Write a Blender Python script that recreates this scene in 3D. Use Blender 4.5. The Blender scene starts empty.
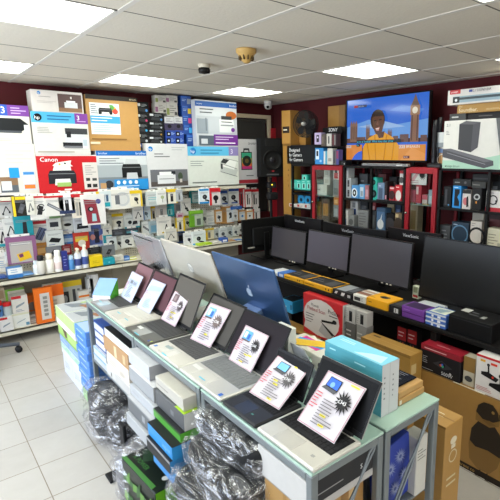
import bpy, math, random
from mathutils import Vector, Matrix, noise as mnoise
random.seed(7)
SC = bpy.context.scene
COL = SC.collection
PI = math.pi

# ------------------------------------------------------------------ camera
CH = 1.744
YAW, PIT, ROL = (math.radians(a) for a in (41.81, 11.642, 0.0694))
FPX, CPX, CPY = 463.165, 319.927, 250.0
_f = Vector((math.sin(YAW)*math.cos(PIT), math.cos(YAW)*math.cos(PIT), -math.sin(PIT)))
_r0 = Vector((math.cos(YAW), -math.sin(YAW), 0)); _u0 = _r0.cross(_f)
_r = _r0*math.cos(ROL) + _u0*math.sin(ROL)
_u = -_r0*math.sin(ROL) + _u0*math.cos(ROL)
CAM = Vector((0, 0, CH))
cd = bpy.data.cameras.new('camera'); cam = bpy.data.objects.new('camera', cd); COL.objects.link(cam)
cam.matrix_world = Matrix((( _r.x, _u.x, -_f.x, 0), (_r.y, _u.y, -_f.y, 0), (_r.z, _u.z, -_f.z, CH), (0, 0, 0, 1)))
cd.sensor_fit = 'HORIZONTAL'; cd.sensor_width = 36
cd.lens = 36*FPX/500
cd.shift_x = (250-CPX)/500; cd.shift_y = 0
cd.clip_start = .02
SC.camera = cam

def ray(px, py): return _r*((px-CPX)/FPX) + _u*((CPY-py)/FPX) + _f
def on(px, py, axis, v):
    d = ray(px, py); return CAM + d*((v-CAM[axis])/d[axis])
def at_dist(px, py, P, L, far=True):
    """point on the sight line at distance L from P (used to stand a card of known height)"""
    d = ray(px, py).normalized(); w = P-CAM; b = d.dot(w); q = b*b-(w.dot(w)-L*L)
    s = math.sqrt(max(q, 0)); return CAM + d*(b+s if far else b-s)

# ------------------------------------------------------------------ materials
_mats = {}
def lin(h):
    h = h.lstrip('#'); v = [int(h[i:i+2], 16)/255 for i in (0, 2, 4)]
    return [c/12.92 if c <= .04045 else ((c+.055)/1.055)**2.4 for c in v]
def new_mat(name):
    m = bpy.data.materials.new(name); m.use_nodes = True
    return m, m.node_tree.nodes, m.node_tree.links, m.node_tree.nodes['Principled BSDF']
def M(h, rough=.5, metal=0., var=.06, scale=18., bump=0., coat=0., spec=None):
    if spec is None: spec = .22 if max(lin(h)) < .03 else .38
    k = (h, rough, metal, var, scale, bump, coat, spec)
    if k in _mats: return _mats[k]
    m, n, l, b = new_mat('mat_'+h.lstrip('#'))
    c = lin(h)
    t = n.new('ShaderNodeTexNoise'); t.inputs['Scale'].default_value = scale; t.inputs['Detail'].default_value = 3
    tc = n.new('ShaderNodeTexCoord'); l.new(tc.outputs['Object'], t.inputs['Vector'])
    mx = n.new('ShaderNodeMix'); mx.data_type = 'RGBA'
    mx.inputs['A'].default_value = [x*(1-var) for x in c]+[1]
    mx.inputs['B'].default_value = [min(1, x*(1+var)) for x in c]+[1]
    l.new(t.outputs['Fac'], mx.inputs['Factor']); l.new(mx.outputs['Result'], b.inputs['Base Color'])
    b.inputs['Roughness'].default_value = rough; b.inputs['Metallic'].default_value = metal
    b.inputs['Specular IOR Level'].default_value = spec
    if coat: b.inputs['Coat Weight'].default_value = coat; b.inputs['Coat Roughness'].default_value = .08
    if bump:
        bp = n.new('ShaderNodeBump'); bp.inputs['Strength'].default_value = bump; bp.inputs['Distance'].default_value = .01
        l.new(t.outputs['Fac'], bp.inputs['Height']); l.new(bp.outputs['Normal'], b.inputs['Normal'])
    _mats[k] = m; return m
def EM(h, s=1.):
    k = ('em', h, s)
    if k in _mats: return _mats[k]
    m, n, l, b = new_mat('screen_'+h.lstrip('#'))
    b.inputs['Base Color'].default_value = (.01, .01, .01, 1); b.inputs['Roughness'].default_value = .12
    b.inputs['Emission Color'].default_value = lin(h)+[1]; b.inputs['Emission Strength'].default_value = s
    _mats[k] = m; return m
def GLASS(name='pane_glass', tint=(1, 1, 1), refl=.12):
    k = ('gl', name)
    if k in _mats: return _mats[k]
    m, n, l, b = new_mat(name)
    tr = n.new('ShaderNodeBsdfTransparent'); tr.inputs['Color'].default_value = (*tint, 1)
    gl = n.new('ShaderNodeBsdfGlossy'); gl.inputs['Roughness'].default_value = .03
    lw = n.new('ShaderNodeLayerWeight'); lw.inputs['Blend'].default_value = refl
    mx = n.new('ShaderNodeMixShader')
    l.new(lw.outputs['Fresnel'], mx.inputs['Fac']); l.new(tr.outputs[0], mx.inputs[1]); l.new(gl.outputs[0], mx.inputs[2])
    l.new(mx.outputs[0], n['Material Output'].inputs['Surface'])
    _mats[k] = m; return m
def FILM():
    """thin crinkled clear plastic film: mostly see-through, with sharp white glints and milky creases"""
    if 'film' in _mats: return _mats['film']
    m, n, l, b = new_mat('clear_plastic_film')
    tc = n.new('ShaderNodeTexCoord')
    t = n.new('ShaderNodeTexNoise'); t.inputs['Scale'].default_value = 8; t.inputs['Detail'].default_value = 3; t.inputs['Distortion'].default_value = 2.6
    mp = n.new('ShaderNodeMapping'); mp.inputs['Scale'].default_value = (1.7, .7, 2.2); mp.inputs['Rotation'].default_value = (.35, .2, .3)
    l.new(tc.outputs['Object'], mp.inputs['Vector']); l.new(mp.outputs['Vector'], t.inputs['Vector'])
    bp = n.new('ShaderNodeBump'); bp.inputs['Strength'].default_value = .7; bp.inputs['Distance'].default_value = .03
    l.new(t.outputs['Fac'], bp.inputs['Height'])
    gl = n.new('ShaderNodeBsdfGlossy'); gl.inputs['Roughness'].default_value = .09; gl.inputs['Color'].default_value = (.95, .95, 1, 1)
    di = n.new('ShaderNodeBsdfDiffuse'); di.inputs['Color'].default_value = (.75, .76, .8, 1)
    l.new(bp.outputs['Normal'], gl.inputs['Normal']); l.new(bp.outputs['Normal'], di.inputs['Normal'])
    mg = n.new('ShaderNodeMixShader'); mg.inputs['Fac'].default_value = .35
    l.new(gl.outputs[0], mg.inputs[1]); l.new(di.outputs[0], mg.inputs[2])
    tr = n.new('ShaderNodeBsdfTransparent')
    cr = n.new('ShaderNodeMapRange'); cr.inputs['From Min'].default_value = .42; cr.inputs['From Max'].default_value = .66
    cr.inputs['To Min'].default_value = .05; cr.inputs['To Max'].default_value = .42
    l.new(t.outputs['Fac'], cr.inputs['Value'])
    mx = n.new('ShaderNodeMixShader'); l.new(cr.outputs['Result'], mx.inputs['Fac'])
    l.new(tr.outputs[0], mx.inputs[1]); l.new(mg.outputs[0], mx.inputs[2])
    l.new(mx.outputs[0], n['Material Output'].inputs['Surface'])
    _mats['film'] = m; return m
def PEG(h='#cfc9b8'):
    """perforated steel panel: dark round holes on a 25 mm grid"""
    if 'peg' in _mats: return _mats['peg']
    m, n, l, b = new_mat('perforated_panel')
    tc = n.new('ShaderNodeTexCoord'); sp = n.new('ShaderNodeSeparateXYZ'); l.new(tc.outputs['Object'], sp.inputs[0])
    def mth(op, a, v=None, c=None):
        q = n.new('ShaderNodeMath'); q.operation = op
        for i, s in enumerate((a, v)):
            if s is None: continue
            if isinstance(s, (int, float)): q.inputs[i].default_value = s
            else: l.new(s, q.inputs[i])
        return q.outputs[0]
    fx = mth('SUBTRACT', mth('FRACT', mth('DIVIDE', sp.outputs['X'], .025)), .5)
    fz = mth('SUBTRACT', mth('FRACT', mth('DIVIDE', sp.outputs['Z'], .025)), .5)
    d = mth('SQRT', mth('ADD', mth('MULTIPLY', fx, fx), mth('MULTIPLY', fz, fz)))
    hole = mth('LESS_THAN', d, .2)
    mx = n.new('ShaderNodeMix'); mx.data_type = 'RGBA'
    mx.inputs['A'].default_value = lin(h)+[1]; mx.inputs['B'].default_value = (.08, .07, .06, 1)
    l.new(hole, mx.inputs['Factor']); l.new(mx.outputs['Result'], b.inputs['Base Color']); b.inputs['Roughness'].default_value = .5
    _mats['peg'] = m; return m

# ------------------------------------------------------------------ mesh builder
_txt = {}
def text_geo(s):
    if s not in _txt:
        cu = bpy.data.curves.new('t', 'FONT'); cu.body = s; cu.size = 1; cu.resolution_u = 2
        o = bpy.data.objects.new('t', cu); COL.objects.link(o)
        me = bpy.data.meshes.new_from_object(o.evaluated_get(bpy.context.evaluated_depsgraph_get()))
        vs = [v.co.copy() for v in me.vertices]; fs = [tuple(p.vertices) for p in me.polygons]
        bpy.data.objects.remove(o); bpy.data.curves.remove(cu); bpy.data.meshes.remove(me)
        if vs:
            x0 = min(v.x for v in vs); x1 = max(v.x for v in vs)
            vs = [Vector((v.x-x0, v.y, 0)) for v in vs]; w = x1-x0
        else: w = 0
        _txt[s] = (vs, fs, w)
    return _txt[s]
class MB:
    def __init__(s): s.v = []; s.f = []; s.m = []; s.slots = []; s.sm = []
    def mi(s, mat):
        if mat not in s.slots: s.slots.append(mat)
        return s.slots.index(mat)
    def add(s, vs, fs, mat, T=None, smooth=False):
        o = len(s.v); i = s.mi(mat)
        s.v += [(T @ Vector(v)) if T is not None else Vector(v) for v in vs]
        for f in fs: s.f.append([o+k for k in f]); s.m.append(i); s.sm.append(smooth)
        return s
    def box(s, a, b, mat, bev=0., T=None):
        (x0, y0, z0), (x1, y1, z1) = a, b
        bev = min(bev, .45*min(abs(x1-x0), abs(y1-y0), abs(z1-z0)))
        if bev <= 0:
            vs = [(x, y, z) for x in (x0, x1) for y in (y0, y1) for z in (z0, z1)]
            fs = [(0, 1, 3, 2), (4, 6, 7, 5), (0, 4, 5, 1), (2, 3, 7, 6), (0, 2, 6, 4), (1, 5, 7, 3)]
            return s.add(vs, fs, mat, T)
        X, Y, Z = (x0, x1), (y0, y1), (z0, z1); sg = (1, -1)
        vs = []; idx = {}
        for i in (0, 1):
            for j in (0, 1):
                for k in (0, 1):
                    for a_ in range(3):
                        p = [X[i]+sg[i]*bev, Y[j]+sg[j]*bev, Z[k]+sg[k]*bev]
                        p[a_] = (X[i], Y[j], Z[k])[a_]
                        idx[i, j, k, a_] = len(vs); vs.append(p)
        fs = []
        for i in (0, 1):
            q = [idx[i, 0, 0, 0], idx[i, 1, 0, 0], idx[i, 1, 1, 0], idx[i, 0, 1, 0]]; fs.append(q if i else q[::-1])
            q = [idx[0, i, 0, 1], idx[0, i, 1, 1], idx[1, i, 1, 1], idx[1, i, 0, 1]]; fs.append(q if i else q[::-1])
            q = [idx[0, 0, i, 2], idx[1, 0, i, 2], idx[1, 1, i, 2], idx[0, 1, i, 2]]; fs.append(q if i else q[::-1])
        for j in (0, 1):
            for k in (0, 1):
                q = [idx[0, j, k, 1], idx[1, j, k, 1], idx[1, j, k, 2], idx[0, j, k, 2]]; fs.append(q if (j+k) % 2 == 0 and j == 0 or (j == 1 and k == 1) and False else q)
                q = [idx[j, 0, k, 0], idx[j, 1, k, 0], idx[j, 1, k, 2], idx[j, 0, k, 2]]; fs.append(q)
                q = [idx[j, k, 0, 0], idx[j, k, 1, 0], idx[j, k, 1, 1], idx[j, k, 0, 1]]; fs.append(q)
        for i in (0, 1):
            for j in (0, 1):
                for k in (0, 1): fs.append([idx[i, j, k, 0], idx[i, j, k, 1], idx[i, j, k, 2]])
        return s.add(vs, fs, mat, T)
    def tube(s, pts, r, mat, n=8, T=None, r1=None, cap=True):
        pts = [Vector(p) for p in pts]; vs = []; fs = []; N = len(pts); up = None
        for i, p in enumerate(pts):
            d = (pts[min(i+1, N-1)]-pts[max(i-1, 0)])
            d = d.normalized() if d.length > 1e-9 else Vector((0, 0, 1))
            if up is None: a = d.orthogonal().normalized()
            else:
                a = up-d*up.dot(d); a = a.normalized() if a.length > 1e-6 else d.orthogonal().normalized()
            up = a; b = d.cross(a); rr = r if r1 is None else r+(r1-r)*i/max(1, N-1)
            for k in range(n):
                t = 2*PI*k/n; vs.append(p+a*(rr*math.cos(t))+b*(rr*math.sin(t)))
        for i in range(N-1):
            for k in range(n): fs.append((i*n+k, i*n+(k+1) % n, (i+1)*n+(k+1) % n, (i+1)*n+k))
        s.add(vs, fs, mat, T, smooth=n > 6)
        if cap: s.add(vs, [tuple(range(n))[::-1], tuple((N-1)*n+k for k in range(n))], mat, T)
        return s
    def lathe(s, prof, mat, n=20, T=None, smooth=True):
        vs = []; fs = []
        for r, z in prof:
            for k in range(n): t = 2*PI*k/n; vs.append((r*math.cos(t), r*math.sin(t), z))
        N = len(prof)
        for i in range(N-1):
            for k in range(n): fs.append((i*n+k, i*n+(k+1) % n, (i+1)*n+(k+1) % n, (i+1)*n+k))
        s.add(vs, fs, mat, T, smooth)
        if prof[0][0] > 1e-6: s.add(vs[:n], [tuple(range(n))[::-1]], mat, T)
        if prof[-1][0] > 1e-6: s.add(vs[-n:], [tuple(range(n))], mat, T)
        return s
    def prism(s, poly, z0, z1, mat, T=None):
        n = len(poly); vs = [(x, y, z0) for x, y in poly]+[(x, y, z1) for x, y in poly]
        fs = [tuple(range(n))[::-1], tuple(range(n, 2*n))]+[(i, (i+1) % n, n+(i+1) % n, n+i) for i in range(n)]
        return s.add(vs, fs, mat, T)
    def art(s, F, W, H, prims, lay0=1):
        """printed decoration on a flat face; F maps (u metres, v metres, height) to local space"""
        lay = lay0
        for p in prims:
            k = p[0]; z = .0005*lay; lay += 1
            cc = p[5] if k == 't' else p[-1]; mat = cc if not isinstance(cc, str) else M(cc, .42, var=.02)
            if k == 'r':
                _, u0, v0, u1, v1, _c = p
                s.add([(u0*W, v0*H, z), (u1*W, v0*H, z), (u1*W, v1*H, z), (u0*W, v1*H, z)], [(0, 1, 2, 3)], mat, F)
            elif k == 'p': s.add([(u*W, v*H, z) for u, v in p[1]], [tuple(range(len(p[1])))], mat, F)
            elif k == 'e':
                _, u, v, a, b, _c = p
                s.add([(u*W+a*H*math.cos(t*PI/10), v*H+b*H*math.sin(t*PI/10), z) for t in range(20)], [tuple(range(20))], mat, F)
            elif k == 'o':
                _, u, v, a, b, _c = p; q = []
                for rr in (a, b): q += [(u*W+rr*H*math.cos(t*PI/10), v*H+rr*H*math.sin(t*PI/10), z) for t in range(20)]
                s.add(q, [(t, (t+1) % 20, 20+(t+1) % 20, 20+t) for t in range(20)], mat, F)
            elif k == 's':
                _, u, v, r, _c = p; n = 15
                q = [(u*W, v*H, z)]
                for t in range(2*n):
                    rr = r*H*((1.05+.18*math.sin(t*2.7)) if t % 2 == 0 else .56); q.append((u*W+rr*math.cos(t*PI/n), v*H+rr*math.sin(t*PI/n), z))
                s.add(q, [(0, 1+t, 1+(t+1) % (2*n)) for t in range(2*n)], mat, F)
            elif k == 'l':
                _, u0, v0, u1, v1, w, _c = p
                a = Vector((u0*W, v0*H, 0)); b = Vector((u1*W, v1*H, 0)); d = (b-a)
                q = Vector((-d.y, d.x, 0)).normalized()*(w*H/2); zz = Vector((0, 0, z))
                s.add([a-q+zz, b-q+zz, b+q+zz, a+q+zz], [(0, 1, 2, 3)], mat, F)
            elif k == 'x':   # lines of small print
                _, u0, v0, u1, v1, n, _c = p; rnd = random.Random(int(1e4*(u0+v0*3+n)))
                for i in range(n):
                    y = v1-(v1-v0)*(i+.5)/n; h = (v1-v0)/n*.16; e = u0+(u1-u0)*rnd.uniform(.5, 1)
                    s.add([(u0*W, (y-h)*H, z), (e*W, (y-h)*H, z), (e*W, (y+h)*H, z), (u0*W, (y+h)*H, z)], [(0, 1, 2, 3)], mat, F)
            elif k == 't':
                _, u, v, h, st, _c = p[:6]; vs, fs, w = text_geo(st)
                maxw = 1-u if len(p) < 7 or not isinstance(p[6], (int, float)) else p[6]
                sc = h*H/.7; sx = min(sc, maxw*W/w) if w else sc
                s.add([(u*W+q.x*sx, v*H+q.y*sc, z) for q in vs], fs, mat, F)
        return s
    def build(s, name, parent=None, smooth=False):
        me = bpy.data.meshes.new(name); me.from_pydata([tuple(v) for v in s.v], [], s.f)
        for m in s.slots: me.materials.append(m)
        me.polygons.foreach_set('material_index', s.m)
        me.polygons.foreach_set('use_smooth', [True]*len(s.f) if smooth else s.sm)
        me.update()
        import bmesh
        bm = bmesh.new(); bm.from_mesh(me)
        closed = [f for f in bm.faces if len(f.verts) < 90]
        bmesh.ops.recalc_face_normals(bm, faces=bm.faces) if not getattr(s, 'keep', False) else None
        bm.to_mesh(me); bm.free()
        o = bpy.data.objects.new(name, me); COL.objects.link(o)
        if parent: o.parent = parent
        return o
def tag(o, label=None, cat=None, group=None, kind=None):
    if label: o['label'] = label
    if cat: o['category'] = cat
    if group: o['group'] = group
    if kind: o['kind'] = kind
    return o
def thing(name, label, cat, loc=(0, 0, 0), rz=0, group=None):
    o = bpy.data.objects.new(name, None); COL.objects.link(o); o.empty_display_size = .05
    o.location = loc; o.rotation_euler = (0, 0, rz); return tag(o, label, cat, group)
def struct(name, mb): return tag(mb.build(name), kind='structure')
def RT(loc=(0, 0, 0), rx=0, ry=0, rz=0):
    return Matrix.Translation(loc) @ Matrix.Rotation(rz, 4, 'Z') @ Matrix.Rotation(ry, 4, 'Y') @ Matrix.Rotation(rx, 4, 'X')
def frameM(O, U, V):
    U = Vector(U).normalized(); V = Vector(V).normalized(); N = U.cross(V)
    return Matrix(((U.x, V.x, N.x, O[0]), (U.y, V.y, N.y, O[1]), (U.z, V.z, N.z, O[2]), (0, 0, 0, 1)))

# ------------------------------------------------------------------ boxes that know what they stand on
REG = []           # world boxes already standing
def settle(b, tol=.09, trim=True, up=True):
    x0, x1, y0, y1, z0, z1 = b
    if trim:
        for q in REG:   # push sideways out of a small overlap with a neighbour
            ox = min(x1, q[1])-max(x0, q[0]); oy = min(y1, q[3])-max(y0, q[2]); oz = min(z1, q[5])-max(z0, q[4])
            if ox > 0 and oy > 0 and oz > .012:
                if ox < oy and ox < .4*(x1-x0):
                    if (x0+x1) > (q[0]+q[1]): x0 = q[1]+.001
                    else: x1 = q[0]-.001
                elif oy < .4*(y1-y0):
                    if (y0+y1) > (q[2]+q[3]): y0 = q[3]+.001
                    else: y1 = q[2]-.001
    if up:
        best = None
        for q in REG:
            ox = min(x1, q[1])-max(x0, q[0]); oy = min(y1, q[3])-max(y0, q[2])
            if ox > .2*(x1-x0) and oy > .2*(y1-y0) and abs(q[5]-z0) < tol:
                if best is None or q[5] > best: best = q[5]
        if best is not None: z0 = best+.0004
    return [x0, x1, y0, y1, z0, max(z1, z0+.008)]
def reg(b): REG.append(tuple(b))
def WY(p, Y, d):   # pixel rectangle (left, top, right, bottom) on the plane y=Y -> world box d deep
    a = on(p[0], p[3], 1, Y); c = on(p[2], p[1], 1, Y); return [a.x, c.x, Y, Y+d, a.z, c.z]
def WX(p, X, d):
    a = on(p[0], p[3], 0, X); c = on(p[2], p[1], 0, X); return [X, X+d, c.y, a.y, a.z, c.z]
def carton(name, label, cat, group, b, face, col, art=(), top=(), side=(), side2=(), bev=.0025, rough=.45, tape=None, yaw=0., reg_=True, parent=None, hang=False, tilt=0.):
    """a printed box; `face` is the world direction its printed front looks"""
    x0, x1, y0, y1, z0, z1 = b
    if reg_: reg(b)
    W, D, H = ((x1-x0, y1-y0, z1-z0) if face == '-y' else (y1-y0, x1-x0, z1-z0))
    rz = (0 if face == '-y' else -PI/2)+yaw
    m = MB(); mat = M(col, rough, scale=30) if isinstance(col, str) else col
    m.box((-W/2, -D/2, 0), (W/2, D/2, H), mat, bev)
    m.art(frameM((-W/2, -D/2, 0), (1, 0, 0), (0, 0, 1)), W, H, art)
    m.art(frameM((-W/2, -D/2, H), (1, 0, 0), (0, 1, 0)), W, D, top)
    m.art(frameM((W/2, -D/2, 0), (0, 1, 0), (0, 0, 1)), D, H, side)
    m.art(frameM((-W/2, D/2, 0), (0, -1, 0), (0, 0, 1)), D, H, side2)
    if tape: m.art(frameM((-W/2, -D/2, H), (1, 0, 0), (0, 1, 0)), W, D, [('r', 0, .44, 1, .56, tape)])
    if hang:   # card header with euro slot
        hw = W*.32; hm = M(hang if isinstance(hang, str) else col, .45)
        for a, c in (((-hw, 0, H), (-.006, .0016, H+.022)), ((.006, 0, H), (hw, .0016, H+.022)), ((-.006, 0, H), (.006, .0016, H+.006)), ((-.006, 0, H+.014), (.006, .0016, H+.022))):
            m.box(a, c, hm)
    o = m.build(name, parent); o.location = ((x0+x1)/2, (y0+y1)/2, z0); o.rotation_euler = (tilt, 0, rz)
    if not parent: tag(o, label, cat, group)
    return o
# ------------------------------------------------------------------ room shell
CZ = 2.416; YW = 5.42; XW = 3.98; XL = -1.25; YB = -1.6
WALL = M('#52151b', .8, scale=6, var=.12)
def floor_mat():
    m, n, l, b = new_mat('floor_tiles')
    tc = n.new('ShaderNodeTexCoord'); sp = n.new('ShaderNodeSeparateXYZ'); l.new(tc.outputs['Object'], sp.inputs[0])
    def mth(op, a, v=None):
        q = n.new('ShaderNodeMath'); q.operation = op
        for i, s in enumerate((a, v)):
            if s is None: continue
            if isinstance(s, (int, float)): q.inputs[i].default_value = s
            else: l.new(s, q.inputs[i])
        return q.outputs[0]
    tx = mth('DIVIDE', mth('SUBTRACT', sp.outputs['X'], .3645-2.985), .2985); ty = mth('DIVIDE', mth('SUBTRACT', sp.outputs['Y'], 2.81-3.17), .317)
    gx = mth('LESS_THAN', mth('FRACT', mth('ADD', tx, .008)), .016); gy = mth('LESS_THAN', mth('FRACT', mth('ADD', ty, .008)), .016)
    g = mth('MAXIMUM', gx, gy)
    cb = n.new('ShaderNodeCombineXYZ'); l.new(mth('FLOOR', tx), cb.inputs[0]); l.new(mth('FLOOR', ty), cb.inputs[1])
    wn = n.new('ShaderNodeTexWhiteNoise'); l.new(cb.outputs[0], wn.inputs[0])
    ns = n.new('ShaderNodeTexNoise'); ns.inputs['Scale'].default_value = 7; ns.inputs['Detail'].default_value = 8; ns.inputs['Roughness'].default_value = .7
    l.new(tc.outputs['Object'], ns.inputs['Vector'])
    fac = mth('ADD', mth('MULTIPLY', wn.outputs[0], .35), mth('MULTIPLY', ns.outputs['Fac'], .65))
    a = n.new('ShaderNodeMix'); a.data_type = 'RGBA'; a.inputs['A'].default_value = lin('#a29d97')+[1]; a.inputs['B'].default_value = lin('#bfbbb6')+[1]
    l.new(fac, a.inputs['Factor'])
    c = n.new('ShaderNodeMix'); c.data_type = 'RGBA'; l.new(g, c.inputs['Factor']); l.new(a.outputs['Result'], c.inputs['A']); c.inputs['B'].default_value = lin('#7d7060')+[1]
    l.new(c.outputs['Result'], b.inputs['Base Color'])
    bp = n.new('ShaderNodeBump'); bp.inputs['Strength'].default_value = .25; bp.inputs['Distance'].default_value = .004
    l.new(mth('SUBTRACT', 1, g), bp.inputs['Height']); l.new(bp.outputs['Normal'], b.inputs['Normal'])
    b.inputs['Roughness'].default_value = .32; return m
struct('floor', MB().box((XL, YB, -.1), (XW+.1, YW+.1, 0), floor_mat()))
CEIL = M('#ded6c6', .9, scale=60, var=.05, bump=.15)
# ceiling: individual 600 mm tiles resting in a T-bar grid; lit cells are left open for the fittings
GX = [.8846+.5975*i for i in range(-5, 7)]
GY = [1.816+.6035*i for i in range(-7, 8)]
lit_cells = []
def cell(x, y):
    i = max(k for k in range(len(GX)) if GX[k] <= x); j = max(k for k in range(len(GY)) if GY[k] <= y); return i, j
for (x, y) in ((.6, 2.7), (.6, 4.4), (1.75, 4.4), (2.9, 4.4), (2.95, 2.7), (3.35, 1.5), (1.75, .9), (.6, .9), (2.95, .3), (-.6, 2.7), (-.6, .9), (1.75, -.6), (-.6, 4.4)):  # the later cells, out of view, hold panels added for more light
    lit_cells.append(cell(x, y))
cm = MB()
for i in range(len(GX)-1):
    for j in range(len(GY)-1):
        if (i, j) in lit_cells: continue
        a, c = max(GX[i], XL), min(GX[i+1], XW+.05); d, e = max(GY[j], YB), min(GY[j+1], YW+.05)
        if c-a > .02 and e-d > .02: cm.box((a+.002, d+.002, CZ), (c-.002, e-.002, CZ+.02), CEIL, 0)
cm.box((XL, YB, CZ+.14), (XW+.1, YW+.1, CZ+.2), M('#3a3833', .9))
struct('ceiling', cm)
gm = MB(); TB = M('#ded9cf', .6); T_SHADE = M('#5d574d', .8)
for x in GX:
    if XL < x < XW: gm.box((x-.012, YB, CZ-.003), (x+.012, YW, CZ+.03), TB)
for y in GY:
    if YB < y < YW: gm.box((XL, y-.004, CZ-.001), (XW, y+.004, CZ+.03), T_SHADE)  # thin dark bars paint the shadow lines along these joints
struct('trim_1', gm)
PANEL = EM('#fbffee', 8.0)
for k, (i, j) in enumerate(lit_cells):
    a, c, d, e = GX[i]+.012, min(GX[i+1], XW)-.012, GY[j]+.005, min(GY[j+1], YW)-.005
    where = {0: 'largest one at the upper left corner', 1: 'above the printer boxes at the far left', 2: 'above the brown printer carton', 3: 'above the purple printer box and the blind', 4: 'above the television'}.get(k, 'over the front of the shop, mostly unseen panels added for light')
    t = thing('ceiling_light', 'square recessed white ceiling light panel, '+where, 'ceiling light', ((a+c)/2, (d+e)/2, CZ), group='ceiling light panels')
    w, h = (c-a)/2, (e-d)/2
    MB().box((-w+.012, -h+.012, .004), (w-.012, h-.012, .012), PANEL).build('diffuser', t)
    f = MB(); al = M('#e9e6df', .5)
    for q in (((-w, -h, -.003), (w, -h+.012, .02)), ((-w, h-.012, -.003), (w, h, .02)), ((-w, -h, -.003), (-w+.012, h, .02)), ((w-.012, -h, -.003), (w, h, .02))): f.box(*q, al)
    f.build('frame', t)
# product wall has a window with a dark blind near the corner
wx0, wx1, wz0, wz1 = 3.33, 3.86, .95, 2.22
w = MB()
w.box((XL, YW, 0), (wx0, YW+.12, CZ+.15), WALL).box((wx1, YW, 0), (XW+.1, YW+.12, CZ+.15), WALL)
w.box((wx0, YW, 0), (wx1, YW+.12, wz0), WALL).box((wx0, YW, wz1), (wx1, YW+.12, CZ+.15), WALL)
struct('wall_back', w)
struct('wall_right', MB().box((XW, YB, 0), (XW+.12, YW+.12, CZ+.15), WALL))
# shopfront behind and left of the camera: glazed wall openings let the daylight in
CREAM = M('#d9d2c4', .7)
s = MB(); s.box((XL-.12, YB, 0), (XL, YW+.12, .45), CREAM).box((XL-.12, YB, 2.25), (XL, YW+.12, CZ+.15), CREAM)
for y in (YB, .4, 2.2, 4.0): s.box((XL-.12, y, .45), (XL, y+.08, 2.25), CREAM)
s.box((XL-.12, 4.7, .45), (XL, YW+.12, 2.25), CREAM); struct('wall_left', s)
s = MB(); s.box((XL, YB-.12, 2.2), (XW+.1, YB, CZ+.15), CREAM).box((1.2, YB-.12, 0), (XW+.1, YB, 2.2), CREAM).box((XL, YB-.12, 0), (XL+.3, YB, 2.2), CREAM)
struct('wall_front', s)
f = MB(); wood = M('#d8c8ac', .6)
for q in (((wx0-.05, YW-.03, wz1), (wx1+.05, YW+.02, wz1+.05)), ((wx0-.05, YW-.03, wz0), (wx0, YW+.02, wz1)), ((wx1, YW-.03, wz0), (wx1+.05, YW+.02, wz1))): f.box(*q, wood)
win = struct('window_1', f)
MB().box((wx0, YW+.05, wz0), (wx1, YW+.06, wz1), GLASS('window_glass')).build('window_glass', win)
bl = thing('roller_blind', 'dark grey roller blind pulled down behind the loudspeaker', 'blind', ((wx0+wx1)/2, YW+.02, wz0))
hw = (wx1-wx0)/2
MB().box((-hw+.01, 0, .02), (hw-.01, .004, wz1-wz0-.03), M('#3b3937', .8)).build('blind_fabric', bl)
MB().tube([(-hw+.005, .005, wz1-wz0-.025), (hw-.005, .005, wz1-wz0-.025)], .018, M('#4a4744', .6), 12).build('roller', bl)
MB().box((-hw+.01, -.003, .005), (hw-.01, .008, .022), M('#2c2a29', .5)).build('bottom_bar', bl)
struct('trim_2', MB().box((3.90, YW-.05, .3), (3.975, YW, 2.1), M('#c62a35', .6)))
struct('baseboard_right', MB().box((XW-.012, YB, 0), (XW, YW, .09), M('#4a1a1c', .6)))
# ceiling fittings
p = on(204, 64, 2, CZ)
t = thing('ceiling_detector', 'black and cream round detector on the ceiling above the ink boxes', 'detector', (p.x, p.y, CZ-.003))
MB().lathe([(.045, 0), (.045, -.022), (.04, -.026)], M('#d9cfb8', .5), T=RT()).build('base', t)
MB().lathe([(.040, -.026), (.046, -.04), (.04, -.062), (.0, -.07)], M('#1c1a19', .25)).build('sounder_dome', t)
p = on(246, 49, 2, CZ)
t = thing('smoke_detector', 'yellowed cone shaped smoke detector on the ceiling', 'smoke detector', (p.x, p.y, CZ-.003))
yl = M('#c9a25c', .5)
MB().lathe([(.066, 0), (.066, -.02), (.058, -.028)], yl, 28).build('base', t)
d = MB().lathe([(.056, -.028), (.05, -.04), (.026, -.075), (.014, -.085), (0, -.086)], yl, 28)
for k in range(10):
    a = 2*PI*k/10; d.box((.034, -.004, -.066), (.05, .004, -.04), M('#5a4522', .7), T=RT(rz=a))
d.build('vented_cone', t)
p = on(268, 101, 2, CZ)
t = thing('dome_camera', 'small white security camera dome on the ceiling above the blind', 'security camera', (p.x, p.y, CZ-.003), rz=-YAW)
MB().lathe([(.055, 0), (.055, -.02), (.048, -.03)], M('#d2cec8', .5)).build('mount', t)
MB().lathe([(.045, -.03), (.05, -.05), (.043, -.085), (.02, -.1), (0, -.102)], M('#c6c3bf', .35)).build('housing', t)
MB().lathe([(.022, 0), (.018, .02), (0, .024)], M('#0c0c0e', .08), T=RT((0, -.028, -.068), rx=PI/2+.5)).build('lens', t)
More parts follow.
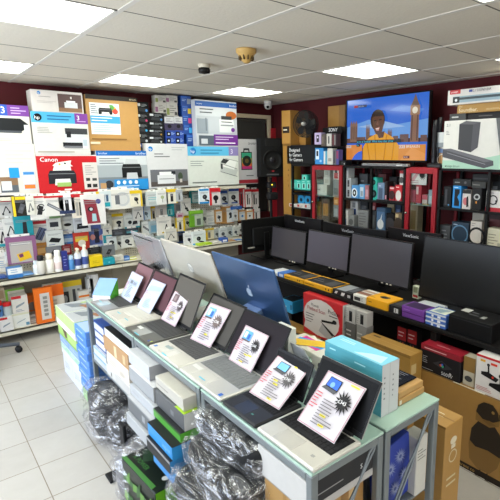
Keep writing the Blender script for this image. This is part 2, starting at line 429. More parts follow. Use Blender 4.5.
# ------------------------------------------------------------------ light
W = bpy.data.worlds.new('sky'); SC.world = W; W.use_nodes = True
wn = W.node_tree.nodes; wl = W.node_tree.links
sky = wn.new('ShaderNodeTexSky'); sky.sky_type = 'HOSEK_WILKIE'; sky.turbidity = 4
sky.sun_direction = Vector((-.4, -.5, .75)).normalized()
wl.new(sky.outputs[0], wn['Background'].inputs['Color']); wn['Background'].inputs['Strength'].default_value = .6
def area(name, loc, rot, sx, sy, e, col):
    L = bpy.data.lights.new(name, 'AREA'); L.shape = 'RECTANGLE'; L.size = sx; L.size_y = sy; L.energy = e; L.color = col
    o = bpy.data.objects.new(name, L); COL.objects.link(o); o.location = loc; o.rotation_euler = rot; return o
area('shopfront_daylight', (XL-.16, 3.2, 1.35), (0, -PI/2, 0), 1.75, 3.9, 112, (.76, .86, 1))
area('door_daylight', (.1, YB-.14, 1.15), (PI/2, 0, 0), 2.2, 2.0, 30, (.95, .97, 1))
SC.view_settings.view_transform = 'Standard'; SC.view_settings.look = 'None'; SC.view_settings.gamma = 1
SC.view_settings.use_curve_mapping = False; SC.view_settings.exposure = 0.42
# ------------------------------------------------------------------ product wall (shelving with perforated back)
STEEL = M('#d8d1bf', .45); YP = 5.31
LEDGE, SHZ, SHR, BASE = 1.372, .620, .675, .13
def gondola(name, label, x0, x1, mid):
    t = thing(name, label, 'shelving', ((x0+x1)/2, YP, 0), group='retail shelving bays along the back wall')
    a, c = x0-(x0+x1)/2+.002, x1-(x0+x1)/2-.002
    MB().box((a, 0, mid), (c, .02, LEDGE-.02), PEG()).build('perforated_panel', t)
    MB().box((a, .004, BASE), (c, .02, mid-.05), M('#9a9384', .6)).build('lower_panel', t)
    MB().box((a, .0, LEDGE), (c, .02, 2.15), M('#8d877b', .6)).build('upper_panel', t)
    MB().box((a, -.02, 2.15), (c, .04, 2.185), M('#e3d9c2', .5)).build('top_rail', t)
    for x in (a, c-.03): MB().box((x, .02, 0), (x+.03, .08, 2.15), STEEL).build('upright', t)
    for nm, z, d in (('top_shelf', LEDGE, .24), ('product_shelf', mid, .36), ('base_shelf', BASE, .34)):
        m = MB(); m.box((a, -d, z-.012), (c, 0, z), STEEL).box((a, -d, z-.045), (c, -d+.008, z), STEEL)
        if nm == 'base_shelf':
            for x in (a+.02, c-.05): m.box((x, -d+.03, 0), (x+.03, -d+.06, z-.04), STEEL)
        m.build(nm, t)
    reg((x0, x1, YP-.24, YP, LEDGE-.045, LEDGE)); reg((x0, x1, YP-.36, YP, mid-.045, mid)); reg((x0, x1, YP-.34, YP, BASE-.045, BASE)); reg((x0, x1, YP, YP+.08, 0, 2.19))
gondola('shop_shelving', 'cream retail shelving bay holding the red printer carton and spray bottles', -.1, 1.62, SHZ)
gondola('shop_shelving', 'cream retail shelving bay with yellow packs behind the white all-in-one screens', 1.62, 2.45, SHZ)
gondola('shop_shelving', 'cream retail shelving bay beside the roller blind', 2.45, 3.27, SHR)

# ---- printer cartons along the top shelf
def pr(u, v, w, h, body='#2b2b2d', paper='#e8e8e4'):   # a printer pictured on a carton
    return [('p', [(u, v), (u+w, v), (u+w, v+h*.5), (u+w*.93, v+h*.72), (u+w*.07, v+h*.72), (u, v+h*.5)], body),
            ('p', [(u+w*.18, v+h*.72), (u+w*.24, v+h), (u+w*.82, v+h*.95), (u+w*.84, v+h*.72)], paper),
            ('r', u+w*.04, v+h*.52, u+w*.96, v+h*.56, '#777a7e'),
            ('p', [(u+w*.2, v-h*.08), (u+w*.8, v-h*.08), (u+w*.76, v+h*.26), (u+w*.24, v+h*.26)], paper),
            ('r', u+w*.28, v+h*.28, u+w*.74, v+h*.31, '#0f0f10')]
def hp(u, v, r, c='#0f7cc8'): return [('e', u, v, r, r, c), ('t', u-.75*r*HPA[0], v-.5*r, r*.95, 'hp', '#ffffff')]
HPA = [1]
def pbox(label, p, Y, d, col, art, group=None, cat='printer box', name='printer_box', **k):
    b = settle(WY(p, Y, d)); W, H = b[1]-b[0], b[5]-b[4]; HPA[0] = H/W
    return carton(name, label, cat, group, b, '-y', col, art(W, H), bev=.003, **k)
WHT = '#dbd5cd'
T1 = YP-.235
def Pbox(*a, **k): return pbox(*a, **k)
Pbox('white printer carton with a small blue square and app picture, far left of top shelf', (-16, 144, 34, 193), T1, .22, WHT, lambda W, H: [
    ('x', .45, .6, .95, .9, 4, '#cfcac2'), ('r', .3, .06, .62, .36, '#8b6a4e'), ('r', .3, .06, .62, .2, '#5a6068'), ('r', .32, .1, .5, .28, '#d9dde0'), ('r', .48, .34, .66, .54, '#1f95dd'),
    ('r', .72, .1, .94, .46, '#c4d4e6'), ('r', .73, .12, .93, .2, '#df7a2e'), ('r', .73, .22, .93, .38, '#f4f4f2'), ('r', .73, .4, .93, .45, '#3a86c9')])
Pbox('red printer carton showing a black printer feeding a photo', (32, 155, 96, 191), T1, .22, '#c4161f', lambda W, H: [
    ('r', 0, .975, 1, 1, '#e8dedd'), ('t', .06, .83, .11, 'Canon', '#ffffff')]+pr(.16, .25, .46, .48, '#2a2a30')+[('p', [(.24, .72), (.3, .8), (.56, .86), (.54, .76), (.58, .7)], '#f2efe6'), ('e', .36, .76, .025, .025, '#e2b52b'), ('e', .45, .78, .025, .025, '#454545'),
    ('r', .29, .17, .52, .28, '#9dc06a'), ('r', .4, .07, .52, .11, '#f3e9e8'), ('r', .29, .03, .33, .07, '#f3e9e8'), ('r', .74, .07, 1, .8, '#dcd5d0'), ('r', .78, .3, .85, .38, '#333333'), ('r', .89, .3, .97, .37, '#444444'), ('r', .79, .12, .86, .22, '#1d1d1d'), ('r', .89, .12, .97, .21, '#303030'), ('x', .78, .45, .98, .74, 5, '#9f9a98')])
Pbox('blue and grey printer carton with black printer beside the red carton', (94, 151, 146, 189), T1, .22, '#d5d9dc', lambda W, H: [
    ('r', 0, .88, 1, 1, '#1467b8'), ('t', .04, .915, .05, 'brother', '#e8f2fa'), ('t', .78, .91, .06, 'brother', '#ffffff'), ('r', 0, 0, 1, .34, '#7f878c'), ('r', 0, .34, 1, .64, '#a9b1b6'), ('x', .05, .66, .6, .84, 3, '#6f767c'), ('r', 0, 0, .3, .29, '#6d86a0'), ('e', .2, .16, .1, .1, '#31343a'), ('r', .03, .06, .14, .2, '#c49a6a'), ('r', .3, 0, 1, .28, '#2791d8')]+pr(.47, .32, .4, .48, '#1d1f22', '#c9ccd0')+
    [('e', .38, .2, .045, .05, '#e9f4fb'), ('e', .5, .2, .045, .05, '#e9f4fb'), ('e', .62, .2, .045, .05, '#e9f4fb'), ('e', .74, .2, .045, .05, '#e9f4fb'), ('x', .34, .02, .95, .13, 2, '#d8ecf9')])
Pbox('white printer carton with photo of a white laser printer on a desk', (147, 144, 187, 188), T1, .22, '#d8d8da', lambda W, H: [
    *hp(.1, .88, .055), ('x', .18, .68, .55, .8, 2, '#5b6066'), ('r', .06, .04, .97, .42, '#6e7076'), ('r', .06, .04, .97, .15, '#57504c'), ('r', .22, .1, .66, .3, '#e2e3e6'), ('r', .27, .3, .6, .37, '#f2f2f4'), ('r', .56, .32, .66, .38, '#22252a'), ('r', .26, .2, .62, .22, '#9a9ca0'), ('e', .78, .26, .06, .09, '#41503c'), ('r', .76, .12, .82, .2, '#c9c4be'), ('x', .6, .84, .95, .94, 2, '#b5b9bd')])
Pbox('large white printer carton with light blue top band and printer drawing', (189, 147, 238, 188), T1, .22, '#d9ddd6', lambda W, H: [
    ('r', 0, .77, .8, 1, '#5db6e0'), ('r', .8, .77, 1, 1, '#8a7fb5'), ('t', .84, .82, .12, '3', '#e8e2f2'), *hp(.1, .885, .085), ('x', .24, .8, .7, .95, 2, '#2d7fae'), ('x', .04, .5, .3, .66, 3, '#8c9390'), ('x', .06, .06, .8, .14, 1, '#6b706e'),
    ('p', [(.6, .36), (.92, .22), (.98, .4), (.66, .56)], '#c3c8c4'), ('p', [(.64, .5), (.9, .4), (.96, .62), (.72, .7)], '#eceeea'), ('p', [(.62, .6), (.72, .56), (.8, .66), (.68, .7)], '#2f3334'), ('l', .62, .36, .96, .22, .012, '#4a4f50'), ('l', .66, .56, .96, .42, .012, '#5a5f60'), ('l', .72, .7, .98, .62, .01, '#4a4f50'), ('p', [(.62, .44), (.66, .42), (.66, .56), (.62, .58)], '#3b3f40')])
Pbox('tall white carton picturing a rainbow lit party speaker beside the loudspeaker', (238, 139.5, 257, 182), T1+.02, .2, '#aeacae', lambda W, H: [
    ('t', .55, .88, .05, 'SHARP', '#2a2a2c'), ('r', .17, .32, .72, .72, '#17171a'), ('p', [(.28, .72), (.3, .8), (.58, .8), (.6, .72), (.55, .72), (.53, .76), (.35, .76), (.33, .72)], '#17171a'), ('r', .2, .56, .69, .7, '#2e8f6e'), ('r', .2, .46, .69, .58, '#9aa12c'), ('r', .2, .4, .69, .47, '#c05a28'), ('r', .2, .34, .69, .4, '#a02a6a'), ('e', .445, .52, .12, .12, '#1b2320'), ('e', .445, .52, .05, .05, '#5b4a22'), ('r', .02, .02, 1, .1, '#8d2630'), ('x', .4, .16, .9, .22, 1, '#4a4a4c')])
# second tier
pp = '#7a3f9c'
Pbox('white printer carton with blue and purple band on the leftmost stack', (-16, 106, 28, 144), T1+.004, .21, WHT, lambda W, H: [
    ('r', 0, .72, .55, 1, '#2b56b8'), ('r', .55, .72, 1, 1, pp), ('t', .42, .78, .17, '3', '#ffffff'), ('x', .62, .76, .95, .96, 3, '#d9c2e8'), ('p', [(.1, .3), (.75, .3), (.95, .42), (.95, .52), (.8, .66), (.1, .66)], '#1f2124'), ('r', .1, .28, .8, .34, '#4b4f55'), ('r', .86, .18, .96, .5, '#dfe5e8'), ('x', .1, .06, .8, .14, 2, '#b9b4ac')])
Pbox('white printer carton with light blue band and 3 badge above the red carton', (29.5, 114, 87, 156), T1+.004, .21, '#d9d6d2', lambda W, H: [
    ('r', 0, .75, .76, 1, '#4fb0e2'), ('r', .76, .75, 1, 1, '#7d3a98'), ('t', .8, .84, .11, '3', '#ffffff'), ('x', .8, .78, .97, .84, 1, '#cfa9de'), *hp(.11, .87, .085, '#101418'), ('x', .27, .8, .7, .95, 2, '#1c5f90'), ('x', .08, .5, .35, .66, 4, '#a8a6a2'),
    ('r', .55, .28, .92, .5, '#d4d6d9'), ('r', .56, .5, .97, .64, '#3b3c40'), ('r', .58, .42, .66, .56, '#26272a'), ('r', .5, .2, .94, .3, '#26272a'), ('r', .52, .17, .9, .22, '#75777c'), ('r', .86, .16, .96, .42, '#e8edf0'), ('r', .87, .22, .95, .38, '#b9c6cf'), ('x', .05, .03, .95, .12, 1, '#b5ada0')])
Pbox('brown printer carton with colourful ink printer label, tallest beside ink boxes', (86, 98, 137, 152), T1+.02, .19, '#b98d52', lambda W, H: [
    ('r', 0, .92, 1, 1, '#2a2420'), ('t', .84, .94, .03, 'EPSON', '#d8c7a8'), ('r', .06, .3, .62, .86, '#dfe6ea'), ('e', .5, .76, .06, .05, '#d8b22e'), ('e', .54, .72, .05, .05, '#c84a3c'), ('e', .47, .79, .05, .05, '#5aa04a'), ('x', .08, .66, .22, .84, 5, '#4a5056'), ('r', .06, .5, .62, .63, '#3d9fd6'), ('x', .08, .52, .6, .62, 2, '#e8f4fa'), ('x', .1, .33, .58, .48, 4, '#a9b4ba')]+pr(.22, .66, .26, .16, '#222428')+
    [('x', .05, .18, .75, .25, 1, '#8d6738'), ('r', .02, .12, .2, .16, '#e2d2b4')], side=[('r', .35, 0, .65, 1, '#a87e46')])
Pbox('white printer carton with photo of a small printer in a shelf, topmost at left', (33, 93, 82, 115), T1+.02, .18, '#ddd6d2', lambda W, H: [
    *hp(.15, .86, .075), ('x', .14, .66, .38, .74, 1, '#9f9894'), ('x', .1, .4, .5, .52, 2, '#b9b2ae'), ('r', .5, .05, .97, .88, '#5f4a48'), ('r', .5, .05, .97, .24, '#8d6a4e'), ('r', .62, .24, .88, .5, '#d9dade'), ('r', .66, .5, .84, .58, '#efeff2'), ('e', .76, .72, .04, .06, '#e8e2dc')])
Pbox('tall white printer carton with purple corner showing an office printer', (197, 102.5, 236.5, 146.5), T1+.004, .2, '#c8ccd2', lambda W, H: [
    ('r', 0, .86, 1, .97, '#1a57a8'), ('t', .04, .9, .03, 'brother', '#d8e4f2'), ('t', .82, .89, .05, 'brother', '#ffffff'), ('x', .1, .7, .5, .84, 2, '#3f444c'), ('r', .02, .28, .98, .66, '#b7bcc4'), ('r', .02, .28, .28, .6, '#8d97a2'), ('r', .22, .34, .25, .62, '#6f7883'), ('e', .85, .7, .14, .09, '#b0602a'),
    ('r', .55, .32, .92, .56, '#d5d7da'), ('r', .6, .54, .86, .68, '#33363b'), ('r', .58, .46, .9, .49, '#8a8e94'), ('r', .55, .56, .9, .6, '#e4e5e7'), ('r', .4, .03, 1, .27, '#6b2c88'), ('r', .05, .03, .4, .24, '#4f5a66'), ('r', .1, .06, .25, .17, '#c8ccd2'), ('x', .44, .14, .9, .24, 2, '#e5d5ee'), ('x', .44, .05, .95, .12, 1, '#f0e8f4'), ('e', .88, .38, .05, .05, '#6b2c88')], side=[('r', 0, .86, 1, .97, '#1a57a8')])
# ---- ink and toner boxes stacked on the cartons
def ink(label, p, Y, d, col, art=(), group='ink and toner boxes on the top shelf', tol=.05):
    b = settle(WY(p, Y, d), tol)
    return carton('ink_box', label, 'ink cartridge box', group, b, '-y', col, art, bev=.0015)
K = '#17181b'
def toner(c): return [('r', .06, .62, .3, .86, '#d8dade'), ('x', .36, .55, .9, .85, 3, '#9aa0a8'), ('p', [(.1, .15), (.85, .1), (.9, .42), (.2, .5)], '#303338'), ('e', .8, .25, .12, .12, c)]
rows = [(318, 345, '#234f9e', '#3b7fd0', 'blue toner box at the bottom of the stack beside the brown carton'), (265, 310, K, '#c8ccd2', 'black toner box second from bottom beside the brown carton'), (216, 262, K, '#38a8e0', 'black toner box with cyan dot beside the brown carton'), (167, 212, K, '#d64a7a', 'black toner box with pink dot beside the brown carton'), (112, 163, K, '#4a90d8', 'topmost black toner box beside the brown carton')]
for a, c, col, dot, lb in rows: ink(lb, (100+186/5, 80+a/5, 100+241/5, 80+c/5), 5.17, .1, col, toner(dot))
for (a, c), dot, lb in zip(((281, 316), (248, 280), (210, 246), (166, 209)), ('#c8ccd2', '#d6a02a', '#b8bcc4', '#4a90d8'), ('lowest of four wide black toner boxes above the white laser carton', 'second lowest of four wide black toner boxes above the white laser carton', 'third up of four wide black toner boxes above the white laser carton', 'top one of four wide black toner boxes above the white laser carton')):
    ink(lb, (100+246/5, 80+a/5, 100+319/5, 80+c/5), 5.17, .1, K, toner(dot))
for j, (a, c) in enumerate(((285, 313), (253, 284))):
    for i, (q, r_) in enumerate(((331, 375), (376, 419))):
        ink('small blue ink box with black window, %s of four' % ('lower left', 'lower right', 'upper left', 'upper right')[2*j+i], (100+q/5, 80+a/5, 100+r_/5, 80+c/5), 5.17, .1, '#2246a0', [('r', .08, .1, .5, .8, '#15181f'), ('e', .3, .45, .14, .14, '#d5dae4'), ('x', .56, .3, .95, .8, 3, '#a8c0ea')])
for i, (q, r_) in enumerate(((324, 368), (369, 411))):
    ink('dark ink box with white top, %s of the pair above small blue ink boxes' % ('left', 'right')[i], (100+q/5, 80+185/5, 100+r_/5, 80+251/5), 5.17, .1, '#3b3452', [('r', 0, .52, 1, 1, '#c9c9cc'), ('x', .2, .6, .85, .9, 3, '#60636a'), ('e', .5, .3, .16, .14, '#191820')])
for j, (a, c) in enumerate(((117, 164), (79, 116))):
    for i, (q, r_) in enumerate(((278, 331), (332, 386))):
        ink('pale grey ink box, %s of the block at the very top under the ceiling' % ('lower left', 'lower right', 'upper left', 'upper right')[2*j+i], (100+q/5, 80+a/5, 100+r_/5, 80+c/5), 5.17, .1, '#bcb8b2', [('r', 0, .1, .25, .6, '#7f8a4a' if (i+j) % 2 else '#8a5a7a'), ('x', .3, .2, .95, .85, 4, '#6d6a66'), ('r', .7, .1, .95, .35, '#4a4846')], tol=.1)
for (q, r_, a, c), acc, lb in zip(((436, 487, 273, 325), (420, 487, 226, 272), (415, 482, 179, 225), (412, 480, 131, 178), (406, 478, 83, 130)), ('#10141c', '#38a7e4', '#d2447e', '#e0c12e', '#8f98a4'), ('bottom blue ink box of the stack beside the purple cornered carton', 'blue ink box with cyan square', 'blue ink box with magenta square', 'blue ink box with yellow square', 'topmost blue ink box of the tall blue stack')):
    ink(lb, (100+q/5, 80+a/5, 100+r_/5, 80+c/5), 5.17, .1, '#1d4a9c', [('r', .6, .15, .96, .7, acc), ('x', .1, .4, .55, .7, 2, '#a8c4ee'), ('r', .04, .78, .6, .92, '#3a6cc4')])

# ---- packs hanging on hooks
HOOKS = []
def overlap(b):
    for q in REG:
        if min(b[1], q[1])-max(b[0], q[0]) > .001 and min(b[3], q[3])-max(b[2], q[2]) > .0005 and min(b[5], q[5])-max(b[4], q[4]) > .001: return True
    return False
CAB = lambda c='#222226': [('l', .25, .2, .5, .62, .045, c), ('l', .5, .62, .72, .3, .045, c), ('e', .25, .2, .05, .07, c), ('e', .72, .28, .05, .07, c)]
BUD = lambda c='#1e1e22': [('e', .5, .45, .13, .12, c), ('l', .5, .4, .62, .16, .06, c), ('e', .42, .52, .07, .07, '#55565c')]
DEV = lambda c='#26262a': [('p', [(.25, .2), (.52, .12), (.76, .55), (.5, .65)], c), ('e', .52, .38, .07, .07, '#67686e')]
CAMR = lambda c='#1b1b1e': [('e', .45, .45, .17, .16, c), ('e', .42, .46, .08, .08, '#4e5258'), ('p', [(.5, .3), (.85, .2), (.8, .12), (.45, .2)], c)]
BAR = lambda c='#3a3a40': [('p', [(.12, .55), (.2, .68), (.9, .28), (.82, .15)], c), ('l', .2, .58, .82, .25, .03, '#b8b8bc')]
VERT = lambda c='#202024': [('r', .38, .14, .62, .66, c), ('e', .5, .56, .06, .06, '#8a8a90')]
def strip(c, h=.14): return [('r', 0, 1-h, 1, 1, c)]
def pack(p, col, art, label, cat='accessory pack', name='accessory_pack', d=.03, header=None):
    cx_, cy_ = (p[0]+p[2])/2, (p[1]+p[3])/2; kx, ky = (1.1, 1.13) if p[0] > 1 else (1, 1)
    p = (cx_+(p[0]-cx_)*kx, cy_+(p[1]-cy_)*ky, cx_+(p[2]-cx_)*kx, cy_+(p[3]-cy_)*ky)
    y = YP-.035-d
    while y > YP-.3:
        b = WY(p, y, d)
        if not overlap([b[0], b[1], b[2], b[3], b[4], b[5]]): break
        y -= .0125
    x = (b[0]+b[1])/2; z = b[5]-.004
    HOOKS.append((x, y-.012, z+.012))
    return carton(name, label, cat, 'packs hanging on the perforated back panels', b, '-y', col, art+[('x', .1, .68, .9, .8, 2, '#8b8b90')], bev=.0015, hang=header or '#f1efe9')
W_ = '#d9d6d1'; Y_ = '#e8c51e'; T_ = '#1f97a5'; R_ = '#c2242c'; G_ = '#9a9a98'
pack((0, 199, 12, 218), W_, strip(R_)+CAB(), 'white cable pack with red strip, first of the top hanging row', 'cable pack', 'cable_pack')
pack((14.5, 197, 27.5, 215.5), '#26241f', [('r', 0, 0, .16, 1, Y_), ('r', .84, .1, 1, .6, Y_), ('r', .2, .82, .8, .98, Y_), *DEV('#55565c')], 'black and yellow blister pack second in the top hanging row')
pack((32, 197, 46, 219), W_, strip(R_, .08)+[('p', [(.35, .22), (.62, .2), (.75, .55), (.5, .6)], '#232327'), ('o', .62, .5, .16, .12, '#232327')], 'white pack with black adapter cable, top hanging row under the red carton')
pack((46.5, 196.5, 62, 215.5), W_, strip(R_, .1)+BAR('#6d6f76'), 'white pack with long grey bar and red edge, top hanging row')
pack((60.5, 194, 73, 213), '#e6e6ea', VERT()+[('r', 0, 0, 1, .16, '#2a3558')], 'white pack with small upright black gadget and navy foot')
pack((73.5, 195, 83, 217), '#dcd2c4', strip(R_)+[('r', .3, .1, .5, .66, '#a8a49c'), ('r', .56, .1, .7, .66, '#4a4640')], 'slim cream pack with red header beside the long watch strap pack')
pack((0, 222, 5.5, 247), W_, [('r', 0, 0, 1, .12, T_), *CAB()], 'white and teal pack cut by the left edge of the photo, middle row')
pack((5.6, 219, 16, 238), W_, CAB()+[('x', .1, .04, .9, .12, 1, '#4a5a9a')], 'white pack of thin black cables left of the teal pack', 'cable pack', 'cable_pack')
pack((16.5, 216, 31, 237.5), T_, [('p', [(.42, .1), (.68, .12), (.66, .72), (.46, .7)], '#2a2c30')], 'teal pack with tall dark device, middle hanging row at left')
pack((31.5, 221.5, 48, 242), W_, strip(R_)+[('p', [(.2, .18), (.55, .06), (.85, .6), (.5, .72)], '#5a6486'), ('l', .3, .2, .62, .66, .03, '#23263a'), ('l', .46, .14, .76, .6, .03, '#23263a')], 'white pack with tilted blue grey multi socket hub')
pack((48.2, 216, 59.5, 229.5), '#d7d8d2', [('r', 0, .8, 1, 1, '#7aa06a'), ('r', .2, .2, .8, .55, '#2e3036')], 'small white pack with green header and dark chip')
pack((61, 216.5, 74, 231.5), '#c9cac4', [('e', .5, .45, .22, .1, '#17181a'), ('x', .15, .06, .8, .18, 1, '#2f4f9a')], 'grey pack with black oval adapter, middle row')
pack((75.5, 217, 89, 232), '#cfd2d6', [('p', [(.15, .22), (.85, .25), (.8, .6), (.2, .55)], '#24262c'), ('r', .3, .4, .7, .46, '#7c8088')], 'white pack picturing a flat black dock, left of the watch strap pack')
pack((10, 237, 34, 263.5), '#8a5a80', [('r', .1, .05, .86, .82, '#b3aca8'), ('r', .16, .72, .8, .78, '#d5d2ce'), ('p', [(.3, .36), (.72, .46), (.8, .18), (.38, .08)], '#e2b51f'), ('p', [(.36, .34), (.5, .38), (.53, .26), (.4, .22)], '#7a3a64')], 'large purple blister pack with yellow insert', d=.04)
pack((48, 230.5, 62, 246), '#d9dcd8', [('p', [(.12, .3), (.7, .2), (.86, .44), (.3, .56)], '#1d1f22'), ('x', .1, .06, .8, .16, 1, '#2f4f9a')], 'white pack with flat black switch, lower row')
pack((63, 234, 74.5, 244), '#3a6fae', [('r', .1, .2, .9, .6, '#9db4cc'), *strip('#2a4f86')], 'short blue pack above the small red pack')
pack((63.3, 244.3, 70.5, 254.5), '#8a2830', [('r', .2, .2, .8, .6, '#c9a8a0')], 'small dark red pack below a short blue pack')
pack((75.5, 233, 88, 250), '#c23a2c', [('r', .1, .5, .9, .8, '#e0c040'), ('e', .5, .4, .2, .2, '#e8e0d0')], 'red and yellow pack under the white dock pack')
pack((84, 195.5, 103, 224), '#e2dfdd', [('p', [(.2, .05), (.75, .05), (.62, .8), (.12, .85)], '#8e2f3c'), ('e', .38, .52, .09, .08, '#25242a'), ('e', .4, .52, .05, .05, '#c9ccd2'), ('p', [(.4, .12), (.6, .12), (.58, .36), (.42, .38)], '#a8cdd4'), ('e', .72, .76, .08, .08, '#3a3f8a')], 'long white and dark red watch strap pack hanging in front', 'watch strap pack', 'watch_strap_pack', d=.035)
pack((90, 224.5, 104, 247), '#5568a8', [('r', .35, .2, .62, .8, '#23263a'), ('e', .25, .45, .1, .12, '#c98a84'), ('e', .75, .4, .1, .12, '#c98a84'), ('r', .2, .02, .8, .14, '#b9c2de')], 'blue watch strap pack below the dark red one', 'watch strap pack', 'watch_strap_pack')
pack((0, 252, 6, 272.5), W_, [('x', .1, .2, .9, .6, 4, '#7a9ac0')], 'white pack touching the left photo edge above the blue pouches')
pack((6.2, 252, 13.3, 262.5), '#dfe3e4', [('r', .2, .2, .8, .55, '#b9c0c6')], 'small plain white pack just above the blue and white box')
# middle part
pack((98, 192, 110, 208), '#cfd8da', [('r', 0, 0, .2, 1, Y_), ('r', .3, .1, .9, .35, T_), ('r', .4, .4, .55, .8, '#3a5a7a'), ('r', .65, .4, .8, .8, '#3a5a7a')], 'white pack with yellow side and two blue pens, top row')
pack((110, 190, 131, 208.7), '#e2dfd8', [('o', .58, .5, .36, .24, '#c8cacc'), ('e', .58, .5, .22, .22, '#d6d6d4'), ('r', .28, .25, .46, .72, '#6b6e74')], 'big square white pack with pale ring light, top row', d=.04)
pack((131.2, 191, 141, 206), '#ebe4cf', [('r', 0, .8, 1, 1, Y_), ('r', .86, 0, 1, 1, Y_), *BUD()], 'white pack with yellow edge right of the ring light pack')
pack((109.5, 208.8, 124.5, 213.5), '#dfd6c2', [('x', .1, .2, .9, .8, 1, '#a8a090')], 'narrow cream card under the ring light pack')
pack((102.2, 215, 111, 228), '#b9b9b0', [('e', .5, .45, .18, .16, '#8f8f86'), ('e', .5, .45, .1, .1, '#5c5c56')], 'grey pack with round gadget left of the yellow edged earphone pack')
pack((111.4, 214, 125.3, 231), '#e9e6da', [('r', 0, 0, 1, .1, Y_), ('r', 0, .84, .8, 1, Y_), ('r', 0, 0, .08, 1, Y_), ('e', .52, .5, .14, .1, '#26282e'), ('p', [(.45, .25), (.62, .25), (.58, .5), (.48, .5)], '#34363c')], 'white earphone pack framed in yellow, middle row', 'earphone pack', 'earphone_pack')
pack((125.6, 215, 138.6, 228), '#d2d5d2', [('r', 0, 0, 1, .12, T_), ('e', .35, .45, .14, .14, '#1f2024'), ('p', [(.5, .25), (.85, .3), (.8, .62), (.55, .5)], '#2a2b30')], 'wide white pack with black shapes and teal foot', 'earphone pack', 'earphone_pack')
pack((105, 234, 115.5, 250.5), '#dde4e4', [('r', 0, 0, .22, 1, T_), ('r', 0, .86, 1, 1, T_), ('e', .6, .48, .14, .12, '#2a2c32'), ('r', .55, .15, .65, .45, '#2a2c32')], 'white earphone pack with teal side, lower row', 'earphone pack', 'earphone_pack')
pack((115.7, 236, 122.8, 249), '#dcdcd6', BUD(), 'narrow white pack with black earbud right of the teal sided pack', 'earphone pack', 'earphone_pack')
pack((123, 234, 132.5, 247.3), '#e0e0da', CAMR(), 'white pack with black webcam, lower row above the white box', 'webcam pack', 'webcam_pack')
pack((141.2, 193.5, 147, 206.6), '#b8c4cc', [('r', 0, 0, .25, 1, '#2d67b0'), *VERT('#7d8a94')], 'thin grey pack with blue edge, top row')
pack((147.3, 192, 157.5, 205.6), '#cdd2d0', [('x', .15, .4, .9, .64, 2, '#5cb4bc'), ('r', .2, .08, .8, .3, '#b3bab8')], 'pale grey pack with teal print, top row')
pack((157.7, 190.5, 167, 204), '#e4e4e0', [('e', .5, .5, .12, .12, '#a9b88a'), ('l', .5, .4, .5, .15, .05, '#9a9a96')], 'white pack with pale green dot, top row')
pack((167.2, 189.5, 176.2, 203), '#ece8d8', [('r', 0, .78, 1, 1, Y_), ('r', .88, 0, 1, 1, Y_), *VERT('#25262a')], 'white pack with yellow header and black plug, top row')
pack((134, 207, 142.3, 220), W_, CAB(), 'white pack with bent black cable beside the wide black shapes pack', 'cable pack', 'cable_pack')
pack((142.6, 206.8, 149.9, 219.2), '#c3d0da', [('r', 0, 0, .28, 1, '#2d67b0'), *BUD('#5a6a78')], 'pale blue pack with dark blue edge, second row')
pack((150.1, 207, 157, 220), '#efe8cf', [('r', 0, 0, .3, 1, Y_), ('r', 0, .86, 1, 1, Y_), *VERT('#3a3630')], 'white pack with wide yellow side, second row')
pack((157.2, 205.6, 165.2, 211.3), '#b8202c', [('x', .1, .2, .9, .6, 2, '#f0c9c9')], 'small flat red pack in the second row', d=.02)
pack((166.5, 204.2, 173.6, 216.3), T_, [('r', .25, .15, .75, .6, '#8ccdd0'), ('r', .4, .2, .5, .5, '#1b4f58')], 'teal pack hanging right of the small red one')
pack((175, 201, 182, 212), '#8d8a88', [('r', .2, .2, .8, .65, '#6a6866')], 'grey pack under the coiled white cable')
pack((182.2, 199, 190.3, 214.6), W_, [('l', .3, .7, .55, .3, .04, '#2a2b2e'), ('e', .5, .4, .1, .07, '#2a2b2e'), ('e', .62, .28, .08, .06, '#2a2b2e')], 'tall white pack with black earphones below the coiled cable', 'earphone pack', 'earphone_pack')
pack((142.5, 221.5, 149.7, 233.6), '#dfe1de', BAR('#4a4d52'), 'white pack with slanted dark bar, third row')
pack((150.5, 221.5, 157.6, 233), '#9fb0b6', [('r', .15, .12, .85, .66, '#6f9db4')], 'grey blue pack, third row')
pack((158.6, 217.5, 170.3, 234.6), '#e6e2d9', [('l', .5, .2, .65, .6, .05, '#1f1f22'), ('l', .65, .6, .72, .25, .05, '#1f1f22'), ('r', .3, .1, .45, .18, '#c9b23a')], 'large white pack with looped black cable, third row', 'cable pack', 'cable_pack')
pack((170.5, 218.3, 175.9, 230.6), '#d5d3ca', BUD(), 'slim white pack right of the looped cable pack')
pack((176.2, 218, 184, 231), '#efe9d2', [('r', 0, 0, .18, 1, Y_), ('r', .82, 0, 1, 1, Y_), *VERT('#3a3630')], 'white pack with yellow on both sides, third row')
pack((184.3, 216, 190.6, 228.3), '#f0e9cc', [('r', 0, .82, 1, 1, Y_), ('r', 0, 0, .2, 1, Y_), *BUD()], 'white pack with yellow header next to the green pack')
pack((177, 213.2, 183, 217.6), '#c9a8b4', [('r', .2, .2, .8, .6, '#a84a6a')], 'small pink pack above the twin yellow packs', d=.02)
pack((154, 235, 167.5, 242), '#cfe0e0', [('r', 0, 0, 1, .3, '#2f9ca8'), ('x', .1, .4, .9, .66, 2, '#7aa0a4')], 'wide flat pack with teal foot, bottom row')
pack((168, 233, 177.8, 242.5), '#a8a9a8', [('r', .2, .2, .8, .6, '#868a8c')], 'grey pack beside the navy pack, bottom row')
pack((178, 231, 184.8, 243), '#2b3a5c', [('r', .2, .2, .8, .6, '#15181f'), ('r', 0, .86, 1, 1, '#3f6ab0')], 'navy pack in the bottom row')
pack((185, 233, 193.2, 245), '#dcdcda', BUD(), 'white pack with dark earbud right of the navy pack')
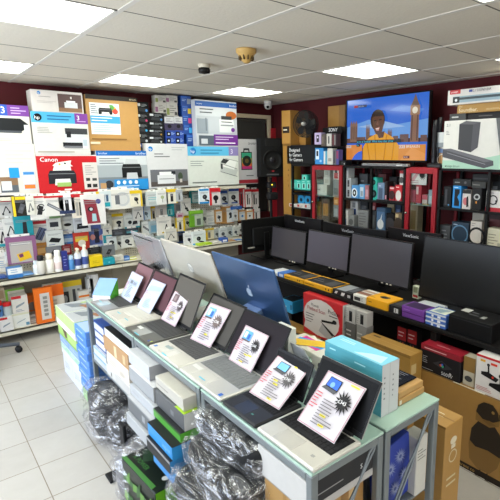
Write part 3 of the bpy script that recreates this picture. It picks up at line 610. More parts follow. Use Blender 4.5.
pack((191, 211, 202.3, 226.5), '#6aa52a', [('r', .35, .04, .98, .78, '#b9c6b0'), ('r', .5, .1, .8, .5, '#5d6a5e'), ('r', 0, .84, 1, 1, '#86c23a')], 'bright green pack with clear window')
# right part
pack((190.8, 190, 200, 202.8), T_, [('r', .2, .06, 1, .82, '#cfe3e4'), ('x', .35, .3, .9, .6, 2, '#5f9ea4')], 'teal and white box in the top row left of the camera packs')
pack((200.3, 189.3, 210.2, 203), '#dfe8ee', [('r', 0, 0, 1, .12, '#2f8fd0'), ('r', 0, .86, 1, 1, '#2f8fd0'), *CAMR()], 'white and light blue webcam box, top row', 'webcam pack', 'webcam_pack')
pack((210.4, 188.6, 219.8, 204.6), '#ded8d6', [('r', 0, .74, 1, 1, '#d3202a'), ('r', 0, 0, .2, 1, '#d3202a'), ('e', .55, .42, .17, .16, '#1c1c1f'), ('r', .46, .12, .64, .3, '#1c1c1f')], 'white webcam box with red top', 'webcam pack', 'webcam_pack')
pack((220, 191, 229.2, 204.6), '#dfe1e2', [('r', 0, .8, 1, 1, '#2f4f9a'), ('r', .25, .06, .85, .14, '#2f4f9a'), *CAMR()], 'white webcam box with blue top, right beside the red topped box', 'webcam pack', 'webcam_pack')
pack((229.4, 189.3, 238.3, 203.7), '#dfe1e2', [('r', 0, .84, 1, 1, '#2f4f9a'), ('r', .25, .06, .85, .14, '#2f4f9a'), *CAMR()], 'white webcam box with blue top, last before the red cable packs', 'webcam pack', 'webcam_pack')
for i, (p, lb) in enumerate((((239, 189, 244.8, 206), 'leftmost'), ((245, 190, 251, 206.3), 'second'), ((251.2, 190, 258.2, 206.3), 'third'))):
    pack(p, '#e2dcd8' if i else '#a82832', [('r', 0, .85, 1, 1, R_), ('r', 0, 0, .14, 1, R_), ('r', .35, .15, .5, .72, '#2a2a2e'), ('r', .6, .15, .72, .5, '#2a2a2e')], 'white cable pack with red edge, %s of three under the speaker carton' % lb, 'cable pack', 'cable_pack')
pack((206.5, 212.6, 215.8, 225), '#d8dad6', [('x', .2, .3, .8, .6, 3, '#9aa6ac'), ('r', .2, .1, .8, .22, '#b5bdbf')], 'plain white pack beside the brown packs, second row')
pack((216, 210, 222, 223), '#b98a52', [('r', .1, .1, .9, .86, '#d4d1ca'), *BUD()], 'brown card pack with white window, left of the big brown pack')
pack((222.2, 207, 233, 223.2), '#b98a52', [('r', .42, .06, 1, .9, '#d6d8d8'), ('e', .72, .55, .1, .1, '#26282c'), ('p', [(.6, .28), (.9, .35), (.8, .5), (.66, .45)], '#2e3034')], 'big brown card pack with black camera in its window', 'webcam pack', 'webcam_pack')
pack((233.3, 210.3, 237.6, 220.4), '#c9cbc9', BUD('#5a5c60'), 'narrow white pack right of the big brown pack')
pack((231.8, 206, 241.5, 209.6), '#2a5fb0', [('x', .1, .3, .8, .7, 1, '#7aa6e0')], 'flat blue box hanging above the brown packs', d=.02)
pack((238.6, 210.4, 246.2, 220.6), '#b98a52', [('r', .15, .08, .9, .86, '#cfd4d6'), ('e', .5, .45, .12, .12, '#3d78b0')], 'brown pack with blue earbud in its window')
pack((246.5, 211, 253, 219.6), '#b98a52', [('r', .15, .08, .9, .86, '#d2d2ce'), ('e', .5, .45, .12, .12, '#2b2c30')], 'brown pack with black earbud in its window')
pack((253.2, 209.2, 259.6, 221), '#dcd6d2', [('r', 0, 0, .2, 1, R_), ('r', .4, .15, .55, .7, '#2a2a2e')], 'white pack with red side at the right end, second row')
pack((193.6, 231.3, 205, 244.5), '#d9dfe0', [('r', 0, 0, 1, .12, '#2f8fd0'), *CAMR()], 'white webcam box with blue foot, bottom row', 'webcam pack', 'webcam_pack')
pack((205.2, 228.6, 213.3, 239.4), '#e9e2cc', [('r', 0, 0, .34, 1, Y_), ('r', 0, .84, 1, 1, Y_), *VERT('#8a8a86')], 'white pack with broad yellow side, bottom row right of the blue footed webcam box')
for i, (q, c) in enumerate((((214.4, 229.2, 219.8, 238), '#b6bcbc'), ((220, 228, 227, 238.6), '#c6cccd'), ((227.2, 227, 233.5, 237), '#bcc4c6'), ((233.7, 227, 238.4, 236), '#c3c6c2'), ((238.6, 225.3, 244, 234), '#c9cdcd'))):
    pack(q, c, CAMR('#3c444a'), 'pale grey pack with dark round gadget, %s of five in the bottom row at right' % ('first', 'second', 'third', 'fourth', 'last')[i])
# smaller packs hanging deeper between the others
for p, c, a_, lb in (((27.8, 197, 33, 214), '#d9d6cc', CAB('#6d6d70'), 'pale pack hanging between the black and yellow blister and the red topped adapter pack'),
        ((36, 243, 47, 256), '#c98a3a', [('r', .2, .2, .8, .6, '#e4b878')], 'orange brown pack behind the black capped can'),
        ((47.5, 246, 60, 256), '#8f9298', DEV('#3a3c40'), 'grey pack hanging just above the white bottles'),
        ((104, 226, 111, 235), '#d4d2c8', BUD('#4a4a4c'), 'small pale pack under the grey round gadget pack'),
        ((113, 229, 124, 236), '#3a3d42', [('r', .2, .2, .8, .6, '#5a5e66')], 'dark grey pack under the yellow framed earphone pack'),
        ((126, 228, 138, 235), '#2f3a44', [('r', .1, .3, .9, .6, '#4f8a94')], 'dark teal pack under the wide white pack with black shapes'),
        ((132.8, 233, 141, 247), '#d8d8d2', CAMR('#2a2a2d'), 'white pack with dark round camera, lower row just left of the leftmost screen'),
        ((141.5, 235, 153, 248), '#c2c8c8', VERT('#4a4d52'), 'pale grey pack in the lower row behind the leftmost screen'),
        ((176.5, 190, 182, 201), '#b9bcc0', VERT('#5a5d62'), 'thin grey pack left of the coiled cable'),
        ((202.6, 211, 206.4, 225), '#c7c9c4', BUD('#55565a'), 'thin pale pack right of the green pack'),
        ((166, 229, 176, 241), '#d4d0c6', CAB('#333336'), 'cream pack below the looped black cable pack'),
        ((157, 205, 166, 217.5), '#b9b2aa', VERT('#6a6a6a'), 'grey brown pack below the small flat red pack'),
        ((63, 214, 75, 217), '#8a8d92', [], 'narrow grey pack over the black oval adapter pack'),
        ((103.5, 245, 114, 256), '#7d8288', DEV('#2f3034'), 'grey pack just above the teal box'),
        ((116, 249, 124, 255), '#c8c4ba', [], 'cream pack just above the small white box'),
        ((89, 247, 100, 254), '#2a2b2e', [('r', .2, .2, .8, .6, '#45474c')], 'black pack just above the bright yellow box')):
    pack(p, c, list(a_), lb, d=.02)
# coiled white cable in a bag
c = on(184, 192, 1, 5.2)
t = MB()
for k in range(5):
    t.tube([(c.x+(.058-.004*k)*math.cos(a*PI/12)*(1+.1*math.sin(k+a)), 5.2-.006*k, c.z+(.05-.004*k)*math.sin(a*PI/12)) for a in range(25)], .0055, M('#e9e8e4' if k % 2 else '#2a2a2c', .4), 6)
o = t.build('coiled_cable'); tag(o, 'coiled white and black cable hanging in the top row', 'cable')
# hooks belong to the panels
bays = [o for o in bpy.data.objects if o.name.startswith('shop_shelving') and o.parent is None]
hk = M('#a8a59c', .3, 1.0)
for (x, y, z) in HOOKS:
    bay = min(bays, key=lambda o: max(0, abs(x-o.location.x)-({0: .86}.get(bays.index(o), .415))))
    MB().tube([(x-bay.location.x, 0, z), (x-bay.location.x, y-YP, z), (x-bay.location.x, y-YP-.004, z+.01)], .0025, hk, 6).build('peg_hook', bay)

# ---- things standing on the product shelf
def on_shelf(p, Y, d, col, art, label, cat, name, group=None, top=(), side=(), tol=.09, **k):
    b = settle(WY(p, Y, d), tol)
    return carton(name, label, cat, group, b, '-y', col, art, top=top, side=side, **k)
def bottle(p, Y, body, cap, label, capk='cap', name='spray_bottle', band=None, cat='bottle', capr=.62, group='bottles on the shelves'):
    p = ((p[0]+p[2])/2-(p[2]-p[0])*.57, p[1]-(p[3]-p[1])*.1, (p[0]+p[2])/2+(p[2]-p[0])*.57, p[3]); b = settle(WY(p, Y, .05), .09); r = min((b[1]-b[0])/2*1.06, .037); H = b[5]-b[4]; b = [b[0], b[0]+2*r, Y, Y+2*r, b[4], b[5]]; reg(b)
    t = thing(name, label, cat, ((b[0]+b[1])/2, Y+r, b[4]), group=group)
    h = H*.74
    m = MB().lathe([(r*.92, 0), (r, .006), (r, h*.86), (r*.8, h*.94), (r*.5, h)], M(body, .3), 18); m.build('body', t)
    if band: MB().lathe([(r*1.01, h*.2), (r*1.01, h*.62)], M(band, .4), 18).build('label_band', t)
    m = MB()
    if capk == 'trigger':
        m.lathe([(r*.45, h), (r*.45, h+H*.08), (r*.3, h+H*.1)], M(cap, .4), 14); m.box((-.012, -.04, h+H*.1), (.012, .022, h+H*.2), M(cap, .4), .004); m.box((-.006, -.034, h-.01), (.006, -.024, h+H*.11), M(cap, .4), .002); m.box((-.007, -.05, h+H*.13), (.007, -.038, h+H*.18), M(cap, .4), .002)
    else: m.lathe([(r*capr*1.2, h-.002), (r*capr*1.2, H*.97), (r*capr, H), (0, H)], M(cap, .35), 16)
    m.build('trigger_head' if capk == 'trigger' else 'cap', t)
S1 = 4.97
bottle((34.5, 262, 39, 274.5), S1+.02, '#dfe3e6', '#c9d4dc', 'small white bottle left of the black capped can')
bottle((39, 257, 47, 275), S1-.02, '#cfcac2', '#1a1a1c', 'grey spray can with black cap')
bottle((47.2, 255.5, 53, 274), S1-.01, '#ebe8e0', '#e2d8c8', 'white bottle with cream cap right of the black capped can')
bottle((53.4, 252.5, 60.4, 273.4), S1-.01, '#efecea', '#f3f1ec', 'white bottle with red lettering beside the navy box', band='#e8d5d2')
on_shelf((60.6, 251, 67, 271.5), S1, .05, '#2b3280', [('x', .2, .2, .8, .8, 4, '#8088c0')], 'tall navy blue box between spray bottles', 'box', 'cleaner_box')
bottle((67.8, 257, 73.6, 272), S1, '#4f8ccc', '#b8d4ec', 'short blue bottle right of the navy box')
bottle((74, 249, 80, 271), S1-.01, '#d9dde6', '#e6dcc6', 'white trigger spray bottle with cream head', 'trigger', band='#3c4a86')
bottle((80.4, 245.5, 87, 270), S1-.01, '#e4e6ec', '#f0ead8', 'tall white and blue trigger spray bottle beside the yellow box', 'trigger', band='#46589a')
on_shelf((89.5, 255, 102.4, 268.4), S1-.02, .1, '#e6c617', [('x', .2, .3, .8, .6, 2, '#b89a10')], 'bright yellow box on the product shelf', 'box', 'yellow_box')
on_shelf((102.6, 257.5, 114.8, 267), S1-.02, .09, '#1d97a8', [('e', .5, .4, .14, .12, '#7fd0d8')], 'teal box beside the bright yellow box', 'box', 'teal_box')
on_shelf((115.2, 255, 123.6, 264.6), S1+.04, .07, '#dad7d0', [('r', 0, 0, 1, .3, '#b8b4ac'), ('x', .2, .4, .8, .8, 2, '#a8a49c')], 'small white box right of the teal box', 'box', 'white_box')
on_shelf((123.9, 256, 129.6, 263.4), S1+.05, .06, '#3a6db4', [('r', .1, .3, .9, .7, '#9dbce4')], 'small blue box right of the small white box', 'box', 'blue_box')
on_shelf((130, 257, 137, 262.7), S1+.05, .06, '#d0d24a', [('r', 0, .5, 1, 1, '#e8e8e0')], 'lime and white box half behind the white screen', 'box', 'lime_box')
on_shelf((8, 267, 22, 275.5), S1-.01, .1, '#2e74b8', [('r', 0, .4, 1, 1, '#e6e8ea'), ('x', .2, .5, .8, .9, 2, '#7aa0c8')], 'small blue and white box on the left shelf', 'box', 'blue_white_box')
# soft blue pouches
def pouch(p, Y, d, col, label):
    b = settle(WY(p, Y, d), .09); reg(b); W, D, H = b[1]-b[0], b[3]-b[2], b[5]-b[4]
    m = MB(); n = 10; vs = []; fs = []
    for s in (1, -1):
        for j in range(n+1):
            for i in range(n+1):
                u, v = i/n, j/n; e = (math.sin(PI*min(max(u, .0), 1))*math.sin(PI*v))**.4
                z = H/2+s*H/2*e*(1+.2*mnoise.noise((u*5, v*5, W*9))); vs.append(((u-.5)*W, (v-.5)*D, max(0, z)))
    o_ = (n+1)**2
    for q in (0, o_):
        for j in range(n):
            for i in range(n): a = q+j*(n+1)+i; fs.append((a, a+1, a+n+2, a+n+1))
    m.add(vs, fs, M(col, .3, scale=8), smooth=True); o = m.build('cloth_pouch'); o.location = ((b[0]+b[1])/2, (b[2]+b[3])/2, b[4]); tag(o, label, 'pouch')
pouch((13, 272, 38, 279), 4.965, .16, '#6d9bd0', 'soft light blue packet lying at the front of the left shelf')
pouch((-3, 274.5, 12.5, 281.5), 4.965, .16, '#2f4f94', 'soft dark blue packet lying at the far left of the shelf')
# right end of the shelf
on_shelf((199, 242.5, 212, 248.5), 4.99, .12, '#a9c92a', [('x', .1, .3, .7, .7, 1, '#e4edc0')], 'lime green box lying at the front of the right shelf', 'box', 'lime_box', tol=.12)
on_shelf((213, 241, 221.5, 246), 5.0, .1, '#dcdad2', [('x', .1, .3, .9, .7, 1, '#a8a8a2')], 'white box lying right of the lime green box', 'box', 'white_box', tol=.12)
on_shelf((221.8, 237.5, 228, 245), 5.0, .08, '#2a56a8', [('r', .2, .2, .8, .6, '#e0e4ec')], 'blue pack standing on the right shelf', 'box', 'blue_box', tol=.12)
on_shelf((228.3, 240.5, 236, 244.7), 5.0, .1, '#a87a48', [('r', 0, .4, 1, .6, '#c49a68')], 'small brown box on the right shelf', 'box', 'brown_box', tol=.12)
on_shelf((236.2, 239.5, 242, 243.4), 5.0, .08, '#2f74c4', [('r', .2, .3, .8, .6, '#d4e2f2')], 'small blue box at the end of the right shelf', 'box', 'blue_box', tol=.12)
# ---- base shelf
B1 = 5.0
on_shelf((13.5, 311.5, 29, 328.5), B1, .14, '#e2e4e2', [('r', 0, .88, 1, 1, '#d8d8c0'), ('p', [(.2, .3), (.7, .5), (.8, .6), (.3, .42)], '#a8b4bc'), ('r', .75, .1, .95, .3, '#5a8fb0')], 'white box under the red and white hub box', 'box', 'cable_box')
on_shelf((12.8, 294.5, 27, 311.5), B1, .14, '#dedad6', [('r', 0, .84, .6, 1, R_), ('p', [(.2, .3), (.75, .5), (.8, .62), (.25, .45)], '#8a98a4'), ('x', .2, .08, .9, .24, 2, '#6a7a9a')], 'white box with red corner stacked on a plain white box', 'box', 'cable_box')
on_shelf((6.5, 287, 24, 304), B1+.15, .12, '#d8d2c8', [('r', 0, 0, .12, 1, '#86c24a'), ('r', .1, .86, 1, 1, '#7ab83a'), ('p', [(.2, .3), (.8, .4), (.8, .6), (.3, .55)], '#8a8078')], 'white and green box behind the red cornered box', 'box', 'green_box')
on_shelf((1.5, 315.5, 15.5, 332), B1-.03, .14, '#e4e2e2', [('r', 0, .84, .6, 1, R_), ('p', [(.15, .3), (.75, .5), (.8, .6), (.25, .45)], '#8a98a4')], 'white box with red corner at the front left of the base shelf', 'box', 'cable_box')
on_shelf((-8, 287, 6, 303), B1+.15, .12, '#c8b8a0', [('r', .2, .2, .9, .8, '#b09878')], 'cream box at the left end of the base shelf', 'box', 'cream_box')
bottle((4.5, 303.5, 11, 316), B1+.005, '#b8c4c8', '#d8232a', 'red capped bottle on the front left box, right of two', 'cap', capr=.78, group='red capped bottles')
bottle((-2.5, 302, 3.5, 316), B1+.005, '#4a7ab8', '#d8232a', 'red capped blue bottle at the left photo edge', 'cap', capr=.78, group='red capped bottles')
OR_ = '#e8701c'
on_shelf((27, 294, 38.5, 313), B1+.17, .1, OR_, [('e', .5, .55, .2, .18, '#8c8078'), ('x', .1, .1, .9, .3, 2, '#f4c9a0')], 'orange box with grey picture behind the tall orange pack', 'box', 'orange_box')
on_shelf((29.5, 313, 41, 327), B1+.03, .12, '#9a948e', [('r', .1, .6, .9, .8, '#6d6a68'), ('x', .1, .1, .8, .5, 2, '#c8c4be')], 'grey box under the orange box', 'box', 'grey_box')
on_shelf((37.5, 286.5, 51.5, 325), B1-.02, .08, OR_, [('r', .3, .1, .82, .85, '#cfcbc8'), *[('r', .45, .2+.12*k, .68, .28+.12*k, '#8a8886') for k in range(5)]], 'tall orange pack with clear window showing a white power strip', 'extension lead pack', 'power_strip_pack')
on_shelf((48, 283, 62.5, 323), B1+.065, .08, '#dcd6ce', [('r', 0, .66, 1, 1, '#ee6a12'), *[('r', .4, .1+.1*k, .6, .16+.1*k, '#b8b2aa') for k in range(5)]], 'tall white pack with solid orange top', 'extension lead pack', 'power_strip_pack')
on_shelf((60.5, 279, 81, 322), B1+.16, .08, '#a8a8a4', [('r', 0, .82, 1, 1, '#d8b92a'), ('r', .15, .1, .45, .68, '#2a2c30'), ('e', .3, .45, .06, .12, '#8a8c90'), ('r', .6, .15, .72, .72, '#33353a'), ('r', .8, .15, .9, .72, '#5c5e62')], 'large grey blister with yellow top and black tools', 'blister pack', 'tool_blister')
on_shelf((81.3, 290, 88.8, 320), B1+.1, .06, '#d9d6d0', [('r', 0, .7, 1, .8, '#e07a2a'), ('x', .1, .2, .9, .6, 4, '#a8a8a4')], 'slim white box with orange band', 'box', 'slim_box')
on_shelf((89, 278, 93, 318), B1+.12, .1, '#d4d6d8', [('x', .1, .2, .9, .8, 6, '#9a9ca0')], 'thin white box standing left of the blue labelled one', 'box', 'slim_box')
on_shelf((93.3, 274, 98, 318), B1+.12, .1, '#d9dadc', [('r', 0, .4, 1, .5, '#4a78b8')], 'thin white box with blue mark standing on the base shelf', 'box', 'slim_box')
# more stock further right on the base shelf, seen between counter and screens
for i, (u, c_, lb) in enumerate(((1.9, '#9a7442', 'brown box on the base shelf behind the price leaflets'), (2.15, '#b8b4ac', 'grey white box on the base shelf behind the left screen'), (2.6, '#7d5a36', 'dark brown box on the base shelf behind the silver computer'))):
    b = [u, u+.2, 5.02, 5.2, BASE, BASE+.22]
    carton('stock_box', lb, 'box', None, b, '-y', c_, [('r', 0, .46, 1, .54, '#c8b48a')])
# ------------------------------------------------------------------ wall with the television
XF = 3.57; TOPZ = 1.628; MIDZ = 1.285; LOWZ = .955
BLK = M('#111011', .45); RED = M('#9a1c28', .4)
def rack(name, label, ya, yb, mids=()):
    t = thing(name, label, 'shelving unit', ((XF+3.95)/2, (ya+yb)/2, 0))
    h = (ya-yb)/2-.003; dx = (3.95-XF)/2
    for y in (h, -h, *[m-(ya+yb)/2 for m in mids]):
        for x in (-dx, dx-.03): MB().box((x, y-.012 if abs(y) < h else (y-.025 if y > 0 else y), 0), (x+.03, y+.012 if abs(y) < h else (y if y > 0 else y+.025), TOPZ), BLK, .002).build('post', t)
    for z in (TOPZ, MIDZ, LOWZ, .55, .12): MB().box((-dx, -h, z-.022), (dx, h, z-.001), BLK, .002).build('shelf', t)
    for z in (TOPZ, MIDZ, LOWZ, .55, .12): reg((XF, 3.95, yb, ya, z-.022, z-.001))
    return t
rack('shelving_unit', 'black shelving unit left of the first red cabinet with teal boxes', 4.525, 4.135)
rack('shelving_unit', 'wide black open shelving unit under the television', 3.625, 2.775, (3.215,))
rack('shelving_unit', 'black open shelving unit at the right under the soundbar cartons', 2.41, 1.35, (1.925,))
def cabinet(label, ya, yb):
    t = thing('display_cabinet', label, 'display cabinet', ((XF+3.95)/2, (ya+yb)/2, 0)); h = (ya-yb)/2-.004; dx = (3.95-XF)/2
    m = MB()
    for y0, y1 in ((-h, -h+.03), (h-.03, h)):
        for x0 in (-dx+.02, dx-.03): m.box((x0, y0, 0), (x0+.03, y1, TOPZ), RED, .003)
    for z in (.0, TOPZ-.04): m.box((-dx+.02, -h, z), (dx, h, z+.04), RED, .003)
    m.build('frame', t)
    for z in (1.285, .955, .5): MB().box((-dx+.03, -h+.03, z-.008), (dx-.01, h-.03, z), M('#8fa39c', .15)).build('shelf', t); reg((XF, 3.95, yb, ya, z-.02, z))
    d = MB(); x0, x1 = -dx-.006, -dx+.018
    for q in (((x0, -h, .03), (x1, -h+.045, TOPZ-.01)), ((x0, h-.045, .03), (x1, h, TOPZ-.01)), ((x0, -h+.045, .03), (x1, h-.045, .09)), ((x0, -h+.045, TOPZ-.055), (x1, h-.045, TOPZ-.01))): d.box(*q, RED, .003)
    dd = d.build('door', t)
    MB().box((-dx+.004, -h+.045, .09), (-dx+.009, h-.045, TOPZ-.055), GLASS('cabinet_glass', (.97, 1, .98), .2)).build('pane', dd)
    MB().lathe([(.012, 0), (.012, .012), (.008, .02), (0, .022)], M('#b8b4ac', .25, 1.), 14, T=RT((-dx-.006, h-.022, 1.2), ry=-PI/2)).build('lock', dd)
    reg((XF, 3.95, yb, ya, TOPZ-.03, TOPZ))
    return t
cabinet('red framed glass cabinet left of the television', 4.13, 3.63)
cabinet('red framed glass cabinet under the right end of the television', 2.77, 2.415)
# things by pixel rectangle on a plane parallel to the wall
def wb(p, X, d, col, art, label, cat='box', name='product_box', group=None, z=None, tol=.07, top=(), side=(), **k):
    b = WX(p, X, d)
    if z is not None: b[4] = z; b[5] = max(b[5], z+.01)
    b = settle(b, tol)
    return carton(name, label, cat, group, b, '-x', col, art, top=top, side=side, **k)
def txt(s, u, v, h, c='#e8e8e8', w=.9): return [('t', u, v, h, s, c, w)]
# television
tl, br = on(346, 100, 0, 3.72), on(427, 162.5, 0, 3.72)
W, H = tl.y-br.y, .655; zc = 1.672
t = thing('television', 'large flat screen television showing a news presenter in front of a blue sky', 'television', (3.72, (tl.y+br.y)/2, TOPZ), rz=-PI/2)
tz = zc-TOPZ
MB().box((-W/2, .012, tz), (W/2, .05, tz+H), M('#121214', .35), .006).box((-W*.3, .05, tz+.06), (W*.3, .085, tz+H*.6), M('#121214', .5), .01).build('case', t)
sc = MB(); sw, sh = W-.02, H-.03
E1 = lambda h: EM(h, .62)
SKYB, SKYL = E1('#2d6cd8'), E1('#6aa2e8')
art = [('r', 0, 0, 1, 1, SKYB), ('p', [(0, .35), (1, .3), (1, .62), (.6, .55), (.3, .66), (0, .55)], SKYL), ('p', [(.15, .55), (.5, .62), (.75, .52), (.45, .5)], E1('#9cc0ee')), ('p', [(.55, .78), (.9, .7), (.95, .76), (.7, .85)], E1('#4a86e0')),
    ('r', 0, .28, 1, .34, E1('#4a3c44'))]
def tower(u, w, h, c, spire=.06):
    q = [('p', [(u, .3), (u+w, .3), (u+w, h), (u, h)], E1(c))]
    for k in range(3):
        a = u+w*k/3; q.append(('p', [(a, h), (a+w/3, h), (a+w/6, h+spire)], E1(c)))
    q += [('r', u+w*(.2+.3*k), .34, u+w*(.3+.3*k), h-.04, E1('#5b4a44')) for k in range(3)]
    return q
art += tower(.05, .1, .6, '#8a6a5a')+tower(.27, .05, .5, '#7a5e56', .1)+tower(.55, .05, .44, '#7a5e56')
for u, w, h in ((.0, .06, .36), (.15, .12, .38), (.32, .08, .4), (.62, .06, .38), (.7, .1, .4), (.93, .07, .38)): art.append(('r', u, .28, u+w, h, E1('#6b4f4a')))
art += [('p', [(.815, .28), (.91, .28), (.905, .72), (.82, .72)], E1('#8c6650')), ('r', .825, .3, .84, .68, E1('#5e453c')), ('r', .885, .3, .9, .68, E1('#5e453c')), ('r', .81, .68, .915, .82, E1('#9a7256')), ('e', .862, .75, .05, .05, E1('#e0d8c4')), ('p', [(.815, .82), (.91, .82), (.89, .88), (.835, .88)], E1('#6a5248')), ('p', [(.835, .88), (.89, .88), (.864, .99)], E1('#7a5e50'))]
# presenter
SKN, SKD, YEL, YED = E1('#5c3828'), E1('#2b1812'), E1('#e8a21e'), E1('#b97a12')
art += [('p', [(.23, 0), (.72, 0), (.7, .22), (.62, .36), (.52, .44), (.42, .43), (.32, .36), (.25, .22)], YEL), ('p', [(.42, .44), (.52, .46), (.505, .36), (.45, .35)], SKN), ('e', .43, .64, .155, .17, SKD), ('p', [(.36, .68), (.375, .52), (.41, .42), (.445, .4), (.49, .46), (.51, .58), (.505, .7), (.44, .76)], SKN), ('p', [(.36, .7), (.5, .7), (.49, .78), (.43, .81), (.37, .77)], SKD),
    ('r', .385, .625, .415, .645, SKD), ('r', .45, .635, .48, .655, SKD), ('p', [(.425, .62), (.44, .62), (.45, .56), (.415, .56)], E1('#74493a')), ('p', [(.405, .51), (.46, .53), (.45, .47), (.42, .47)], E1('#c98a80')), ('r', .415, .495, .45, .51, E1('#f0e4da')),
    ('l', .3, .3, .34, 0, .014, YED), ('l', .4, .4, .42, 0, .012, YED), ('l', .55, .4, .52, 0, .014, YED), ('l', .64, .3, .62, 0, .012, YED), ('r', .23, 0, .25, .2, SKN)]
art += [('r', 0, 0, .24, .25, E1('#e08a3a')), ('p', [(.1, 0), (.14, .08), (.19, .13), (.24, .15), (.24, 0)], E1('#2a62e0')), ('r', .7, 0, 1, .24, E1('#e0913a')), ('p', [(.72, 0), (.85, .2), (1, .1), (1, 0)], E1('#ea9d4e')), ('r', 0, .2, .09, .245, E1('#d8c8c0')), *[('r', .705+.025*k, .185, .725+.025*k, .235, E1('#e9dcd4')) for k in range(3)]]
art += [('t', .79, .19, .045, 'BREAKIN', E1('#f6ece4')), ('t', .005, .21, .028, 'BBC NE', E1('#7a3020')), ('r', .76, .03, .83, .07, E1('#5e1420')), ('t', .765, .038, .025, '06:45', E1('#e8d0c8')), *[('t', .708+.025*k, .195, .03, ch, E1('#b04020')) for k, ch in enumerate('BBC')]]
art += [('r', .17, .275, .73, .325, E1('#101828')), ('t', .175, .285, .036, 'as to is football. What does that show', E1('#3fd0ee'), .55), ('r', .17, .22, .22, .265, E1('#101828')), ('t', .175, .23, .03, 'for', E1('#3fd0ee')), ('r', .13, .86, .3, .9, E1('#2a3a66')), ('r', .13, .86, .18, .9, E1('#a8182a')), ('t', .187, .867, .022, 'LIVE 1234', E1('#c8d4ee'), .1)]
sc.art(frameM((-sw/2, .0115, tz+.018), (1, 0, 0), (0, 0, 1)), sw, sh, art, lay0=1).build('screen_picture', t)
fr = MB(); fc = M('#0b0b0d', .3)
for q in (((-W/2, .0, tz), (W/2, .014, tz+.018)), ((-W/2, .0, tz+H-.012), (W/2, .014, tz+H)), ((-W/2, .0, tz), (-W/2+.01, .014, tz+H)), ((W/2-.01, .0, tz), (W/2, .014, tz+H))): fr.box(*q, fc, .002)
fr.build('bezel', t)
for s in (-1, 1): MB().box((s*W*.34-.012, -.06, .0), (s*W*.34+.012, .16, .012), BLK, .003).box((s*W*.34-.012, .01, .01), (s*W*.34+.012, .04, tz+.02), BLK, .003).build('foot', t)
reg((3.66, 3.88, br.y, tl.y, TOPZ, TOPZ+.7))
# flat bar in front of the television
a, c = on(362, 165, 0, 3.6), on(408, 165, 0, 3.6)
t = thing('soundbar', 'slim silver soundbar lying in front of the television', 'soundbar', (3.615, (a.y+c.y)/2, TOPZ), rz=-PI/2)
w = (a.y-c.y)/2
MB().box((-w, -.025, .002), (w, .025, .03), M('#a5a3a2', .35, .4), .006).build('body', t); MB().box((-w+.01, -.027, .007), (w-.01, -.0245, .025), M('#77767a', .7)).build('grille', t)
MB().box((w*.55, -.0275, .011), (w*.8, -.0265, .02), M('#d8d8da', .3)).build('badge', t)
wb((339, 160.5, 345.5, 165.3), 3.6, .1, '#161618', [('e', .5, .5, .3, .3, '#34343a'), ('r', .75, .2, .9, .5, '#b8b8ba')], 'small black set top box at the left foot of the television', 'set top box', 'set_top_box', z=TOPZ)
wb((427, 163.8, 441, 167), 3.6, .12, '#1a1a1c', [('r', .1, .3, .9, .6, '#38383c')], 'thin black box on the cabinet between television and white soundbar carton', 'set top box', 'set_top_box', z=TOPZ)
# ---- right: soundbar cartons
b = WX((442, 117.5, 506, 168), 3.58, .3); b[4] = TOPZ; b = settle(b); BW = b[5]-b[4]
carton('soundbar_carton', 'big white and mint carton showing a black subwoofer and soundbar', 'soundbar carton', 'soundbar cartons at the upper right', b, '-x', '#d9d6d0', [
    ('r', 0, 0, 1, .17, '#a9cdb8'), ('p', [(.5, .17), (1, .17), (1, .3)], '#a9cdb8'), ('p', [(.27, .92), (.38, .98), (.62, .94), (.5, .9)], '#5a585c'), ('p', [(.27, .92), (.5, .9), (.49, .34), (.27, .4)], '#38373b'), ('p', [(.5, .9), (.62, .94), (.6, .44), (.49, .34)], '#4a494e'), ('p', [(.0, .41), (.14, .42), (.86, .17), (.87, .08), (.72, .02), (.0, .24)], '#4b4a50'), ('p', [(.0, .41), (.14, .42), (.86, .17), (.72, .14)], '#68666c'), ('l', .08, .33, .74, .1, .012, '#8d8b92'),
    ('t', .05, .88, .06, '2.1', '#5a5a5c'), ('x', .05, .7, .12, .8, 3, '#6d6d6f'), ('t', .08, .03, .045, 'Indigo Drum', '#3f5a4c'), ('r', .06, .03, .075, .06, '#2c3a34'), ('p', [(.86, 1), (1, 1), (1, .3), (.97, .25)], '#5b5d5e')])
b = settle(WX((449.5, 113, 466, 118), 3.6, .2))
carton('small_device_box', 'flat dark grey box lying on the white and mint soundbar carton', 'box', None, b, '-x', '#39393b', [('x', .15, .2, .7, .8, 1, '#b8b8b8')])
b = settle(WX((467, 110.5, 508, 117.5), 3.62, .2)); carton('flat_black_box', 'flat black box under the brown soundbar carton', 'box', None, b, '-x', '#232021', [('x', .3, .3, .8, .7, 1, '#5a5556')])
b = settle(WX((457, 100.5, 508, 111.5), 3.6, .22)); carton('soundbar_carton', 'brown soundbar carton with white lettering', 'soundbar carton', 'soundbar cartons at the upper right', b, '-x', '#a9803f', [('t', .04, .68, .2, 'Elan', '#d9c79c'), ('t', .04, .16, .42, 'Soundbar.', '#e9dcb8', .62), ('x', .6, .2, .95, .4, 2, '#d0bc8e')])
b = settle(WX((447.5, 84, 508, 101), 3.585, .2)); carton('soundbar_carton', 'long white soundbar carton with red corner label, topmost', 'soundbar carton', 'soundbar cartons at the upper right', b, '-x', '#d5cfcc', [
    ('r', .04, .72, .23, 1, '#c2242e'), ('t', .06, .78, .13, 'SHARP', '#f4dada', .16), ('r', .1, .12, 1, .55, '#8fa6b2'), ('r', .1, .12, .22, .52, '#2a2e32'), ('e', .16, .3, .1, .1, '#d8dde0'), ('r', .22, .3, 1, .46, '#3c474e'), ('r', .38, .76, .44, .92, '#3a4c9a'), ('t', .45, .76, .16, '2.1 SOUND BAR', '#4a4a58', .3)])
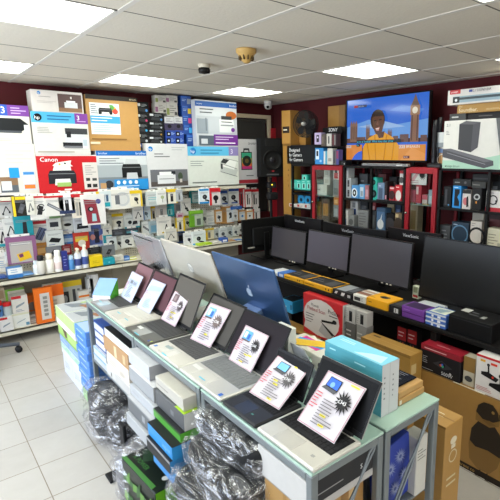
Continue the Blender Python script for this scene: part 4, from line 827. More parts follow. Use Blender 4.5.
# pale green carton edge at the photo's right border, behind the white one
b = settle(WX((499, 105, 512, 168), 3.7, .2), .09); b[4] = TOPZ
# coil box and black glossy sleeves between TV and cartons
wb((435.5, 147, 448, 167.5), 3.68, .12, '#b98a5a', [('r', 0, .72, 1, .92, '#6a86b4'), ('r', 0, .92, 1, 1, '#e0d8cc'), ('o', .35, .38, .3, .26, '#f0e8dc'), ('o', .75, .34, .26, .22, '#4a3a30')], 'tan and blue box with an oval picture right of the television', 'box', 'product_box', z=TOPZ)
wb((436.5, 132, 447, 146.8), 3.69, .11, '#c9ccce', [('r', 0, 0, 1, .3, '#8d949a')], 'white box standing on the tan and blue box', 'box', 'product_box')
def sleeve(p, X, label):
    b = WX(p, X, .05); b[4] = TOPZ; b = settle(b); reg(b); W, H = b[3]-b[2], b[5]-b[4]; m = MB(); n = 9; vs = []; fs = []
    for s in (-1, 1):
        for j in range(n+1):
            for i in range(n+1):
                u, v = i/n, j/n; th = .022*(math.sin(PI*u)*math.sin(PI*min(1, v*.8+.2)))**.5
                vs.append(((u-.5)*W, s*th*(1+.5*mnoise.noise((u*6, v*9, s))), v*H+.0*u))
    for q in (0, (n+1)**2):
        for j in range(n):
            for i in range(n): a_ = q+j*(n+1)+i; fs.append((a_, a_+1, a_+n+2, a_+n+1))
    m.add(vs, fs, M('#1c1b20', .18, var=.3, scale=25, bump=.6), smooth=True); o = m.build('plastic_sleeve')
    o.location = (b[0]+.025, (b[2]+b[3])/2, b[4]); o.rotation_euler = (0, 0, -PI/2); tag(o, label, 'plastic sleeve')
sleeve((429.5, 120, 436, 166), 3.64, 'tall black glossy plastic sleeve standing at the right edge of the television')
sleeve((434, 117, 441, 160), 3.79, 'black crinkled plastic sleeve behind the white box right of the television')

# ---- left of the television: sign, phone display, cartons, fan
b = WX((287, 144.5, 321, 165), 3.62, .2); b[4] = TOPZ; b = settle(b)
SX, SY = (b[2]+b[3])/2, b
t = thing('brand_sign', 'black sign block with white gaming slogan left of the phone boxes', 'sign', (b[0], SX, b[4]), rz=-PI/2); reg(b)
W, H, D = b[3]-b[2], b[5]-b[4], .16
MB().box((-W/2, 0, 0), (W/2, D, H), M('#151416', .35), .004).build('block', t)
MB().art(frameM((-W/2, -.0002, 0), (1, 0, 0), (0, 0, 1)), W, H, [('t', .08, .66, .17, 'Designed', '#e8e8e8', .42), ('t', .08, .41, .17, 'by Gamers', '#e8e8e8', .46), ('t', .08, .16, .17, 'for Gamers', '#e8e8e8', .46), ('t', .82, .2, .1, 'ZX', '#9a9a9a')]).build('slogan', t)
a, c = on(316, 165, 0, 3.6), on(340, 126, 0, 3.6)
t = thing('phone_display_stand', 'black two tier counter display with a white brand sign', 'display stand', (3.6, (a.y+c.y)/2, TOPZ), rz=-PI/2); w = (a.y-c.y)/2; hz = c.z-TOPZ
z1 = on(325, 146.2, 0, 3.56).z-TOPZ
MB().box((-w, .1, 0), (w, .115, hz), BLK, .003).build('back_panel', t)
MB().box((-w, -.03, 0), (w, .1, .006), BLK, .002).build('base', t)
MB().box((-w, -.02, z1-.008), (w, .1, z1), BLK, .002).build('shelf', t)
m = MB(); m.box((-.015, .02, hz-.075), (w, .03, hz), M('#0e0e10', .3), .002); m.build('sign_board', t)
MB().art(frameM((-.015, .0195, hz-.075), (1, 0, 0), (0, 0, 1)), w+.015, .075, [('t', .06, .3, .5, 'SONY', '#f4f4f4', .88)]).build('sign_lettering', t)
zs = TOPZ+z1
REG.append((3.58, 3.7, c.y, a.y, zs-.008, zs)); REG.append((3.57, 3.7, c.y, a.y, TOPZ, TOPZ+.006))
for p, col, ar, lb in (((314.5, 132.5, 321, 146), '#b9a8cc', [('r', .3, .2, .7, .8, '#2a2630'), ('e', .5, .6, .1, .08, '#cfc4dc')], 'lilac phone box on the upper tier of the black display stand'), ((321.2, 134, 325.8, 146), '#5a4f48', [('r', .2, .2, .5, .8, '#7a6e64')], 'brown grey phone box beside the lilac one'),
        ((326.5, 133.5, 331.3, 146), '#c9c4bc', [('r', .35, .2, .6, .8, '#4a4846')], 'white phone box on the upper tier'), ((331.5, 133.5, 336.2, 146), '#4a3a3e', [('r', .2, .1, .5, .9, '#6e3036'), ('r', .6, .1, .85, .9, '#8a8a88')], 'dark red and grey phone box, last on the upper tier')):
    wb(p, 3.595, .07, col, ar, lb, 'phone box', 'phone_box', 'phone boxes on the black display stand', z=zs)
for p, col, ar, lb in (((315, 147.8, 323.2, 163), '#2f86cc', [('r', .1, .3, .5, .9, '#dfe6ec'), ('r', .18, .5, .42, .82, '#1f2a36'), ('e', .7, .2, .1, .08, '#9cc8ee')], 'bright blue phone box on the lower tier'), ((323.4, 151, 327, 163), '#d5d8d8', [('r', .55, 0, 1, 1, '#3f9cc4')], 'slim white and blue phone box on the lower tier'),
        ((327.2, 148.3, 332.6, 163), '#cfccc4', [('r', .2, .2, .8, .4, '#9a968e')], 'white phone box on the lower tier'), ((332.8, 149.5, 335.8, 163), '#6d6c72', [('r', .2, .1, .8, .9, '#45444a')], 'slim grey phone box on the lower tier'), ((336, 149.5, 339.4, 163), '#4c4a8a', [('r', .1, .4, .9, .9, '#8a3a62')], 'purple phone box at the right of the lower tier')):
    wb(p, 3.595, .07, col, ar, lb, 'phone box', 'phone_box', 'phone boxes on the black display stand', z=TOPZ+.006)
BR = '#a27636'
wb((326.5, 104.5, 344, 140), 3.8, .12, BR, [('r', .64, 0, 1, 1, '#8a622c'), ('r', .3, .5, .42, .54, '#6a4a20')], 'brown carton standing between the fan and the television', 'carton', 'brown_carton', z=TOPZ)
# tall carton standing in the corner
b = WX((281, 143.5, 290.5, 285), 3.62, .16); b[4] = 0; b[3] = min(b[3], 4.75); b = settle(b, up=False)
carton('tall_carton', 'very tall brown carton standing in the corner beside the loudspeaker', 'carton', None, b, '-x', BR, [('r', 0, .985, 1, 1, '#7a5626')]+[('t', .62, .82-.035*k, .016, ch, '#2c2218', .35) for k, ch in enumerate('AVIT')])
b = WX((282, 110, 290, 143), 3.64, .14); b = settle(b, .12)
carton('brown_carton', 'brown carton with black tape mark on top of the tall corner carton', 'carton', None, b, '-x', '#a97d3e', [('r', .1, .32, .9, .52, '#2c2320'), ('x', .2, .36, .8, .48, 1, '#d8cfc0')])
b = WX((290.5, 118, 303, 144), 3.74, .14); b[4] = TOPZ+.0; b = settle(b)
carton('brown_carton', 'brown carton behind the fan and the black sign', 'carton', None, b, '-x', '#9a6f34', [('e', .6, .12, .04, .04, '#e0d8c8')])
# fan
c = on(305.5, 124, 0, 3.58); R_f = .15
t = thing('wall_fan', 'black round fan with wire guard above the black sign', 'fan', (3.58, c.y, c.z), rz=-PI/2+.35)
fm = M('#141315', .35)
for y_, nm in ((-.045, 'front_guard'), (.05, 'rear_guard')):
    m = MB()
    for rr in (R_f, R_f*.9, R_f*.8, R_f*.7, R_f*.6, R_f*.5, R_f*.4, R_f*.3): m.tube([(rr*math.cos(a*PI/18), y_*(1-.35*(rr/R_f)**3), rr*math.sin(a*PI/18)) for a in range(37)],   .0045 if rr == R_f else .0022, fm, 5, cap=False)
    for k in range(48):
        a = 2*PI*k/48; m.tube([(.03*math.cos(a), y_, .03*math.sin(a)), (R_f*.7*math.cos(a+.1), y_*.9, R_f*.7*math.sin(a+.1)), (R_f*math.cos(a+.16), y_*.65, R_f*math.sin(a+.16))],   .0018, fm, 4, cap=False)
    m.build(nm, t)
for k in range(5):
    a0 = 2*PI*k/5; m = MB(); vs = []; n = 7
    for i in range(n+1):
        rr = .025+(R_f*.86-.025)*i/n; wd = .32+.45*math.sin(PI*min(1, i/n*.8+.1))
        for j in range(5): a = a0+wd*(j/4-.5)+.25*i/n; vs.append((rr*math.cos(a), .022*(j/4-.5), rr*math.sin(a)))
    m.add(vs, [(i*5+j, i*5+j+1, i*5+j+6, i*5+j+5) for i in range(n) for j in range(4)], M('#1e1d20', .3), smooth=True).build('blade', t)
MB().lathe([(.02, -.02), (.024, 0), (.02, .03), (.0, .034)], M('#a8a6a2', .3), 20, T=RT((0, -.035, 0), rx=PI/2)).build('hub_badge', t)
MB().lathe([(.055, 0), (.06, .04), (.05, .1), (.03, .13)], fm, 20, T=RT((0, .05, 0), rx=-PI/2)).build('motor_housing', t)
MB().tube([(0, .12, 0), (0, .15, -.05), (0, .15, TOPZ-c.z+.02)], .013, fm, 10).lathe([(.09, TOPZ-c.z), (.09, TOPZ-c.z+.012), (.03, TOPZ-c.z+.025)], fm, 24, T=RT((0, .15, 0))).build('stand', t)
# loudspeaker on its pole
a, c = on(259, 137, 1, 4.93), on(286, 177, 1, 4.93)
sx = (a.x+c.x)/2; sw = (c.x-a.x)*.93; shh = a.z-c.z
t = thing('pole_stand', 'black tripod pole carrying the loudspeaker', 'speaker stand', (sx, 4.99, 0), rz=-.2)
MB().tube([(0, 0, .1), (0, 0, c.z)], .018, BLK, 14).build('pole', t)
MB().lathe([(.03, .5), (.03, .56), (.02, .57)], BLK, 14).build('collar', t)
for k in range(3):
    q = 2*PI*k/3+.5; MB().tube([(0, 0, .5), (.22*math.cos(q), .22*math.sin(q), .012)], .011, BLK, 8).build('leg', t)
p = on(267, 185, 1, 4.9)
MB().box((-.06, -.05, p.z-.045), (.06, .0, p.z+.03), M('#2b2a2c', .5), .006).box((-.012, -.054, p.z-.01), (.004, -.049, p.z+.004), EM('#e8d23a', 2)).build('power_box', t)
MB().box((-.07, -.09, p.z-.2), (.07, .01, p.z-.1), M('#1b1a1c', .6), .02).build('cable_bag', t)
t = thing('loudspeaker', 'black loudspeaker with round woofer on a pole in the corner', 'loudspeaker', (sx, 4.99, c.z), rz=-.35)
w = sw/2; hh = shh
poly = [(-w*.8, -.11), (w*.8, -.11), (w, -.06), (w*.75, .14), (-w*.75, .14), (-w, -.06)]
MB().prism(poly, .012, hh-.01, M('#060607', .5, scale=80, bump=.2)).build('cabinet', t)
m = MB(); m.lathe([(.125, 0), (.13, .008), (.118, .012), (.105, .004), (.05, -.02+.016), (.045, .002)], M('#0a0a0b', .35), 32, T=RT((0, -.112, hh*.44), rx=PI/2)); m.build('woofer', t)
MB().lathe([(.04, .004), (.03, .016), (0, .02)], M('#1f1d21', .25), 20, T=RT((0, -.112, hh*.44), rx=PI/2)).build('dust_cap', t)
MB().box((-.1, -.118, hh*.78), (.1, -.108, hh*.94), M('#0e0e0f', .4), .02).build('horn', t)
MB().box((-.08, -.114, hh*.06), (.08, -.109, hh*.1), M('#5a5a5e', .3, .6), .002).art(frameM((-.012, -.1145, hh*.15), (1, 0, 0), (0, 0, 1)), .03, .02, [('r', 0, 0, 1, 1, '#a8242c')]).build('badge', t)

# ---- contents of the left rack
TE = '#35b5a4'
GR1 = 'teal boxes in the black rack'
def tb(p, lb, X=3.6): wb(p, X, .12, TE, [('r', .15, .12, .85, .7, '#8fd8cc'), ('r', .35, .2, .65, .62, '#1f3a3a'), ('x', .2, .78, .8, .92, 1, '#d4f2ec')], lb, 'box', 'teal_box', GR1)
SH2 = on(300, 190, 0, XF).z
rk = [o for o in bpy.data.objects if o.name == 'shelving_unit'][0]
MB().box((-.19, -.19, SH2-.018), (.19, .19, SH2), BLK, .002).build('shelf', rk); reg((XF, 3.95, 4.135, 4.525, SH2-.018, SH2))
tb((290.8, 180, 296, 189.5), 'teal box at the left of the upper shelf in the black rack')
tb((296.2, 180.5, 301.2, 189.5), 'second teal box from the left in the black rack')
tb((301.4, 180.5, 306.3, 189.5), 'third teal box from the left in the black rack')
tb((306.5, 180.5, 311, 189.5), 'teal box nearest the red cabinet door')
tb((301.8, 175, 307, 180.3), 'small teal box on top of the third teal box')
SH3 = on(300, 208, 0, XF).z
MB().box((-.19, -.19, SH3-.018), (.19, .19, SH3), BLK, .002).build('shelf', rk); reg((XF, 3.95, 4.135, 4.525, SH3-.018, SH3))
for p, lb in (((297.6, 193, 304.8, 204), 'left blue box with round dark picture under the teal boxes'), ((305, 193, 310.8, 204), 'right blue box with round dark picture under the teal boxes')):
    wb(p, 3.66, .14, '#1f4f7c', [('e', .5, .5, .36, .34, '#2f9ad0'), ('e', .5, .5, .14, .13, '#12283a')], lb, 'box', 'round_device_box', tol=.12)
for p, c_, lb in (((287.5, 204.2, 296.3, 209.5), '#d8d4d0', 'flat white box with red mark at the left of the lower rack shelf'), ((296.5, 204.4, 304, 209.5), '#cfccc6', 'flat white box below the left blue box'), ((304.2, 204.6, 311, 209.5), '#c4c8c8', 'flat white box below the right blue box')):
    wb(p, 3.585, .07, c_, [('r', .1, .2, .4, .8, '#a8423c'), ('x', .5, .2, .9, .8, 2, '#7a7876')], lb, 'box', 'flat_box', tol=.12)
# ---- first cabinet
wb((314.8, 185, 326.8, 191.8), 3.62, .2, '#d8d5cc', [('x', .1, .3, .6, .7, 1, '#a8a49a')], 'wide white box inside the first red cabinet', tol=.12)
wb((323.5, 177, 330, 184.8), 3.64, .16, '#d2cfc8', [('r', .2, .2, .8, .7, '#bab6ac')], 'white box standing on the wide white box in the first cabinet', tol=.1)
wb((323.8, 168.5, 329.8, 176.8), 3.66, .14, '#c6c2ba', [('r', .2, .2, .8, .7, '#aaa69c')], 'topmost white box of the stack in the first cabinet', tol=.1)
wb((315, 180, 322.5, 184.8), 3.66, .14, '#88978c', [('x', .1, .3, .9, .7, 1, '#c8d2c8')], 'grey green box on the wide white box in the first cabinet', tol=.1)
for p, c_, lb in (((314, 202, 321, 215), '#7a4a2a', 'orange brown box on the lower shelf of the first cabinet'), ((321.5, 199, 330, 215), '#4f3f36', 'dark brown box on the lower shelf of the first cabinet')): wb(p, 3.64, .15, c_, [('r', .2, .3, .8, .8, '#a87438')], lb, tol=.2)
for p, c_, ar, lb, z in (((333, 168.5, 339.2, 179.5), '#cfc9c4', [('r', .2, .1, .8, .6, '#a8242c'), ('r', .3, .6, .7, .9, '#2a2a2c')], 'white and red box at the right side in the first cabinet', None), ((333, 180, 338.8, 194.5), '#8d8f8f', [('r', .15, .1, .85, .5, '#6d6f70')], 'grey box at the right side in the first cabinet', None), ((333.5, 196, 338.6, 205), '#c87a2a', [('r', .2, .2, .8, .6, '#e8b070')], 'orange box on the lower shelf right in the first cabinet', None), ((333.2, 205, 338.8, 217), '#7d8084', [('r', .2, .1, .8, .7, '#a4a8ac')], 'grey box below the orange one in the first cabinet', None)):
    wb(p, 3.62, .1, c_, ar, lb, tol=.05)
# ---- rack under the television
SPK = lambda: [('r', .3, .12, .7, .78, '#1d1e20'), ('e', .5, .32, .14, .14, '#4a4c50'), ('e', .5, .62, .08, .08, '#4a4c50')]
for p, lb in (((341.2, 188, 345.8, 197), 'lower left'), ((346, 188, 350.9, 197), 'lower right'), ((341.2, 178.2, 345.8, 187.8), 'upper left'), ((346, 178.2, 350.9, 187.8), 'upper right')):
    wb(p, 3.6, .11, '#a9acae', SPK(), 'pale grey speaker box, %s of four at the left under the television' % lb, 'speaker box', 'speaker_box', 'pale grey speaker boxes')
wb((342, 167.3, 348.3, 178), 3.61, .1, '#cbcbca', [('r', 0, .7, 1, 1, '#8a8c90'), ('r', .3, .2, .6, .6, '#2c2c2e')], 'white and grey box on top of the four speaker boxes')
wb((351.4, 185.5, 358.8, 196.5), 3.6, .1, '#4a8cc4', [('e', .42, .42, .3, .36, '#dfe6ea'), ('e', .42, .42, .2, .26, '#1b1c20'), ('e', .42, .42, .09, .11, '#c4c8cc')], 'blue box with round black camera picture')
wb((359, 184.5, 364.6, 196.5), 3.605, .1, '#5f9ccc', [('r', .2, .15, .8, .8, '#c4d2dc'), ('r', .3, .2, .7, .55, '#8895a0')], 'light blue box right of the round camera box')
wb((364.8, 185.5, 368.8, 196.5), 3.61, .1, '#a86a72', [('r', .2, .2, .8, .7, '#c89aa0')], 'pink grey box at the middle post')
for p, lb in (((371.2, 187, 376.8, 196.8), 'lower'), ((371.2, 177.6, 376.8, 186.8), 'upper')): wb(p, 3.6, .1, TE, [('e', .45, .48, .28, .3, '#15282a'), ('e', .45, .48, .12, .14, '#4d5a5c')], '%s teal box with black ring in the rack under the television' % lb, 'box', 'teal_box')
wb((377.2, 183, 384.2, 197), 3.61, .1, '#6f86a4', [('r', .2, .1, .8, .7, '#45566e'), ('x', .2, .75, .8, .9, 1, '#c4d0de')], 'blue grey box beside the ringed teal boxes')
wb((384.5, 181.5, 387.4, 197), 3.62, .1, '#2c2326', [('r', .2, .1, .8, .3, '#c48a98')], 'narrow black box with pink corner')
wb((389.2, 186.8, 394.6, 197.5), 3.6, .1, '#b02430', [('e', .5, .45, .24, .3, '#3a1a1e'), ('r', .1, .85, .9, .95, '#e8c8c8')], 'small red box with dark picture')
wb((395, 185.3, 402, 198), 3.6, .1, '#c22631', [('e', .5, .4, .2, .3, '#d8d4d0'), ('x', .1, .8, .9, .95, 1, '#f0d0d0')], 'red box with white mouse picture', 'mouse box', 'mouse_box')
o = wb((399.4, 170.8, 403.6, 184.8), 3.62, .04, '#cfcac8', [('r', 0, .8, 1, 1, '#b02430'), ('e', .5, .35, .22, .22, '#4a4648')], 'white and red pack standing on the red mouse box', 'mouse pack', 'mouse_pack', tol=.03)
for i, lb in enumerate(('lowest', 'second', 'third', 'topmost')):
    y = 201.5-1.4*i
# keyboards lying in front on the middle shelf
for i, (pa, pb, lb) in enumerate(((376, 390, 'black keyboard lying at the front of the shelf under the teal boxes'), (388, 403, 'black keyboard lying at the front of the shelf under the red mouse box'))):
    a, c = on(pa, 199, 0, 3.575), on(pb, 199, 0, 3.575); w = (a.y-c.y)/2
    t = thing('keyboard', lb, 'keyboard', (3.584, (a.y+c.y)/2, MIDZ), rz=-PI/2)
    MB().box((-w, -.012, .0), (w, .012, .012), M('#1d1d20', .4), .003).build('body', t)
    m = MB()
    for k in range(12): m.box((-w+.008+k*(2*w-.016)/12, -.01, .012), (-w+.004+(k+1)*(2*w-.016)/12, .01, .016), M('#3a3a3f', .5), .001)
    m.build('keys', t)
# hanging black cables
m = MB(); a = on(376, 168, 0, 3.8)
for k in range(5): m.tube([(3.8, a.y-.02*k, TOPZ-.02), (3.79, a.y-.02*k+.02*math.sin(k), TOPZ-.09), (3.8, a.y-.015*k-.03, TOPZ-.14-.01*k), (3.79, a.y-.02*k-.01, TOPZ-.06), (3.8, a.y-.02*k-.015, TOPZ-.02)], .004, BLK, 6)
tag(m.build('hanging_cables'), 'tangle of black cables hanging under the television shelf', 'cable')
# second tier, partly behind the monitors
for p, c_, ar, lb in (((340.3, 210, 347.8, 226), '#d4d2ce', [('r', .2, .1, .8, .5, '#5a78a8'), ('r', .2, .6, .8, .8, '#b8b4ae')], 'white box with blue picture on the lower rack shelf at left'), ((348.2, 216, 354, 226), '#8d8f90', [('e', .5, .5, .25, .25, '#5a5c5e')], 'small grey box on the lower rack shelf'),
        ((350, 201.5, 357.6, 215.5), '#d4d4d2', [('r', .25, .1, .8, .7, '#2f4a86'), ('r', .3, .75, .7, .95, '#8a8c90')], 'white box with dark blue device picture standing behind'), ((357.9, 211, 368.3, 226), '#7d7e80', [('x', .1, .1, .9, .9, 6, '#5c5d60')], 'wide grey ribbed box left of the middle post'),
        ((370.4, 211, 375.8, 226), '#3a3c40', [('r', .2, .2, .8, .8, '#55585c')], 'dark grey box right of the middle post'), ((376.2, 208.3, 385, 227), '#4a6a8e', [('e', .5, .35, .16, .2, '#d4d8da'), ('p', [(.4, .5), (.7, .8), (.55, .3)], '#c8ced2'), ('r', 0, .85, 1, 1, '#36506e')], 'blue box with white animal picture'), ((394.5, 213.5, 402.3, 227), '#7a6650', [('e', .5, .5, .25, .3, '#3a2e26'), ('r', .1, .8, .5, .95, '#c8b48a')], 'brown box at the right of the lower rack shelf')):
    wb(p, 3.6 if lb[-6:] != 'behind' else 3.72, .1, c_, ar, lb, tol=.14, z=LOWZ if lb[-6:] != 'behind' else None)
# ---- second cabinet: poster and boxes behind glass
wb((408.5, 169, 427, 184.3), 3.600, .004, '#e4dcdc', [('p', [(.05, .2), (.5, .85), (.6, .75), (.3, .2)], '#d8a0a8'), ('s', .76, .62, .3, '#1d1c1f'), ('x', .1, .08, .6, .3, 2, '#a86a78'), ('t', .1, .82, .09, 'OFFER', '#c83a52', .3)], 'white price poster with black star inside the second red cabinet', 'poster', 'price_poster', tol=0)
for p, c_, ar, lb in (((409, 190, 415, 203.5), '#d8607a', [('r', 0, .1, .3, .9, '#e8d8d8')], 'pink and white box in the second cabinet'), ((415.2, 185, 421.5, 203.5), '#c83a4a', [('r', .1, .5, .5, .9, '#e8c8c8')], 'tall red box in the second cabinet'), ((421.8, 195, 427.5, 203.5), '#cdb8b4', [('r', 0, .5, 1, 1, '#c85a6a')], 'white and pink box in the second cabinet'), ((428, 190, 433.5, 203.5), '#9ab0be', [('r', .2, .1, .8, .6, '#cbd8e0')], 'pale blue box in the second cabinet')):
    wb(p, 3.64, .1, c_, ar, lb, tol=.1)
for p, c_, lb in (((409, 212, 414.5, 226), '#8a6a2e', 'ochre box on the lower shelf of the second cabinet'), ((414.8, 216, 421, 226), '#2f4a86', 'dark blue box on the lower shelf of the second cabinet'), ((421.3, 211, 428, 226), '#b08a2a', 'yellow brown box on the lower shelf of the second cabinet'), ((428.3, 214, 434, 226), '#3a3a3e', 'black box on the lower shelf of the second cabinet')): wb(p, 3.63, .1, c_, [('r', .2, .3, .8, .8, '#c9c2b4')], lb, tol=.25)
# ---- right rack
wb((442.8, 186.5, 451.4, 209), 3.6, .1, '#1d1d20', [('r', .2, .1, .5, .85, '#3a3b40'), ('e', .75, .12, .04, .04, '#4a90c8')], 'tall black box at the left of the right rack', z=MIDZ)
wb((451.7, 186, 461.4, 209), 3.6, .1, '#2f8fd8', [('p', [(.25, .1), (.85, .1), (.85, .3), (.6, .5), (.85, .7), (.85, .85), (.25, .85)], '#1c2026'), ('x', .1, .88, .9, .97, 1, '#cfe6f8')], 'bright blue box with black device cutout', z=MIDZ)
wb((461.6, 190, 471.2, 209.5), 3.6, .1, '#cfc8c6', [('r', 0, .8, 1, 1, '#2a2a2c'), ('e', .4, .4, .14, .2, '#c46a72'), ('p', [(.55, .1), (.8, .15), (.7, .7), (.5, .6)], '#2a2a2e')], 'white box with pink and black headset picture beside the blue box', z=MIDZ)
wb((471.5, 188.5, 482, 210), 3.6, .1, '#1f1e20', [('e', .5, .6, .16, .14, '#b8b8ba'), ('e', .5, .6, .09, .08, '#2a2a2c'), ('r', .4, .3, .55, .4, '#d88a2a')], 'black box with round silver picture and orange mark', z=MIDZ)
wb((485, 191.5, 504, 212), 3.6, .1, '#d9d4d2', [('r', 0, 0, 1, .2, '#b02430'), ('o', .42, .56, .24, .18, '#2a2a2e'), ('r', .2, .36, .28, .56, '#2a2a2e'), ('r', .56, .36, .64, .56, '#2a2a2e'), ('x', .1, .84, .7, .95, 1, '#8a8688')], 'white and red box with a headset picture at the right photo edge', 'headset box', 'headset_box', z=MIDZ)
wb((453, 179.5, 471, 185.7), 3.6, .12, '#2a2a2c', [('e', .7, .5, .2, .2, '#5a5a5e'), ('x', .1, .3, .5, .7, 1, '#8a8a8c')], 'flat black box lying on the blue box', tol=.1)
wb((471.3, 182, 486, 188.3), 3.6, .12, '#333331', [('x', .1, .3, .8, .7, 1, '#77756f')], 'flat dark box lying on the black box with round silver picture', tol=.1)
wb((470, 174.5, 492, 181.8), 3.62, .12, '#1a1a1c', [('r', .05, .3, .95, .5, '#2e2e32')], 'long black box on top of the flat dark box', tol=.1)
wb((445, 169.5, 448.5, 186), 3.7, .04, '#c9c2b0', [('r', .2, .1, .8, .8, '#a89e88')], 'narrow cream pack standing behind the tall black box', tol=.3)
wb((451, 223.5, 468.8, 240), 3.6, .12, '#26384c', [('o', .5, .5, .4, .34, '#5f86a8'), ('x', .1, .84, .5, .95, 1, '#b8c8d8')], 'dark blue headset box on the lower shelf of the right rack', 'headset box', 'headset_box', z=LOWZ+.0)
wb((469.5, 222, 482, 240), 3.6, .12, '#cdc6c0', [('o', .6, .45, .34, .26, '#232326'), ('x', .1, .8, .6, .95, 2, '#8a8480')], 'white box with a big black headset, lower shelf of the right rack', 'headset box', 'headset_box', z=LOWZ)
wb((485, 230, 504, 247), 3.59, .12, '#d2cdb8', [('x', .15, .3, .8, .8, 4, '#8a8678'), ('r', .7, .1, .95, .4, '#a8a494')], 'cream box with printed lines at the right photo edge', z=LOWZ)

# further small stock that fills the racks
for p, X, c_, ar, lb, z in (((385.6, 214, 393.8, 228), 3.62, '#1f1e20', [('e', .5, .5, .3, .3, '#3a383c')], 'black box between the animal picture box and the brown box, lower rack shelf', LOWZ),
        ((349.5, 176, 357, 185), 3.74, '#3a2c2e', [('r', .2, .2, .8, .8, '#7a5a58')], 'dark box standing behind the round camera box', MIDZ),
        ((359, 174, 367.5, 184), 3.76, '#4a4c50', [('x', .2, .2, .8, .8, 3, '#8a8c90')], 'dark grey box behind the light blue box', MIDZ),
        ((378, 174, 386, 183), 3.76, '#5c2a30', [('r', .2, .2, .8, .8, '#8a4a4e')], 'maroon box behind the blue grey box', MIDZ),
        ((389, 177, 397, 187), 3.76, '#2a2a2e', [('e', .5, .5, .3, .3, '#6d6d72')], 'black box behind the small red box', MIDZ),
        ((438, 196, 442.5, 209), 3.62, '#2c2c30', [('r', .2, .2, .8, .8, '#55555a')], 'slim dark box at the left post of the right rack', MIDZ),
        ((439, 226, 450.5, 241), 3.62, '#4a4c50', [('x', .2, .2, .8, .8, 3, '#8a8c90'), ('r', .1, .1, .4, .4, '#9a3a3a')], 'grey box left of the dark blue headset box', LOWZ),
        ((472, 212, 484, 222), 3.76, '#c9c2b4', [('x', .2, .2, .8, .8, 3, '#8a8478')], 'cream box standing behind the big black headset box', None),
        ((486, 213, 504, 229), 3.76, '#3a2226', [('r', .2, .2, .8, .8, '#6a3a3e')], 'dark maroon box behind the cream box with printed lines', LOWZ),
        ((487, 176, 504, 190), 3.74, '#2a2c30', [('x', .2, .2, .8, .8, 2, '#6d6f74')], 'dark box behind the white and red headset box', None),
        ((409, 204.5, 418, 211), 3.72, '#c8b49a', [('r', .2, .2, .8, .8, '#a88a62')], 'tan box deep in the second cabinet', None),
        ((343, 199.5, 349.4, 209.5), 3.76, '#6d4a3a', [('r', .2, .2, .8, .8, '#9a7258')], 'brown box deep on the lower rack shelf at left', None),
        ((360, 200.5, 367.5, 210.5), 3.76, '#33363a', [('r', .2, .2, .8, .8, '#5a5e64')], 'charcoal box deep behind the wide grey ribbed box', None),
        ((370.5, 200.5, 376, 210.5), 3.76, '#8a3038', [('r', .2, .2, .8, .8, '#c8a0a0')], 'red box deep on the lower rack shelf right of the middle post', None),
        ((387, 202.5, 394, 213.5), 3.76, '#b9a98a', [('r', .2, .2, .8, .8, '#8a7a5a')], 'tan box deep on the lower rack shelf under the red boxes', None),
        ((395, 203.5, 401, 213), 3.76, '#2f3f5c', [('r', .2, .2, .8, .8, '#6a7fa4')], 'navy box deep on the lower rack shelf under the mouse box', None)):
    b = WX(p, X, .09)
    if z is None: z = LOWZ if p[3] > 196 else MIDZ
    b[4] = z
    b = settle(b, .02)
    carton('product_box', lb, 'box', None, b, '-x', c_, ar)
# ------------------------------------------------------------------ glass topped counters with laptops
CT = .80
TUBE = M('#7f868a', .38, .4); GTOP = M('#a6c2b6', .12, var=.03, coat=.3)
def counter(label, x0, x1, y0, y1, near=False, foot=False):
    cx, cy = (x0+x1)/2, (y0+y1)/2; t = thing('display_counter', label, 'display counter', (cx, cy, 0), group='glass topped steel counters')
    a, b = (x1-x0)/2-.001, (y1-y0)/2-.002
    for sx in (-1, 1):
        for sy in (-1, 1):
            X = sx*(a-.014); Y = sy*(b-.014)
            MB().box((X-.014, Y-.014, .012), (X+.014, Y+.014, CT-.012), TUBE, .003).box((X-.016, Y-.016, 0), (X+.016, Y+.016, .014), M('#1a1a1a', .6), .003).build('leg', t)
    m = MB()
    for sx in (-1, 1): m.box((sx*(a-.014)-.014, -b+.028, CT-.038), (sx*(a-.014)+.014, b-.028, CT-.01), TUBE, .003)
    for sy in (-1, 1): m.box((-a+.028, sy*(b-.014)-.014, CT-.038), (a-.028, sy*(b-.014)+.014, CT-.01), TUBE, .003)
    m.build('top_rail', t)
    MB().box((-a, -b, CT-.01), (a, b, CT), GTOP, .002).build('glass_top', t)
    m = MB(); m.box((-a+.004, -b+.028, .385), (a-.004, b-.028, .40), TUBE, .003)
    for sx in (-1, 1): m.box((sx*(a-.014)-.012, -b+.02, .375), (sx*(a-.014)+.012, b-.02, .402), TUBE, .003)
    m.build('shelf', t)
    if near:
        for s in (-1, 1):
            MB().tube([(a-.03, -b+.012, .765), (a-.05-.012*s, -b+.012, .74), (.012*s, -b+.012, .57), (-a+.05+.012*s, -b+.012, .40)], .005, TUBE, 8).build('cross_brace', t)
    if foot:
        m = MB(); m.box((-a-.16, b-.03, 0), (a, b, .028), M('#1a1b1d', .5), .006).box((-a+.0, b-.034, .0), (-a+.045, b-.002, .36), M('#1a1b1d', .5), .005); m.build('foot', t)
    reg((x0, x1, y0, y1, CT-.01, CT)); reg((x0, x1, y0, y1, .375, .402))
counter('nearest front counter under the laptop with the black £ price star card', .80, 1.135, .93, 1.635, near=True)
counter('middle front counter under the two silver laptops', .80, 1.135, 1.645, 2.37)
counter('far front counter at the paper box stack', .80, 1.135, 2.38, 3.22)
counter('nearest rear counter under the cyan box', 1.145, 1.47, .93, 1.635, near=True)
counter('middle rear counter under the blue computer', 1.145, 1.47, 1.645, 2.37)
counter('far rear counter under the leftmost all-in-one screen', 1.145, 1.47, 2.38, 3.22)
ALU = '#c3c1bd'
